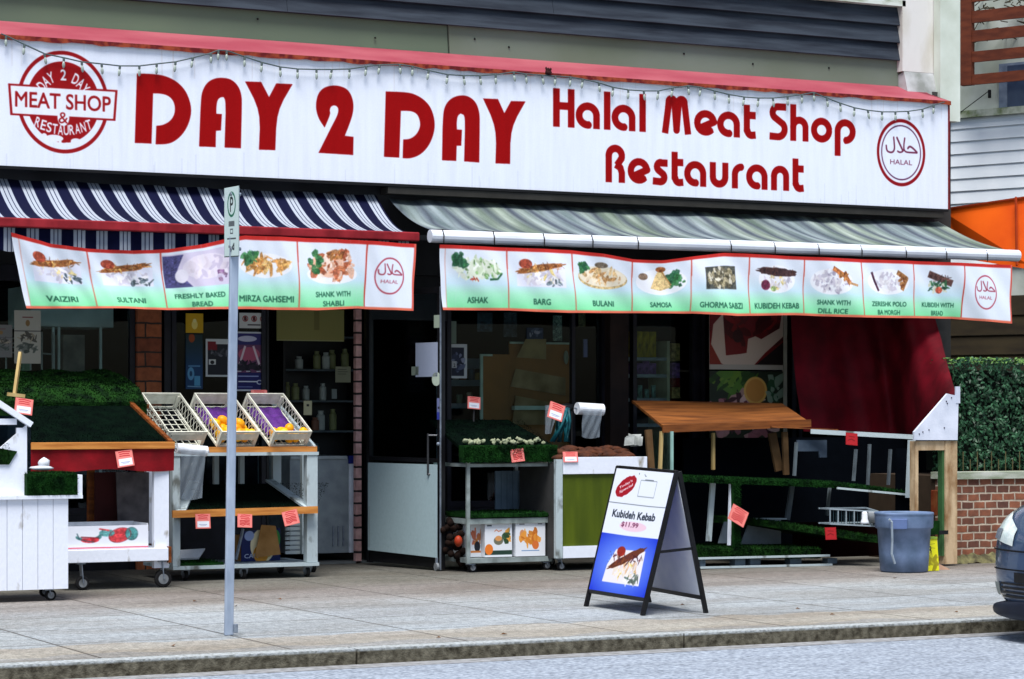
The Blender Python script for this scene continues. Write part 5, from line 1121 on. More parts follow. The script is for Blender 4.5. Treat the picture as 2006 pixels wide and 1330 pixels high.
dnotice(806, 718, 820, 735, (120, 132, 120), 'torn scrap of paper left of the pale blue sheet')

# ================================================================== WINDOW RIGHT OF THE DOOR
def pap2(c, w_, h_):
    c.rect(w_ * .1, h_ * .07, w_ * .82, h_ * .9, (36, 40, 56)); c.blobs(w_ * .5, h_ * .5, w_ * .3, h_ * .25, [(90, 100, 130), (130, 136, 160), (50, 56, 80)], 20, .3); c.rect(w_ * .12, h_ * .3, w_ * .4, h_ * .5, (170, 172, 176)); c.text('2', w_ * .27, h_ * .38, h_ * .1, (30, 30, 30))
notice(881, 674, 915, 741, YG, (186, 192, 194), 'white framed dark poster at the left edge of the window by the door', pap2, 'window_poster', 'poster')
notice(882, 629, 894, 673, YG, (108, 124, 110), 'narrow greenish strip of paper above the white framed poster')
notice(1032, 642, 1064, 664, YG, (40, 54, 68), 'dark blue decal near the top of the cardboard backed window', lambda c, w_, h_: c.blobs(w_ * .5, h_ * .5, w_ * .4, h_ * .4, [(120, 130, 140), (60, 74, 90)], 14, .3), 'window_decal', 'decal')
yy = 23.15
cbm = thing('cardboard_screen', 'brown cardboard sheet in a pale frame standing behind the shop window', 'screen', (fx(1030, yy), yy, .6))
X0, X1, z0, z1 = ext(943, 670, 1123, 880, yy); xm = fx(998, yy); zm = fz(970, 694, yy)
mb = MB(); mb.box(X0, xm, yy, yy + .02, z0, zm); mb.box(xm + .001, X1, yy, yy + .02, z0, z1); mb.build('sheet', M8('brown_board', (150, 96, 48), (118, 80, 44), rough=.8, scale=1.5), cbm)
mb = MB(); FRM = M8('pale_frame', (176, 190, 170), rough=.5); mb.box(X0 - .02, X0 + .01, yy - .02, yy - .001, z0, zm); mb.box(X1 - .03, X1, yy - .02, yy - .001, z0, z1); mb.box(xm, X1 - .031, yy - .02, yy - .001, z1 - .02, z1); mb.box(X0 + .011, X0 + .12, yy - .02, yy - .001, zm - .02, zm); mb.build('frame_strip', FRM, cbm)
mb = MB(); mb.slab(P(1000, 757, yy - .03), P(1108, 775, yy - .03), P(1108, 740, yy - .03), P(1010, 722, yy - .03), .005); mb.slab(P(1004, 832, yy - .03), P(1090, 832, yy - .03), P(1090, 790, yy - .03), P(1010, 775, yy - .03), .005); mb.build('kraft_wrap', M8('kraft_paper', (158, 130, 92), (110, 88, 54), rough=.8, scale=4), cbm)
tag(MB().slab(P(1012, 700, yy - .06), P(1070, 704, yy - .06), P(1070, 664, yy - .06), P(1030, 664, yy - .06), .004).build('paper_scrap', M8('tan_paper', (156, 128, 84), rough=.8)), 'torn tan paper taped on the cardboard screen in the window', 'paper')
tag(MB().box(fx(1000, yy), fx(1100, yy), yy - .1, yy - .03, fz(1050, 803, yy), fz(1050, 795, yy)).build('pale_batten', FRM), 'thin pale batten lying along the bottom of the cardboard screen', 'batten')
tag(MB().ico(P(1109, 700, yy - .04), .05, (.6, .3, 1.5), jit=.1).build('hanging_bottle', M8('cream_plastic', (150, 152, 130), rough=.5), smooth=True), 'small cream bottle hanging at the right of the cardboard screen', 'bottle')
tag(MB().box(fx(1135, yy), fx(1142, yy), yy - .1, yy - .08, fz(1139, 700, yy), fz(1139, 665, yy)).build('blue_tag', M8('lilac_tag', (120, 120, 160), rough=.6)), 'narrow lilac tag hanging right of the cardboard screen', 'tag')

sv = thing('back_shelf', 'pale blue grey shelf boards seen through the window beside the open door', 'shelving', (fx(915, 23.9), 23.9, .02))
BSH = M8('blue_grey_shelf', (120, 140, 150), (90, 108, 120), rough=.6, scale=3)
for a0, b0, a1, b1 in ((880, 702, 948, 722), (880, 744, 950, 756), (884, 790, 950, 800)):
    X0_, X1_, z0_, z1_ = ext(a0, b0, a1, b1, 23.9); MB().box(X0_, X1_, 23.9, 24.2, z0_, z1_).build('shelf', BSH, sv)
MB().box(fx(878, 23.9), fx(882, 23.9), 23.88, 24.2, .02, 2.3).build('upright', BSH, sv)
for k_, (px_, py0_, py1_, rgb_, nm_, lb_) in enumerate(((893, 725, 744, (150, 150, 140), 'jar', 'pale jar on the blue grey shelf left of the cardboard screen'), (907, 728, 744, (120, 60, 50), 'tin', 'red brown tin on the blue grey shelf left of the cardboard screen'), (924, 722, 744, (60, 90, 110), 'jar', 'blue jar on the blue grey shelf left of the cardboard screen'), (936, 730, 744, (150, 130, 70), 'tin', 'small yellow tin on the blue grey shelf by the cardboard screen'), (900, 772, 790, (110, 130, 110), 'tin', 'green tin on the lowest blue grey shelf by the door'), (920, 768, 790, (160, 150, 130), 'carton', 'cream carton on the lowest blue grey shelf by the door'))):
    X_ = fx(px_, 23.95); tag(MB().lathe([(.03, 0), (.035, .01), (.035, fz(px_, py0_, 23.95) - fz(px_, py1_, 23.95) - .01), (.02, fz(px_, py0_, 23.95) - fz(px_, py1_, 23.95))], X_, 23.95, 12, 'z', fz(px_, py1_, 23.95) + .001).build(nm_, M8('tin_%d' % k_, rgb_, rough=.5)), lb_, nm_)
for k_, (px_, w_p, y0_, y1_, rgb_, lb_) in enumerate(((1000, 26, 612, 660, (40, 48, 54), 'dark garment shaped bag hanging above the cardboard screen'), (1092, 18, 618, 668, (96, 112, 100), 'grey green sheet hanging inside the window above the screen'), (1140, 14, 608, 640, (84, 80, 52), 'olive strip hanging at the top right of the cardboard window'), (950, 30, 612, 650, (30, 44, 52), 'dark teal panel hanging at the top of the window by the door'))):
    notice(px_ - w_p / 2, y0_, px_ + w_p / 2, y1_, 23.05, rgb_, lb_, lambda c, w_, h_: c.grain(0, 0, w_, h_, .3), 'hanging_sheet', 'sheet')
# shelves behind the second window
yy = 23.3
gs = thing('grocery_shelf', 'white grocery shelf with packets behind the window right of the brown pillar', 'shelving', (fx(1280, yy), yy + .2, .02))
WSH = M8('shelf_white_metal', (150, 162, 164), rough=.5); X0, X1 = fx(1236, yy), fx(1306, yy); mb = MB()
shz = [fz(1270, y, yy) for y in (700, 733, 780, 830)]
for z_ in shz: mb.box(X0 - .15, X1, yy, yy + .4, z_ - .035, z_)
mb.build('shelf', WSH, gs); MB().box(X1 + .001, X1 + .035, yy - .01, yy + .4, .02, fz(1310, 668, yy)).build('upright', M8('cream_upright', (190, 194, 160), rough=.5), gs); MB().box(X0 - .2, X1 + .3, yy + .405, yy + .42, .02, 2.9).build('back_panel', M8('shelf_back', (34, 40, 44), rough=.7), gs)
PK = {'yellow': (190, 168, 30), 'purple': (130, 90, 150), 'teal': (110, 160, 146), 'red': (120, 26, 30), 'cream': (180, 160, 100)}
PKM = {k: M8('packet_%s' % k, v, tuple(int(c_ * .6) for c_ in v), rough=.4, scale=25) for k, v in PK.items()}
pk = {}
def packet(kind, x, y, z_, w_, h_, label, grp):
    if kind not in pk:
        o = MB().grid(lambda u, v: ((u - .5) * .08, -.02 * math.sin(math.pi * u) * math.sin(math.pi * v), v * .12), 6, 6).box(-.04, .04, .001, .02, .002, .118).build('packet', PKM[kind]); pk[kind] = o
    else: o = dup(pk[kind])
    o.location = (x, y, z_); o.scale = (w_ / .08, 1, h_ / .12); tag(o, label, 'packet', grp)
for i in range(4):
    x = X0 + .05 + i * .085
    packet('yellow', x, yy + .05, shz[0] + .002, .08, .28, 'tall yellow packet on the top shelf right of the brown pillar', 'yellow packets on the top shelf')
    packet('purple', x, yy + .05, shz[1] + .002, .08, .12 if i != 2 else .14, 'purple packet on the middle shelf right of the brown pillar', 'purple packets on the middle shelf')
    if i < 4: packet('teal', x + .01, yy + .05, shz[2] + .002, .05, .10 + .04 * (i % 2), 'teal and grey packet on the lower shelf right of the brown pillar', 'teal packets on the lower shelf')
xq = fx(1322, yy); 
for (py0, py1, kind, lb) in ((705, 672, 'cream', 'cream and gold box on top of the column of goods by the window post'), (738, 710, 'purple', 'maroon box second from the top of the column by the window post'), (756, 740, 'red', 'bright red box with white lettering in the column by the window post'), (778, 758, 'cream', 'tan tub at the bottom of the column of goods by the window post')):
    z0_, z1_ = fz(1322, py0, yy), fz(1322, py1, yy); tag(MB().box(xq - .045, xq + .055, yy - .02, yy + .1, z0_, z1_ - .004).box(xq - .05, xq + .06, yy - .025, yy + .1, z0_ - .012, z0_ - .001).build('boxed_goods', PKM[kind], bevel=.003), lb, 'box')

# food photo panel (light board) with two prints
yy = 22.55
def food1(c, w_, h_):
    c.rect(0, 0, w_, h_, (110, 16, 16)); c.blobs(w_ * .5, h_ * .75, w_ * .5, h_ * .3, [(130, 18, 20), (96, 10, 14), (70, 8, 10)], 40, .25)
    c.poly([(0, h_ * .2), (w_ * .05, h_ * .8), (w_ * .18, h_ * 1.0), (w_ * .2, h_ * .6), (w_ * .22, h_ * .25), (w_ * .42, h_ * .28), (w_ * .5, h_ * .3), (w_ * .52, h_ * .55), (w_ * .62, h_ * .6), (w_ * .7, h_ * .55), (w_ * .95, h_ * .75), (w_ * .98, h_), (w_, h_), (w_, h_ * .6), (w_ * .75, h_ * .3), (w_ * .6, h_ * .08), (w_ * .2, h_ * .08)], (196, 176, 160))
    c.poly([(0, h_ * .1), (0, h_ * .5), (w_ * .16, h_ * .1)], (130, 40, 24)); c.poly([(w_ * .62, h_ * .08), (w_, h_ * .5), (w_, h_ * .08)], (26, 12, 10)); c.ell(w_ * .38, h_ * .6, w_ * .07, h_ * .12, (50, 8, 10)); c.rect(0, 0, w_, h_ * .09, (170, 162, 150))
def food2(c, w_, h_):
    c.rect(0, 0, w_, h_, (30, 40, 24)); c.blobs(w_ * .35, h_ * .85, w_ * .35, h_ * .15, [(96, 130, 40), (70, 110, 30), (40, 70, 24)], 40, .3); c.blobs(w_ * .5, h_ * .35, w_ * .55, h_ * .3, [(176, 130, 130), (150, 96, 104), (96, 50, 60), (206, 170, 160), (60, 30, 36)], 90, .16); c.ell(w_ * .62, h_ * .72, w_ * .16, h_ * .2, (206, 160, 80)); c.ell(w_ * .62, h_ * .72, w_ * .13, h_ * .165, (190, 130, 60)); c.blobs(w_ * .9, h_ * .75, w_ * .1, h_ * .18, [(40, 80, 50), (130, 150, 130)], 14, .4)
fp = thing('food_picture_board', 'tall window board with a raw meat picture above a lemon and salad picture', 'picture board', (fx(1465, yy), yy, fz(1465, 862, yy)))
for dr, y0, y1, nm in ((food1, 615, 724, 'meat_picture'), (food2, 727, 862, 'salad_picture')):
    X0, X1, z0, z1 = ext(1390, y0, 1534, y1, yy); c = Cv(X1 - X0, z1 - z0, 200, (120, 30, 30)); dr(c, X1 - X0, z1 - z0); c.a *= 1
    panel(nm, (X0, yy, z0), (X1, yy, z0), (X1, yy, z1), (X0, yy, z1), img_mat(nm + '_print', c, rough=.5), fp, .01)
X1 = fx(1535, yy); MB().box(X1, fx(1541, yy), yy - .01, yy + .02, fz(1538, 862, yy), fz(1538, 612, yy)).build('edge_strip', M8('pale_edge', (170, 168, 150), rough=.6), fp)

# ================================================================== D. METAL CART with garlic
Y = 20.95
mc = thing('metal_cart', 'tall metal cart with turf draped on top and fruit cartons on its lower shelf', 'cart', (fx(1000, Y), Y + .35, 0))
CM = M8('cart_metal', (146, 158, 158), (112, 122, 120), rough=.5, scale=9); xl0, xl1, xr0, xr1 = fx(915, Y), fx(921, Y), fx(1076, Y), fx(1082, Y)
zb, zt_ = fz(1000, 1102, Y), fz(1000, 905, Y); D_ = .75
for xa, xb in ((xl0, xl1), (xr0, xr1)):
    for ya in (Y, Y + D_ - .03): MB().box(xa, xb, ya, ya + .03, zb, zt_).build('post', CM, mc)
for nm, py, dz in (('top_shelf', 908, .03), ('middle_shelf', 1015, .05), ('bottom_shelf', 1092, .045)):
    z_ = fz(1000, py, Y); MB().box(xl1 + .001, xr0 - .001, Y + .002, Y + D_ - .002, z_ - dz, z_).build(nm, CM, mc)
zm = fz(1000, 1013, Y); mb = MB().box(xl1, xr0, Y - .01, Y + D_ - .05, zm + .001, zm + .035); mb.blades((xl1, Y - .01, zm), (xr0, Y - .01, zm), (xl1, Y - .01, zm + .035), 6000, .02, .004); mb.blades((xl1, Y, zm + .035), (xr0, Y, zm + .035), (xl1, Y + .6, zm + .035), 2500, .025, .005); mb.build('shelf_turf', TURF, mc)
zt0 = zt_ + .002; zt1 = fz(1000, 872, Y - .05); X0, X1 = fx(908, Y - .05), fx(1092, Y - .05)
mb = MB().box(X0, X1, Y - .05, Y + .049, zt0 - .0, zt1); mb.blades((X0, Y - .05, zt0 - .01), (X1, Y - .05, zt0 - .01), (X0, Y - .05, zt1), 10000, .02, .005); mb.build('turf_edge', TURF, mc)
mb = MB()
zt3 = fz(980, 822, Y + .8) + .05
mb.slab((X0, Y + .05, zt1), (X1, Y + .05, zt1), (X1 - .1, Y + .8, zt3 - .05), (X0 + .05, Y + .8, zt3 - .05), .03); mb.blades((X0, Y + .05, zt1), (X1, Y + .05, zt1), (X0 + .05, Y + .8, zt3 - .05), 3000, .012, .004)
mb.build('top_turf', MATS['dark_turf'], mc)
pn = MB(); xx0, xx1 = fx(975, Y + .6), fx(1076, Y + .6)
for i in range(9): pn.box(xx0 + (xx1 - xx0) * i / 9 + .002, xx0 + (xx1 - xx0) * (i + 1) / 9 - .002, Y + .65, Y + .67, zm + .05, zt_ - .1)
pn.build('back_panel', M8('blue_grey_board', (112, 134, 154), (84, 104, 122), rough=.6, scale=4), mc)
for px, dy in ((922, .05), (1068, .05), (912, .6), (1076, .6)): caster(mc, fx(px, Y + dy), Y + dy, zb - .001 + .0, .045, face=0)
# garlic
GAR = M8('garlic_skin', (160, 166, 136), (120, 126, 100), rough=.6, scale=20)
gp = None
for i in range(42):
    x = X0 + .06 + random.random() * (X1 - X0 - .16); y = Y + .0 + random.random() * .13
    if gp is None: gp = MB().lathe([(.01, 0), (.028, .006), (.034, .02), (.024, .036), (.008, .046), (.006, .06)], 0, 0, 12).build('garlic_bulb', GAR, smooth=True); o = gp
    else: o = dup(gp)
    o.location = (x, y, zt1 + max(0, (y - Y - .05) / .75 * (zt3 - .05 - zt1)) + .012 + (.02 if i % 4 == 0 else 0)); o.rotation_euler = (random.uniform(-1, 1), random.uniform(-1, 1), 0); s_ = random.uniform(.6, 1.0); o.scale = (s_, s_ * .9, s_ * .8)
    tag(o, 'white garlic bulb lying on the turf along the top of the metal cart', 'garlic', 'garlic bulbs on the metal cart')
card(1014, 890, Y - .06, .14, .14, 6, 'pink price card on the turf edge of the metal cart', False)
card(929, 789, Y + .75, .14, .12, -5, 'red edged white price card behind the garlic, in front of the window poster')
tag(MB().beam(P(929, 800, Y + .78), P(926, 872, Y + .7), .015, .015).build('card_stick', DARKM), 'thin dark stick holding the price card behind the garlic', 'stick')
# orange cartons
def cart_print(k):
    c = Cv(.4, .33, 280, (222, 226, 232))
    if k == 0: c.line([(.03, .29), (.1, .29)], .012, (60, 70, 80)); c.line([(.14, .235), (.17, .25), (.2, .235), (.25, .245)], .01, (206, 130, 100)); c.ell(.2, .15, .07, .04, (110, 110, 90)); c.ell(.2, .17, .05, .025, (214, 150, 90)); c.blobs(.33, .2, .04, .07, [(70, 110, 60), (220, 150, 60), (40, 70, 40)], 16, .5); c.rect(0, .02, .4, .06, (36, 60, 50)); c.ell(.06, .07, .06, .05, (226, 120, 40))
    elif k == 1: c.line([(.05, .29), (.12, .29)], .008, (90, 90, 100)); c.line([(.3, .29), (.36, .29)], .008, (90, 90, 100)); c.ell(.09, .2, .035, .04, (206, 140, 96)); c.blobs(.2, .17, .13, .05, [(214, 130, 40), (190, 104, 30), (226, 150, 60)], 40, .3); c.ell(.27, .1, .045, .04, (210, 110, 50)); c.line([(.08, .05), (.32, .05)], .008, (90, 130, 180))
    else: c.blobs(.2, .18, .15, .06, [(200, 120, 60), (190, 100, 70)], 14, .4); c.ell(.2, .1, .09, .05, (30, 34, 44)); c.rect(0, .04, .4, .06, (200, 120, 60))
    return img_mat('orange_carton_print', c, rough=.5)
zs_ = fz(1000, 1091, Y); 
for k, (p0, p1, py1, dy, lb) in enumerate(((956, 1003, 1021, .03, 'white mandarin carton in the middle of the metal cart lower shelf'), (1010, 1068, 1018, .02, 'white carton with orange fruit print at the right of the cart shelf'), (922, 948, 1024, .12, 'white carton with a dark emblem at the left of the cart shelf'))):
    X0_, X1_ = fx(p0 if k else 950, Y + dy), fx(p1, Y + dy); z1_ = fz((p0 + p1) / 2, py1, Y + dy)
    t = thing('orange_carton', lb, 'box', ((X0_ + X1_) / 2, Y + dy, zs_ + .001), 'orange cartons on the metal cart')
    panel('printed_front', (X0_, Y + dy, zs_ + .002), (X1_, Y + dy, zs_ + .002), (X1_, Y + dy, z1_), (X0_, Y + dy, z1_), cart_print(k), t, .004); MB().box(X0_, X1_, Y + dy + .0045, Y + dy + .38, zs_ + .002, z1_).build('carton_body', WHITEP, t)
# netted oranges / brown sacks left of the cart
q = P(893, 1060, Y + .25); mb = MB()
for i in range(26): mb.ico((q.x + random.uniform(-.09, .09), q.y + random.uniform(-.05, .1), .08 + i * .016 + random.uniform(-.02, .02)), .035, jit=.05)
tag(mb.build('onion_sack', M8('dark_onions', (34, 21, 16), (14, 10, 9), rough=.95, spec=.1, scale=14), smooth=True), 'netted sack of dark brown onions left of the metal cart', 'sack')
q = P(898, 1060, Y + .1); o = MB().ico((q.x, q.y, q.z), .05, (.8, .8, 1.1)).build('orange_net', M8('orange_net', (150, 56, 26), (150, 40, 20), rough=.5, scale=20), smooth=True); tag(o, 'orange netted fruit beside the lower left of the metal cart', 'fruit bag')

# ================================================================== E. OLIVE CABINET with sweet potatoes
Y = 20.8
oc = thing('olive_cabinet', 'white framed cabinet with an olive green front panel and sweet potatoes on top', 'cabinet', (fx(1180, Y), Y + .35, 0))
x0, x1 = fx(1088, Y), fx(1266, Y); z1, z2 = fz(1180, 895, Y), fz(1180, 928, Y); z3, z0 = fz(1180, 1068, Y), fz(1180, 1091, Y)
MB().box(fx(1102, Y), x1, Y - .02, Y, z2, z1).build('top_rail', WOODW, oc, bevel=.003)
MB().box(x0, fx(1101, Y), Y - .012, Y + .03, z0, z1 - .02).build('corner_post', WOODW2, oc)
MB().box(fx(1102, Y), x1 - .03, Y + .004, Y + .02, z3, z2 - .001).build('olive_panel', M8('olive_board', (80, 94, 12), (60, 74, 8), rough=.55, scale=2, stretch=(3, 1, .5)), oc)
MB().box(fx(1102, Y), x1, Y - .015, Y + .01, z0, z3 - .001).build('bottom_rail', WOODW, oc)
MB().box(x1 - .028, x1, Y + .012, Y + .03, z3, z2).build('corner_post', WOODW, oc)
MB().box(x0, x1, Y + .031, Y + .75, z0, z1 - .06).build('body', M8('cabinet_inner', (60, 60, 60), rough=.8), oc)
for px in (1096, 1252): caster(oc, fx(px, Y + .06), Y + .06, z0 - .001, .042)
SWP = M8('sweet_potato_skin', (88, 48, 28), (52, 27, 17), rough=.8, scale=12, bump=.3)
sp0 = None
for i in range(44):
    x = x0 + .05 + random.random() * (x1 - x0 - .15); y = Y + .02 + random.random() * .45
    if sp0 is None: sp0 = MB().lathe([(.004, -.09), (.022, -.065), (.034, -.02), (.033, .02), (.02, .06), (.004, .085)], 0, 0, 12, 'x').build('sweet_potato', SWP, smooth=True); o = sp0
    else: o = dup(sp0)
    o.location = (x, y, z1 - .03 + (y - Y) * .18 + random.uniform(0, .035)); o.rotation_euler = (0, random.uniform(-.2, .2), random.uniform(-.7, .7)); s_ = random.uniform(.8, 1.15); o.scale = (s_, s_, s_)
    tag(o, 'brown sweet potato heaped on top of the olive green cabinet', 'sweet potato', 'sweet potatoes on the olive cabinet')
card(1118, 895, Y - .03, .16, .1, 0, 'torn white label at the left corner of the olive cabinet top')
mb = MB(); q = P(1240, 868, Y + .2)
for i in range(6): mb.slab(q + Vector((i * .03 - .1, i * .02, random.uniform(-.04, .0))), q + Vector((i * .03 - .0, i * .02 - .02, random.uniform(-.04, .0))), q + Vector((i * .03 + .02, i * .02, random.uniform(.05, .09))), q + Vector((i * .03 - .09, i * .03, random.uniform(.05, .1))), .002)
tag(mb.build('paper_bags', M8('crumpled_paper', (176, 180, 176), (130, 134, 130), rough=.6)), 'crumpled white paper bags at the right end of the sweet potatoes', 'bags')
bag_roll('bag_roll', 'white produce bag roll with a clear bag hanging above the sweet potatoes', 1130, 800, 1180, 803, 21.3, .06, .27, .22, .19, -1)
card(1090, 806, 21.15, .17, .16, -18, 'red and white price card tied beside the bag roll above the sweet potatoes')
q = P(1105, 815, 21.35); mb = MB()
for i in range(12): mb.tube([q + Vector((random.uniform(-.05, .05), 0, .08)), q + Vector((random.uniform(-.08, .1), random.uniform(-.05, .05), -.05)), q + Vector((random.uniform(-.14, .08), random.uniform(-.05, .05), -.25))], .014, 5)
tag(mb.build('teal_strips', M8('teal_plastic', (30, 104, 112), (16, 50, 62), rough=.4, scale=9), smooth=True), 'bunch of teal plastic netting hanging left of the bag roll', 'netting')
q = P(1080, 830, 21.33); tag(MB().grid(lambda u, v: (q.x - .07 + u * .17 * (.4 + .6 * v), q.y + .02 * math.sin(u * 9), q.z - .1 + v * .28), 10, 8).build('clear_bag', FILM, smooth=True), 'clear plastic bag hanging behind the red and white price card', 'bag')
mb = MB(); mb.ico(P(1110, 798, 21.4), .1, (1, .5, .4), jit=.3); tag(mb.build('black_bag', M8('black_plastic', (16, 18, 22), rough=.4), smooth=True), 'small black bag knotted around the bag roll stand', 'bag')
# stand for the roll
tag(MB().tube([P(1120, 806, 21.36), P(1120, 900, 21.36)], .012, 6).build('roll_stand', DARKM), 'thin dark upright holding the bag roll above the olive cabinet', 'stand')

# ================================================================== A-FRAME SIGN
FL, FR = PG(1148, 1188), PG(1259, 1206); BL, BR_ = PG(1272, 1180), PG(1383, 1201)
dF = (FR - FL); 
def tall(p, py): d = p.x * sa + p.y * ca; return HC + (HY - py) / FPX * d
mid = lambda a, b: (a + b) / 2
# apex points: top-left and top-right sit over the middle of the spread
TL = mid(FL, BL); TR = mid(FR, BR_)
def px_of(p): return CX + FPX * (p.x * ca - p.y * sa) / (p.x * sa + p.y * ca)
TL = Vector((PXp(1211, 0, TL.x).x, PXp(1211, 0, TL.x).y, 0)); TR = Vector((PXp(1326, 0, TR.x).x, PXp(1326, 0, TR.x).y, 0))
TL.z, TR.z = tall(TL, 914), tall(TR, 924)
af = thing('a_frame_sign', 'black framed folding pavement sign reading Kubideh Kebab above a blue kebab picture', 'pavement sign', tuple(mid(mid(FL, FR), mid(BL, BR_))))
mb = MB(); nF = (FR - FL).cross(TL - FL).normalized()
def bar(p, q, w_=.028): return MB().beam(p, q, w_, w_ * 1.1, up=tuple(nF))
for p, q in ((FL, TL), (FR, TR)): bar(p + Vector((0, 0, .0)), q).build('front_leg', DARKM, af)
for p, q in ((BL, TL), (BR_, TR)): bar(p, q + Vector((.02, 0, 0))).build('rear_leg', DARKM, af)
def lp(u, v): a_ = FL + (TL - FL) * v; b_ = FR + (TR - FR) * v; return a_ + (b_ - a_) * u
def rp(u, v): a_ = BL + (TL - BL) * v; b_ = BR_ + (TR - BR_) * v; return a_ + (b_ - a_) * u
V0 = .11
mb = MB(); mb.beam(lp(0, V0), lp(1, V0), .025, .03); mb.beam(lp(0, .995), lp(1, .995), .03, .03); mb.build('front_cross_bar', DARKM, af)
mb = MB(); mb.beam(rp(0, V0), rp(1, V0), .025, .03); mb.beam(rp(1, .46), lp(1, .44), .015, .02); mb.beam(rp(0, .46), lp(0, .44), .015, .02); mb.build('rear_cross_bar', DARKM, af)
Wp, Hp = (FR - FL).length, (TL - FL).length * .88; c = Cv(Wp, Hp, 420, (226, 232, 242))
hB = Hp * .47; t = np.linspace(-1, 1, c.W)[None, :]; v = np.linspace(-1, 1, int(hB * c.ppm))[:, None]; g = np.clip(1 - .55 * (t ** 2 + v ** 2), 0, 1)[..., None]
c.a[:int(hB * c.ppm)] = (np.array([30, 60, 205]) * (1 - g) + np.array([104, 140, 235]) * g) / 255
c.line([(0, Hp * .72), (Wp, Hp * .72)], .005, (60, 70, 80))
c.ell(Wp * .24, Hp * .86, Wp * .17, Hp * .075, (160, 16, 34), rot=.35, n=40, jag=.12); c.text("Today's", Wp * .23, Hp * .875, Hp * .03, (236, 236, 240), width=Wp * .22, rot=.35, off=.02); c.text('Special', Wp * .25, Hp * .84, Hp * .03, (236, 236, 240), width=Wp * .22, rot=.35, off=.02)
x0_, y0_, x1_, y1_ = Wp * .48, Hp * .79, Wp * .76, Hp * .92
c.line([(x0_, y0_), (x1_, y0_), (x1_, y1_), (x0_, y1_), (x0_, y0_)], .005, (110, 120, 130)); c.line([(Wp * .55, y1_ + .006), (Wp * .7, y1_ + .006)], .006, (80, 90, 100)); c.line([(Wp * .42, Hp * .975), (Wp * .43, Hp * .965)], .008, (40, 50, 60)); c.line([(Wp * .52, Hp * .97), (Wp * .54, Hp * .955), (Wp * .56, Hp * .955)], .006, (90, 100, 110))
c.text('Kubideh Kebab', Wp * .49, Hp * .635, Hp * .062, (30, 40, 56), width=Wp * .76, off=.03)
c.ell(Wp * .52, Hp * .545, Wp * .24, Hp * .04, (232, 200, 216)); c.text('$11.99', Wp * .46, Hp * .555, Hp * .045, (110, 40, 80), width=Wp * .3, off=.02)
bx0, bx1, by0, by1 = Wp * .22, Wp * .86, Hp * .08, Hp * .36; c.poly([(bx0 - .02, by0), (bx1, by0), (bx1 - .02, by1), (bx0 + .1, by1 * .98), (bx0, by0 + (by1 - by0) * .5)], (232, 228, 232)); c.blobs(Wp * .56, Hp * .2, Wp * .24, Hp * .06, [(240, 226, 210), (232, 190, 150), (236, 210, 130), (226, 220, 226)], 50, .2)
c.ell(Wp * .55, Hp * .29, Wp * .32, Hp * .034, (104, 52, 34), n=34, rot=.33, jag=.3); c.blobs(Wp * .55, Hp * .29, Wp * .28, Hp * .035, [(84, 38, 40), (150, 84, 44), (70, 30, 50)], 40, .15); c.ell(Wp * .42, Hp * .34, Wp * .075, Hp * .04, (150, 40, 30)); c.blobs(Wp * .72, Hp * .13, Wp * .12, Hp * .035, [(70, 90, 80), (110, 120, 110), (230, 230, 230)], 22, .3); c.grain(bx0, by0, bx1 - .02, by1 - .03, .25); c.blur(2)
off = nF * .016 if nF.x < 0 else -nF * .016
panel('poster_panel', lp(.015, V0 + .01) + off, lp(.985, V0 + .01) + off, lp(.985, .985) + off, lp(.015, .985) + off, img_mat('a_frame_print', c, rough=.35), af, .008)
nb = (BR_ - BL).cross(TL - BL).normalized(); nb = nb if nb.x > 0 else -nb
mb = MB(); mb.slab(rp(.015, V0 + .01) - nb * .004, rp(.985, V0 + .01) - nb * .004, rp(.985, .97) - nb * .004, rp(.015, .97) - nb * .004, .006); mb.build('rear_panel', M8('rear_panel_white', (238, 242, 246), (226, 232, 240), rough=.5), af)
# ================================================================== F. PINE TABLE (sloping display board)
Yf, Yb_ = 21.05, 21.85
WEATH2 = M8('dull_brown_wood', (112, 86, 56), (78, 56, 34), rough=.8, scale=4)
pt = thing('pine_table', 'orange pine sloping display table with a front lip, right of the brown pillar', 'table', (fx(1420, Yf), Yf + .4, .6))
a_, b_ = P(1300, 835, Yf), P(1588, 828, Yf); d_, c_ = P(1238, 784, Yb_), P(1532, 790, Yb_)
MB().slab(a_, b_, c_, d_, .025).build('table_top', TABLEP, pt)
MB().beam(P(1298, 840, Yf - .012), P(1588, 829, Yf - .012), .022, .075).build('front_lip', TABLEF, pt)
MB().beam(P(1510, 836, Yf - .05), P(1640, 842, Yf - .3), .1, .012).build('loose_plank', TABLEF, pt)
for p, q, w_ in ((P(1296, 845, Yf + .02), P(1293, 920, Yf + .02), .03), (P(1397, 848, Yf + .1), P(1397, 920, Yf + .1), .03), (P(1270, 842, Yf + .1), P(1276, 925, Yf + .1), .07), (P(1512, 848, Yf + .1), P(1526, 922, Yf + .1), .09), (P(1537, 846, Yf + .05), P(1540, 930, Yf + .05), .06)):
    MB().beam(q, p, w_, .03, up=(0, 1, 0)).build('leg', PALEW if w_ < .04 else WEATH2, pt)
tag(MB().beam(P(1316, 926, 20.9), P(1316, 845, 20.9), .025, .025).build('pale_post', M8('mint_paint', (150, 190, 182), rough=.5)), 'thin mint painted post below the left end of the pine table', 'post')

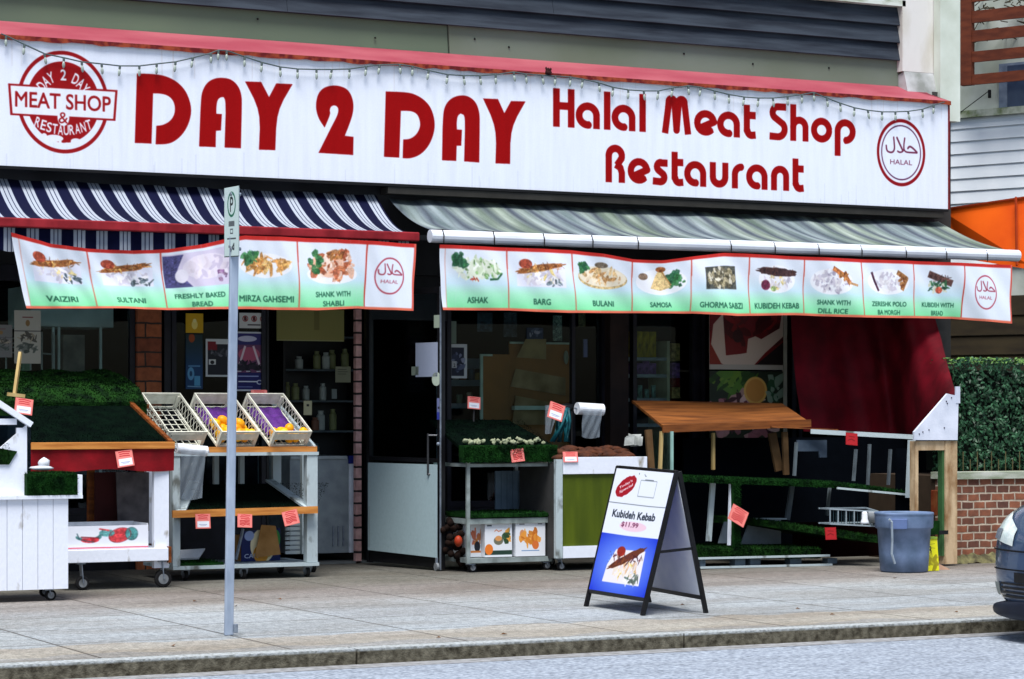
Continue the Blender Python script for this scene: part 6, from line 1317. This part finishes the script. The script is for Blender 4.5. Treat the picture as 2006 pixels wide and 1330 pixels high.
# ================================================================== G. LONG TURF DISPLAY (right)
ld = thing('turf_display', 'long stepped display with turf covered shelves on white pallet boards under the red tarp', 'display stand', (fx(1560, 20.3), 20.6, 0))
def tshelf(nm, p, q, depth, hgt, m, drop=0):
    mb = MB(); d = Vector((0, depth, drop)); p, q = Vector(p), Vector(q); dn = Vector((0, 0, -hgt))
    mb.slab(p, q, q + d, p + d, hgt); mb.blades(p + dn, q + dn, p, 9000, .026, .005); mb.blades(p, q, p + d, 3500, .026, .005); return mb.build(nm, m, ld)
tshelf('upper_turf_shelf', P(1342, 934, 20.45), P(1640, 946, 20.3), .6, .05, TURF); tshelf('upper_turf_shelf', P(1640, 946, 20.29), P(1788, 964, 20.2), .6, .03, TURF)
MB().beam(P(1640, 956, 20.27), P(1790, 970, 20.17), .02, .02).build('shelf_edge', WOODW2, ld)
tshelf('lower_turf_shelf', P(1362, 1074, 20.4), P(1608, 1074, 20.35), .75, .1, TURFL)
MB().beam(P(1366, 1094, 20.38), P(1625, 1088, 20.33), .02, .02).build('pallet_rail', WOODW2, ld); MB().beam(P(1372, 1112, 20.38), P(1630, 1106, 20.33), .02, .02).build('pallet_rail', WOODW2, ld)
for a0, a1 in ((1372, 1382), (1440, 1460), (1470, 1490), (1548, 1570), (1622, 1640)): MB().box(fx(a0, 20.4), fx(a1, 20.4), 20.4, 20.5, .015, fz(a0, 1094, 20.4)).build('pallet_block', M8('blue_grey_block', (92, 108, 120), rough=.7), ld)
tshelf('middle_turf_shelf', P(1490, 1018, 20.6), P(1724, 1052, 20.0), 1.0, .06, TURFL)
mb = MB(); p, q = P(1440, 940, 20.42), P(1442, 1074, 20.42); mb.beam(q, p, .08, .04, up=(0, 1, 0)); 
for s_ in (0,): mb.blades(q + Vector((-.04, -.03, 0)), q + Vector((.04, -.03, 0)), p + Vector((-.04, -.03, 0)), 12000, .022, .005)
mb.build('turf_post', TURF, ld)
for (x0_, y0_, x1_, y1_, yy_, m_) in ((1388, 946, 1400, 1060, 20.6, WOODW2), (1428, 946, 1433, 1068, 20.45, WOODW), (1542, 950, 1556, 1018, 20.75, WOODW3), (1556, 866, 1562, 932, 20.8, WOODW3), (1672, 880, 1679, 942, 20.8, WOODW3), (1740, 880, 1746, 950, 20.8, WOODW3), (1620, 952, 1628, 1010, 20.9, WOODW3), (1700, 870, 1705, 950, 21.0, WOODW3)):
    MB().beam(P(x0_, y1_, yy_), P(x1_ - (x1_ - x0_) * .3, y0_, yy_), .05 if x1_ - x0_ > 8 else .025, .03, up=(0, 1, 0)).build('post', m_, ld)
MB().slab(P(1452, 1066, 20.9), P(1530, 1066, 20.9), P(1530, 1018, 20.9), P(1470, 1018, 20.9), .02).build('tilted_board', M8('grey_board', (128, 140, 148), rough=.6), ld)
MB().slab(P(1408, 1064, 20.7), P(1430, 1064, 20.7), P(1430, 1022, 20.7), P(1420, 1022, 20.7), .02).build('tilted_board', M8('grey_board', (128, 140, 148)), ld)
MB().beam(P(1480, 1016, 20.75), P(1536, 1016, 20.75), .1, .012).build('tilted_board', WOODW2, ld)
# top rail under the tarp
MB().beam(P(1588, 845, 20.45), P(1790, 856, 20.05), .03, .045).build('top_rail', WOODW2, ld)
MB().beam(P(1786, 862, 20.05), P(1781, 975, 20.05), .075, .03, up=(0, 1, 0)).build('end_post', WOODW2, ld)
MB().slab(P(1562, 884, 20.9), P(1620, 884, 20.9), P(1620, 862, 20.9), P(1562, 862, 20.9), .02).build('grey_backing', M8('blue_grey_backing', (70, 84, 100), rough=.7), ld)
MB().slab(P(1606, 896, 20.89), P(1620, 896, 20.89), P(1620, 883, 20.89), P(1604, 883, 20.89), .02).build('grey_backing', MATS['blue_grey_backing'], ld)
# dark backing boards
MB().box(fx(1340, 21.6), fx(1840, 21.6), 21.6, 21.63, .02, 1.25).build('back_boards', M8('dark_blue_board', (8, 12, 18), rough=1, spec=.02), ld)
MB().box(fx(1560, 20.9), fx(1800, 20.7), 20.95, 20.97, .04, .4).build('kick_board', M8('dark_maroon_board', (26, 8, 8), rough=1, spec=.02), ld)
card(1447, 1010, 20.33, .2, .16, -28, 'large crumpled red price card tied to the turf covered post', False)
card(1628, 1045, 20.15, .13, .12, 0, 'small dark red price card below the middle turf shelf', 2)
card(1669, 860, 20.2, .14, .12, -5, 'dark red price card hanging from the rail under the tarp', 2)
# wire crate
Yc = 20.2; q = P(1626, 1026, Yc); wc = thing('grey_crate', 'low grey plastic mesh crate on the middle turf shelf beside the bin', 'crate', tuple(q))
mb = MB(); x0, x1 = q.x, fx(1718, Yc - .1); z0, z1 = q.z, fz(1626, 1003 - 6, Yc)
GP = M8('grey_crate_plastic', (150, 164, 172), rough=.5)
for z_ in (z0, z1): mb.beam((x0, Yc, z_), (x1, Yc - .12, z_ - .03), .012, .014); mb.beam((x0, Yc, z_), (x0 + .02, Yc + .2, z_), .012, .014); mb.beam((x1, Yc - .12, z_ - .03), (x1, Yc + .1, z_), .012, .014); mb.beam((x0, Yc + .2, z_), (x1, Yc + .1, z_), .012, .014)
for i in range(7): t_ = i / 6; mb.beam((x0 + (x1 - x0) * t_, Yc - .12 * t_, z0 - .03 * t_), (x0 + (x1 - x0) * t_, Yc - .12 * t_, z1 - .03 * t_), .01, .008)
mb.build('frame', GP, wc); mb = MB()
for i in range(18): t_ = (i + .5) / 18; mb.beam((x0 + (x1 - x0) * t_, Yc + .01 - .12 * t_, z0 - .03 * t_), (x0 + (x1 - x0) * t_, Yc + .01 - .12 * t_, z1 - .03 * t_), .004, .004)
mb.build('mesh', M8('dark_teal_plastic', (46, 70, 78), rough=.5), wc)
q = P(1694, 1022, Yc - .2); tag(MB().lathe([(.045, 0), (.04, .02), (.03, .05), (.028, .1), (.02, .12)], q.x, q.y, 14, 'z', q.z - .02).build('white_bottle', WHITEP, smooth=True), 'small white bottle standing at the corner of the grey mesh crate', 'bottle')
tag(MB().lathe([(.04, 0), (.05, .1), (.045, .11)], fx(1709, Yc - .1), Yc - .1, 14, 'z', fz(1709, 1024, Yc - .1)).build('grey_cup', M8('grey_cup_plastic', (150, 156, 160), rough=.5), smooth=True), 'grey cup behind the white bottle in the mesh crate', 'cup')

# ================================================================== H. END FRAME and WHITE PLY PANEL
Ye = 19.75
ef = thing('end_frame', 'weathered wooden end frame with a white plywood corner panel, behind the waste bin', 'display frame', (fx(1835, Ye), Ye + .1, 0))
def poly_prism(pts, Yq, t_, name, m, par):
    n = len(pts); v = [P(x, y, Yq) for x, y in pts]; v2 = [a + Vector((0, t_, 0)) for a in v]
    return MB().add(v + v2, [list(range(n))[::-1], list(range(n, 2 * n))] + [[i, (i + 1) % n, n + (i + 1) % n, n + i] for i in range(n)]).build(name, m, par)
PLY = M8('white_plywood', (216, 222, 236), (186, 194, 210), rough=.6, scale=4, bump=.1)
poly_prism([(1791, 862), (1876, 862), (1878, 776), (1856, 771), (1791, 846)], Ye - .03, .025, 'corner_panel', PLY, ef)
poly_prism([(1873, 790), (1881, 790), (1881, 757), (1873, 757)], Ye - .035, .02, 'batten_end', PLY, ef)
sc = MB()
for x, y in ((1854, 786), (1856, 790), (1864, 779), (1850, 838), (1820, 842), (1808, 846), (1801, 850)): sc.ico(P(x, y, Ye - .032), .008, sub=1)
sc.build('screw_marks', M8('rust_marks', (70, 64, 80), rough=.8), ef)
x0, x1, x2, x3 = fx(1793, Ye), fx(1799, Ye), fx(1851, Ye), fx(1874, Ye); z0 = 0.03; z1 = fz(1830, 864, Ye)
MB().box(x0, x1, Ye, Ye + .09, .02, z1).build('post', WEATH, ef); MB().box(x2, x3, Ye - .01, Ye + .09, .02, z1).build('post', WEATH, ef)
MB().box(x1 + .001, x2 - .001, Ye, Ye + .08, z1 - .09, z1 - .001).build('cross_rail', WEATH, ef)
MB().box(x2 - .025, x2 - .001, Ye + .01, Ye + .08, .1, z1 - .091).build('green_edge', M8('green_paint', (60, 100, 60), rough=.7), ef)
MB().box(x1 + .001, x2 - .026, Ye + .05, Ye + .08, fz(1830, 1048, Ye), fz(1830, 1021, Ye)).build('turf_sill', TURF, ef)
MB().box(x1 + .1, x2 - .05, Ye + .5, Ye + .52, .5, 1.15).build('inner_board', M8('dark_blue_board', (20, 28, 36)), ef)
tag(MB().box(fx(1835, Ye + .2), fx(1846, Ye + .2), Ye + .2, Ye + .3, fz(1840, 1012, Ye), fz(1840, 962, Ye)).build('red_can', M8('rusty_red_can', (120, 44, 22), (150, 90, 50), rough=.6, scale=6), bevel=.008), 'narrow rusty red can inside the weathered end frame', 'can')
q = P(1848, 1043, Ye - .05); tag(MB().box(q.x - .05, q.x + .06, q.y, q.y + .01, q.z - .02, q.z + .02).build('latch', DARKM), 'small black metal latch low on the right post of the end frame', 'latch')

# ================================================================== TARP
tpY = 20.55
Lt, Rt = [(1548, 590), (1552, 700), (1560, 790), (1574, 838)], [(1822, 590), (1843, 660), (1858, 712), (1873, 771)]
def edge(pl, v):
    k = v * (len(pl) - 1); i = min(int(k), len(pl) - 2); t = k - i; return (pl[i][0] + (pl[i + 1][0] - pl[i][0]) * t, pl[i][1] + (pl[i + 1][1] - pl[i][1]) * t)
def tarp(u, v):     # v 0 top .. 1 bottom; bottom edge follows the rail then rises along the ply panel
    (lx, ly), (rx, ry) = edge(Lt, v), edge(Rt, v)
    x = lx + (rx - lx) * u
    yb = 845 + (x - 1574) * .04 if x < 1792 else 853 - (x - 1792) * 1.02
    y = 590 + (min(853, yb) - 590) * v if True else 0
    q_ = max(0., min(1., (u - .55) / .45)); q_ = q_ * q_ * (3 - 2 * q_); yy = 22.1 - .2 * v - 1.72 * v * q_ - .33 * q_ + .035 * math.sin(u * 21 + v * 1.5) * (.3 + u) + .02 * math.sin(u * 47 - v * 3) * u
    return P(x, y, yy)
tq = MB().grid(tarp, 110, 40).build('red_tarp', M8('dark_red_tarp', (92, 1, 18), (66, 0, 10), rough=.7, scale=4, bump=.1, bscale=14, spec=.15), smooth=True)
tag(tq, 'large dark red tarpaulin hanging from under the awning down to the white corner panel', 'tarpaulin')

# ================================================================== BIN, YELLOW SIGN
q = PG(1770, 1124); q.y += .25; d = dep(1771, q.y); ppm = FPX / d
bx = fx(1771, q.y); by = q.y; rT = 58 / ppm; rB = 46.5 / ppm; HB = P(1771, 1003, by).z
bn = thing('waste_bin', 'round blue grey plastic waste bin with a pale strap hanging down its front', 'bin', (bx, by, 0))
BINM = M8('bin_plastic', (114, 134, 168), (80, 100, 126), rough=.5, scale=5, bump=.08, bscale=20)
def rr(t): return rB + (rT * .93 - rB) * t
prof = [(rB * .9, 0.0), (rB, .015), (rr(.3), HB * .3), (rr(.72), HB * .72), (rr(.72) + .018, HB * .735), (rr(.76) + .022, HB * .76), (rr(.95) + .018, HB * .93), (rT * .985, HB * .95), (rT, HB * .965), (rT, HB * .99), (rT * .985, HB), (rT * .93, HB), (rT * .9, HB * .97), (rB * .92, .03)]
MB().lathe(prof, bx, by, 48).build('body', BINM, bn, smooth=True)
MB().lathe([(rB * .9, .031), (rB * .905, .04)], bx, by, 30).build('bin_floor', BINM, bn)
MB().lathe([(rr(.7) * .97, HB * .6), (rr(.7) * .97, HB * .61)], bx, by, 30).build('bin_liner', RUBBER, bn)
a = math.atan2(0 - by, 0 - bx) - .05
hx_, hy_ = bx + (rr(.8) + .035) * math.cos(a - .12), by + (rr(.8) + .035) * math.sin(a - .12); tx = Vector((-math.sin(a), math.cos(a), 0))
MB().beam(Vector((hx_, hy_, HB * .82)) - tx * .08, Vector((hx_, hy_, HB * .82)) + tx * .08, .05, .10).build('handle', M8('bin_handle', (92, 112, 156), rough=.5), bn, bevel=.008)
sp = [P(1742, 1017, by - rT - .04), P(1747, 1022, by - rT - .045), P(1748, 1060, by - rT), P(1747, 1085, by - rT + .02), P(1753, 1104, by - rT + .03)]
MB().tube(sp, .011, 6).build('strap', M8('pale_strap', (170, 186, 200), rough=.6), bn)
q = PG(1831, 1119); yw = thing('yellow_floor_sign', 'narrow yellow plastic floor sign standing behind the waste bin', 'floor sign', tuple(q))
zt_ = tall(q, 1056); x0, x1 = fx(1818, q.y), fx(1840, q.y)
c = Cv(x1 - x0, zt_, 400, (226, 222, 30)); c.text('3', .035, .2, .08, (40, 40, 20)); c.line([(.0, zt_ - .08), (.1, zt_ - .09)], .006, (150, 150, 30)); c.line([(.0, .25), (.1, .26)], .005, (150, 150, 30)); c.blobs(.06, .1, .05, .1, [(190, 186, 30), (160, 150, 30)], 14, .3)
panel('front_leaf', (x0, q.y, .005), (x1, q.y, .005), (x1 - .003, q.y + .03, zt_), (x0 + .003, q.y + .03, zt_), img_mat('yellow_sign_print', c, rough=.4), yw, .012)
MB().slab((x1, q.y + .16, .005), (x0, q.y + .16, .005), (x0 + .003, q.y + .08, zt_), (x1 - .003, q.y + .08, zt_), .01).build('rear_leaf', M8('yellow_plastic', (226, 222, 30), rough=.4), yw)
MB().box(x0 + .006, x1 - .006, q.y + .02, q.y + .09, zt_ + .001, zt_ + .02).build('hinge_cap', M8('lime_cap', (150, 180, 70), rough=.5), yw)
q = P(1845, 1117, 19.3); q.z = .0; mb = MB(); mb.add([(q.x - .06, q.y, .0), (q.x + .09, q.y - .02, .0), (q.x + .0, q.y + .06, .06), (q.x - .05, q.y + .1, .0)], [(0, 1, 2), (1, 3, 2), (0, 2, 3), (0, 3, 1)]); tag(mb.build('brick_chip', M8('chip', (150, 120, 100), rough=.9)), 'broken brick chip on the ground beside the yellow floor sign', 'chip')

# ================================================================== PLANTER WALL, HEDGE, FENCE
Yw = 20.05
xw0, xw1 = fx(1862, Yw), 22.0
BR1 = brick_mat('planter_brick', srgb((140, 84, 58)), srgb((84, 52, 42)), srgb((176, 162, 144)), .148, .0785, .0095, .9)
plw = thing('brick_planter_wall', 'low red brick planter wall with pale mortar behind the parked car', 'wall', (xw0, Yw, 0))
zcap = fz(1940, 938, Yw)
MB().box(xw0, xw1, Yw, Yw + .25, .0, zcap).build('brickwork', BR1, plw)
MB().box(xw0 - .02, xw1, Yw - .03, Yw + .3, zcap + .001, zcap + .07).build('coping', M8('coping_concrete', (186, 190, 180), (136, 146, 124), rough=.85, scale=4, stretch=(1, 1, 4), bump=.2), plw)
# mossy plinth
mb = MB().grid(lambda u, v: (fx(1846, Yw - .02) + u * 4, Yw - .10 + .09 * v - .02 * math.sin(u * 60), .002 + .09 * v + .01 * math.sin(u * 90) + .008 * math.sin(u * 210)), 120, 3, uv=False)
mb.build('mossy_plinth', M8('mossy_mortar', (116, 112, 76), (66, 62, 46), rough=.95, scale=14, bump=.5, bscale=40), plw)
hd = thing('clipped_hedge', 'dense clipped dark green hedge growing above the brick planter wall', 'hedge', (fx(1940, Yw + .4), Yw + .6, zcap))
Yh = Yw + .35; hx0, hx1 = fx(1880, Yh), 18.6; hz0, hz1 = zcap + .07, fz(1940, 702, Yh)
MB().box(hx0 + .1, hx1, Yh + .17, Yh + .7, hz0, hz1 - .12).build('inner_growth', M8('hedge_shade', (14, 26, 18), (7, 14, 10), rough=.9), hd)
rg = random.Random(5); mb = MB(); mbt = MB()
def leaf(m_, c_, n_, s_):
    n_ = n_.normalized(); t_ = Vector((rg.uniform(-1, 1), rg.uniform(-1, 1), rg.uniform(-1, .4))); a_ = (t_ - n_ * t_.dot(n_)).normalized(); b_ = n_.cross(a_) * .42
    m_.add([c_ - a_ * s_, c_ - a_ * .3 * s_ + b_ * s_ + n_ * .004, c_ + a_ * .5 * s_ + b_ * s_ * .8, c_ + a_ * s_, c_ + a_ * .5 * s_ - b_ * s_ * .8, c_ - a_ * .3 * s_ - b_ * s_ + n_ * .004], [(0, 1, 2, 3, 4, 5)])
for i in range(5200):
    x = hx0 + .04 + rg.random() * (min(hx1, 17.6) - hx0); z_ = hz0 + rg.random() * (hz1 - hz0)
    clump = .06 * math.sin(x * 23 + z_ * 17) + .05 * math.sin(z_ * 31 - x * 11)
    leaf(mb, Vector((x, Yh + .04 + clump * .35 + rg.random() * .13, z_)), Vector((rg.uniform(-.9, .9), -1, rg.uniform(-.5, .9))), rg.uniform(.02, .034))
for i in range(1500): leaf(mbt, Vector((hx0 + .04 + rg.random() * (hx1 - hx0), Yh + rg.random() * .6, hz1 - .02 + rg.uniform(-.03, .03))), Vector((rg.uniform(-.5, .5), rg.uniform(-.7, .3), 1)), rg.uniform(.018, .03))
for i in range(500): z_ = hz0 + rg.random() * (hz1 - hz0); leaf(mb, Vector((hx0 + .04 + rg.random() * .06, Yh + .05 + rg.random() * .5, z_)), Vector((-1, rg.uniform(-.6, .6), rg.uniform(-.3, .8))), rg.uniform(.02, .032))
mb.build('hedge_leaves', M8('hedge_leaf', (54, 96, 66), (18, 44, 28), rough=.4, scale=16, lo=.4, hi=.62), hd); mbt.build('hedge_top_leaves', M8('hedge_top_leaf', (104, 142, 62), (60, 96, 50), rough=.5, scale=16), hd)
mb = MB()
for i in range(26): x = hx0 + .02 + i * .09; mb.beam((x, Yh - .03, hz0), (x, Yh - .03, hz0 + .12 if i % 2 else hz0 + .2), .008, .008)
mb.build('stems', M8('hedge_stem', (90, 84, 56), rough=.9), hd)
# soil
MB().box(xw0, hx1, Yw + .251, Yw + 1.4, 0, zcap + .03).build('planter_soil', M8('soil', (58, 46, 34), rough=.95), plw)

# ================================================================== NEIGHBOURING BUILDING at the right
nbd = thing('neighbour_building', 'angled neighbouring building with white corrugated siding over a dark lower wall', 'building', (20, 26, 0))
O = PD(1862, HY, 32.0); O.z = 0; U = Vector((.42, -.907, 0)); N = Vector((-.907, -.42, 0))
def nb_(s_, z_, o=0): return O + U * s_ + N * o + Vector((0, 0, z_))
def nz(py, s_=.6): p = nb_(s_, 0); d_ = p.x * sa + p.y * ca; return HC + (HY - py) / FPX * d_
z_top, z_bot = nz(228), nz(520)
NS0, NS1 = -3, 4.2
mb = MB(); n = int((z_top - z_bot) / .16)
for i in range(n + 1):
    z0 = z_bot + i * .16; z1 = min(z0 + .16, z_top)
    if z1 - z0 < .02: continue
    mb.slab(nb_(NS0, z0 + .012, .05), nb_(NS1, z0 + .012, .05), nb_(NS1, z1 - .012, .035), nb_(NS0, z1 - .012, .035), .02); mb.slab(nb_(NS0, z1 - .0125, .028), nb_(NS1, z1 - .0125, .028), nb_(NS1, z1 + .011, .028), nb_(NS0, z1 + .011, .028), .01)
mb.build('corrugated_siding', M8('white_siding', (238, 244, 248), (224, 232, 238), rough=.5, scale=2), nbd)
MB().slab(nb_(NS0, 0), nb_(NS1, 0), nb_(NS1, 9), nb_(NS0, 9), .2).build('wall', M8('neighbour_wall_paint', (196, 202, 196), (160, 168, 156), rough=.8, scale=2), nbd)
mb = MB()
for i in range(12): z0 = i * .25; mb.slab(nb_(NS0, z0 + .004, .03), nb_(NS1, z0 + .004, .03), nb_(NS1, z0 + .25, .012), nb_(NS0, z0 + .25, .012), .01)
mb.build('dark_lower_boards', M8('dark_brown_boards', (58, 50, 34), (40, 34, 26), rough=.8, scale=2, stretch=(1, 1, 4)), nbd)
mb = MB(); mb.slab(nb_(NS0, z_top + .002, .1), nb_(NS1, z_top + .002, .1), nb_(NS1, z_top + .09, .1), nb_(NS0, z_top + .09, .1), .1); mb.build('mossy_ledge', M8('mossy_ledge', (190, 196, 180), (110, 124, 84), rough=.9, scale=6, lo=.4, hi=.6), nbd)
# upper: window + downpipe lines
s0 = .72; mb = MB(); mb.slab(nb_(s0, nz(220), .06), nb_(NS1, nz(220), .06), nb_(NS1, nz(128), .06), nb_(s0, nz(128), .06), .06); mb.build('window_frame', M8('grey_blue_frame', (126, 140, 160), (96, 110, 132), rough=.5), nbd)
wn = mb = MB(); mb.slab(nb_(s0 + .12, nz(216), .065), nb_(NS1 - .1, nz(216), .065), nb_(NS1 - .1, nz(133), .065), nb_(s0 + .12, nz(133), .065), .004); mb.build('window_pane', M8('window_dark_blue', (64, 78, 104), rough=.15), nbd)
mb = MB(); mb.tube([nb_(.0, nz(235), .1), nb_(.62, nz(178), .1)], .006, 5); mb.beam(nb_(.62, nz(194), .12), nb_(.62, nz(178), .12), .03, .03); mb.build('cable', RUBBER, nbd)
# shrubby branches behind the rails: dark twigs
mb = MB()
for i in range(70):
    s_ = rg.uniform(.2, 1.6); p = nb_(s_, nz(rg.uniform(0, 84)), .12); mb.tube([p, p + Vector((rg.uniform(-.2, .2), rg.uniform(-.05, .05), rg.uniform(-.08, .08))), p + Vector((rg.uniform(-.3, .3), 0, rg.uniform(-.12, .12)))], .007, 4)
tag(mb.build('bare_twigs', M8('dark_twigs', (60, 54, 40), rough=.9)), 'bare dark twigs of a climber behind the brown balcony rails', 'climber')
# balcony railing brown
blc = thing('balcony_railing', 'brown painted wooden slat railing at the top right corner', 'railing', tuple(nb_(0, nz(150), .5)))
BRN = M8('brown_stained_wood', (108, 54, 34), (84, 40, 26), rough=.6, scale=4, stretch=(1, 1, 4)); 
def bz_(py, s_): p = nb_(s_, 0, .5); d_ = p.x * sa + p.y * ca; return HC + (HY - py) / FPX * d_
def bs(px):       # distance along railing plane for a sight line
    lo_, hi_ = -3.0, 4.0
    for _ in range(30):
        m_ = (lo_ + hi_) / 2; p = nb_(m_, 0, .5); pxx = CX + FPX * (p.x * ca - p.y * sa) / (p.x * sa + p.y * ca)
        if pxx < px: lo_ = m_
        else: hi_ = m_
    return m_
s0, s1 = bs(1884), bs(2060)
for (ya, yb2) in ((-4, 6), (24, 47), (62, 84), (103, 124), (148, 168)):
    z0, z1 = bz_(yb2, s0), bz_(ya, s0)
    MB().slab(nb_(s0, z0, .5), nb_(s1, z0, .5), nb_(s1, z1, .5), nb_(s0, z1, .5), .04).build('rail', BRN, blc)
MB().slab(nb_(s0 - .01, bz_(168, s0), .52), nb_(bs(1904), bz_(168, s0), .52), nb_(bs(1904), bz_(-20, s0), .52), nb_(s0 - .01, bz_(-20, s0), .52), .09).build('post', BRN, blc)
# orange awning
oa = thing('orange_awning', 'bright orange fabric awning of the neighbouring shop at the right edge', 'awning', tuple(P(1950, 450, 22.2)))
a1, a2, a3, a4 = PD(1840, 412, 28.8), PD(2030, 384, 27.8), PD(2030, 530, 27.5), PD(1880, 505, 28.6)
MB().slab(a4, a3, a2, a1, .02).build('fabric', M8('orange_fabric', (226, 92, 8), (206, 74, 4), rough=.7, scale=1.5), oa)
MB().beam(a1 + Vector((0, 0, .005)), a2 + Vector((0, 0, .005)), .03, .02).build('top_seam', M8('dark_orange_seam', (150, 50, 10), rough=.7), oa)
for p_, s_ in ((a1, .2), (a2, 1.5)): MB().tube([p_, nb_(s_, p_.z + .1)], .02, 6).build('arm', ARM, oa)
MB().beam(PD(1990, 386, 27.95), PD(1992, 520, 27.6), .02, .02, up=(0, 1, 0)).build('side_seam', MATS['dark_orange_seam'], oa)

# ================================================================== PARKED CAR at the right edge
zr = -.115; cX = PXp(1951, 1060, 1).x; nose = P(1951, 1060, 14.35); nx = nose.x - .31; yC = 13.5; hw = .86
car = thing('parked_car', 'dark blue parked car, only its front corner showing at the right edge', 'car', (nx + 2, yC, zr))
CARP = M8('blue_car_paint', (60, 80, 108), (54, 72, 98), rough=.28, scale=2, spec=.6, coat=.7)
st_ = [(0, .12, .36, .70), (.012, .30, .32, .74), (.035, .44, .27, .79), (.075, .55, .24, .84), (.14, .65, .22, .91), (.24, .73, .2, .98), (.40, .80, .2, 1.04), (.7, .84, .2, 1.09), (1.0, .86, .2, 1.12), (1.25, .86, .2, 1.13), (3.5, .86, .2, 1.08), (4.0, .80, .22, 1.05), (4.25, .66, .3, .95)]
def ring(x, w_, z0, z1, nn_=28, e=3.2):
    o = []; zc = (z0 + z1) / 2; zh = (z1 - z0) / 2
    for k in range(nn_):
        t_ = 2 * math.pi * k / nn_; c_, s_ = math.cos(t_), math.sin(t_)
        o.append(Vector((nx + x, yC + w_ * abs(c_) ** (2 / e) * (1 if c_ > 0 else -1), zr + zc + zh * abs(s_) ** (2 / e) * (1 if s_ > 0 else -1))))
    return o
def loft(stt, name, m, par, **k):
    mb = MB(); rs = [ring(*s_) for s_ in stt]; n_ = len(rs[0])
    for r0 in rs: mb.v += [tuple(v) for v in r0]
    for i in range(len(rs) - 1):
        for j in range(n_): mb.f.append([i * n_ + j, i * n_ + (j + 1) % n_, (i + 1) * n_ + (j + 1) % n_, (i + 1) * n_ + j]); mb.uv.append(None)
    mb.f.append(list(range(n_))[::-1]); mb.uv.append(None); mb.f.append([(len(rs) - 1) * n_ + j for j in range(n_)]); mb.uv.append(None)
    return mb.build(name, m, par, smooth=True)
body = loft(st_, 'body', CARP, car)
sd = body.modifiers.new('sub', 'SUBSURF'); sd.levels = 1; sd.render_levels = 2
cab = loft([(1.05, .70, 1.05, 1.12), (1.9, .66, 1.0, 1.46), (2.9, .66, 1.0, 1.48), (3.9, .62, 1.0, 1.14)], 'glasshouse', M8('car_glass', (20, 26, 32), rough=.1, spec=.7), car)
loft([(1.80, .60, 1.34, 1.47), (2.4, .63, 1.36, 1.51), (3.05, .61, 1.34, 1.49)], 'roof_panel', CARP, car)
for x in (.78, 3.45):
    for sg in (-1, 1):
        wy = yC + sg * (hw - .1)
        w_ = MB().lathe([(.2, -.1), (.3, -.1), (.32, -.07), (.32, .07), (.3, .1), (.2, .1)], nx + x, wy, 32, 'y', zr + .32).build('wheel', RUBBER, car, smooth=False)
        MB().lathe([(.05, .104 * sg), (.2, .101 * sg)], nx + x, wy, 24, 'y', zr + .32).build('rim', STEEL, w_)
HL = M8('headlamp_glass', (224, 232, 226), (190, 204, 204), rough=.1, scale=12, spec=.8)
for sg in (1, -1):
    def sx(y, z_, off=.012):
        for k in range(400):
            x = k * .002
            for a, b in zip(st_[:-1], st_[1:]):
                if a[0] <= x <= b[0]: f = (x - a[0]) / (b[0] - a[0]); w_, z0, z1 = [a[i] + (b[i] - a[i]) * f for i in (1, 2, 3)]; break
            if abs(y / w_) ** 3.2 + abs((z_ - (z0 + z1) / 2) / ((z1 - z0) / 2)) ** 3.2 <= 1: break
        return Vector((nx + x - off, yC + sg * y, zr + z_))
    hl = MB().grid(lambda u, v: sx(.28 + .42 * u, .69 + .06 * u + v * (.12 + .12 * u)), 16, 8, uv=False).build('headlight', HL, car, smooth=True)
    MB().grid(lambda u, v: sx(.47 + .12 * u, .735 + .07 * v, .02), 6, 4, uv=False).build('lamp_unit', STEEL, hl, smooth=True)
    MB().grid(lambda u, v: sx(.46 + .1 * u, .34 + .09 * v, .014), 6, 4, uv=False).build('fog_lamp', M8('fog_lamp_surround', (130, 138, 132), rough=.4), car, smooth=True)
sg = 1; mb = MB()
for z_ in (.33, .36, .39, .42): mb.grid(lambda u, v: sx(-.42 + .85 * u, z_ + .016 * v, .012), 20, 2, uv=False)
mb.build('lower_grille', DARKM, car)
MB().grid(lambda u, v: sx(-.66 + 1.32 * u, .52 + .01 * v, .006), 30, 1, uv=False).build('bumper_seam', RUBBER, car)
MB().grid(lambda u, v: sx(-.64 + 1.28 * u, .655 + .012 * v - .02 * u * (1 - u), .006), 30, 1, uv=False).build('bonnet_seam', RUBBER, car)
MB().grid(lambda u, v: sx(-.25 + .5 * u, .44 + .07 * v, .014), 10, 2, uv=False).build('plate_holder', DARKM, car)
loft([(-.012, .14, .20, .31), (.0, .32, .19, .31), (.03, .46, .175, .31), (.07, .57, .17, .31), (.14, .67, .165, .30), (.24, .75, .16, .30), (.40, .82, .16, .29)], 'bumper_lip', M8('black_bumper_plastic', (28, 34, 48), rough=.5), car)
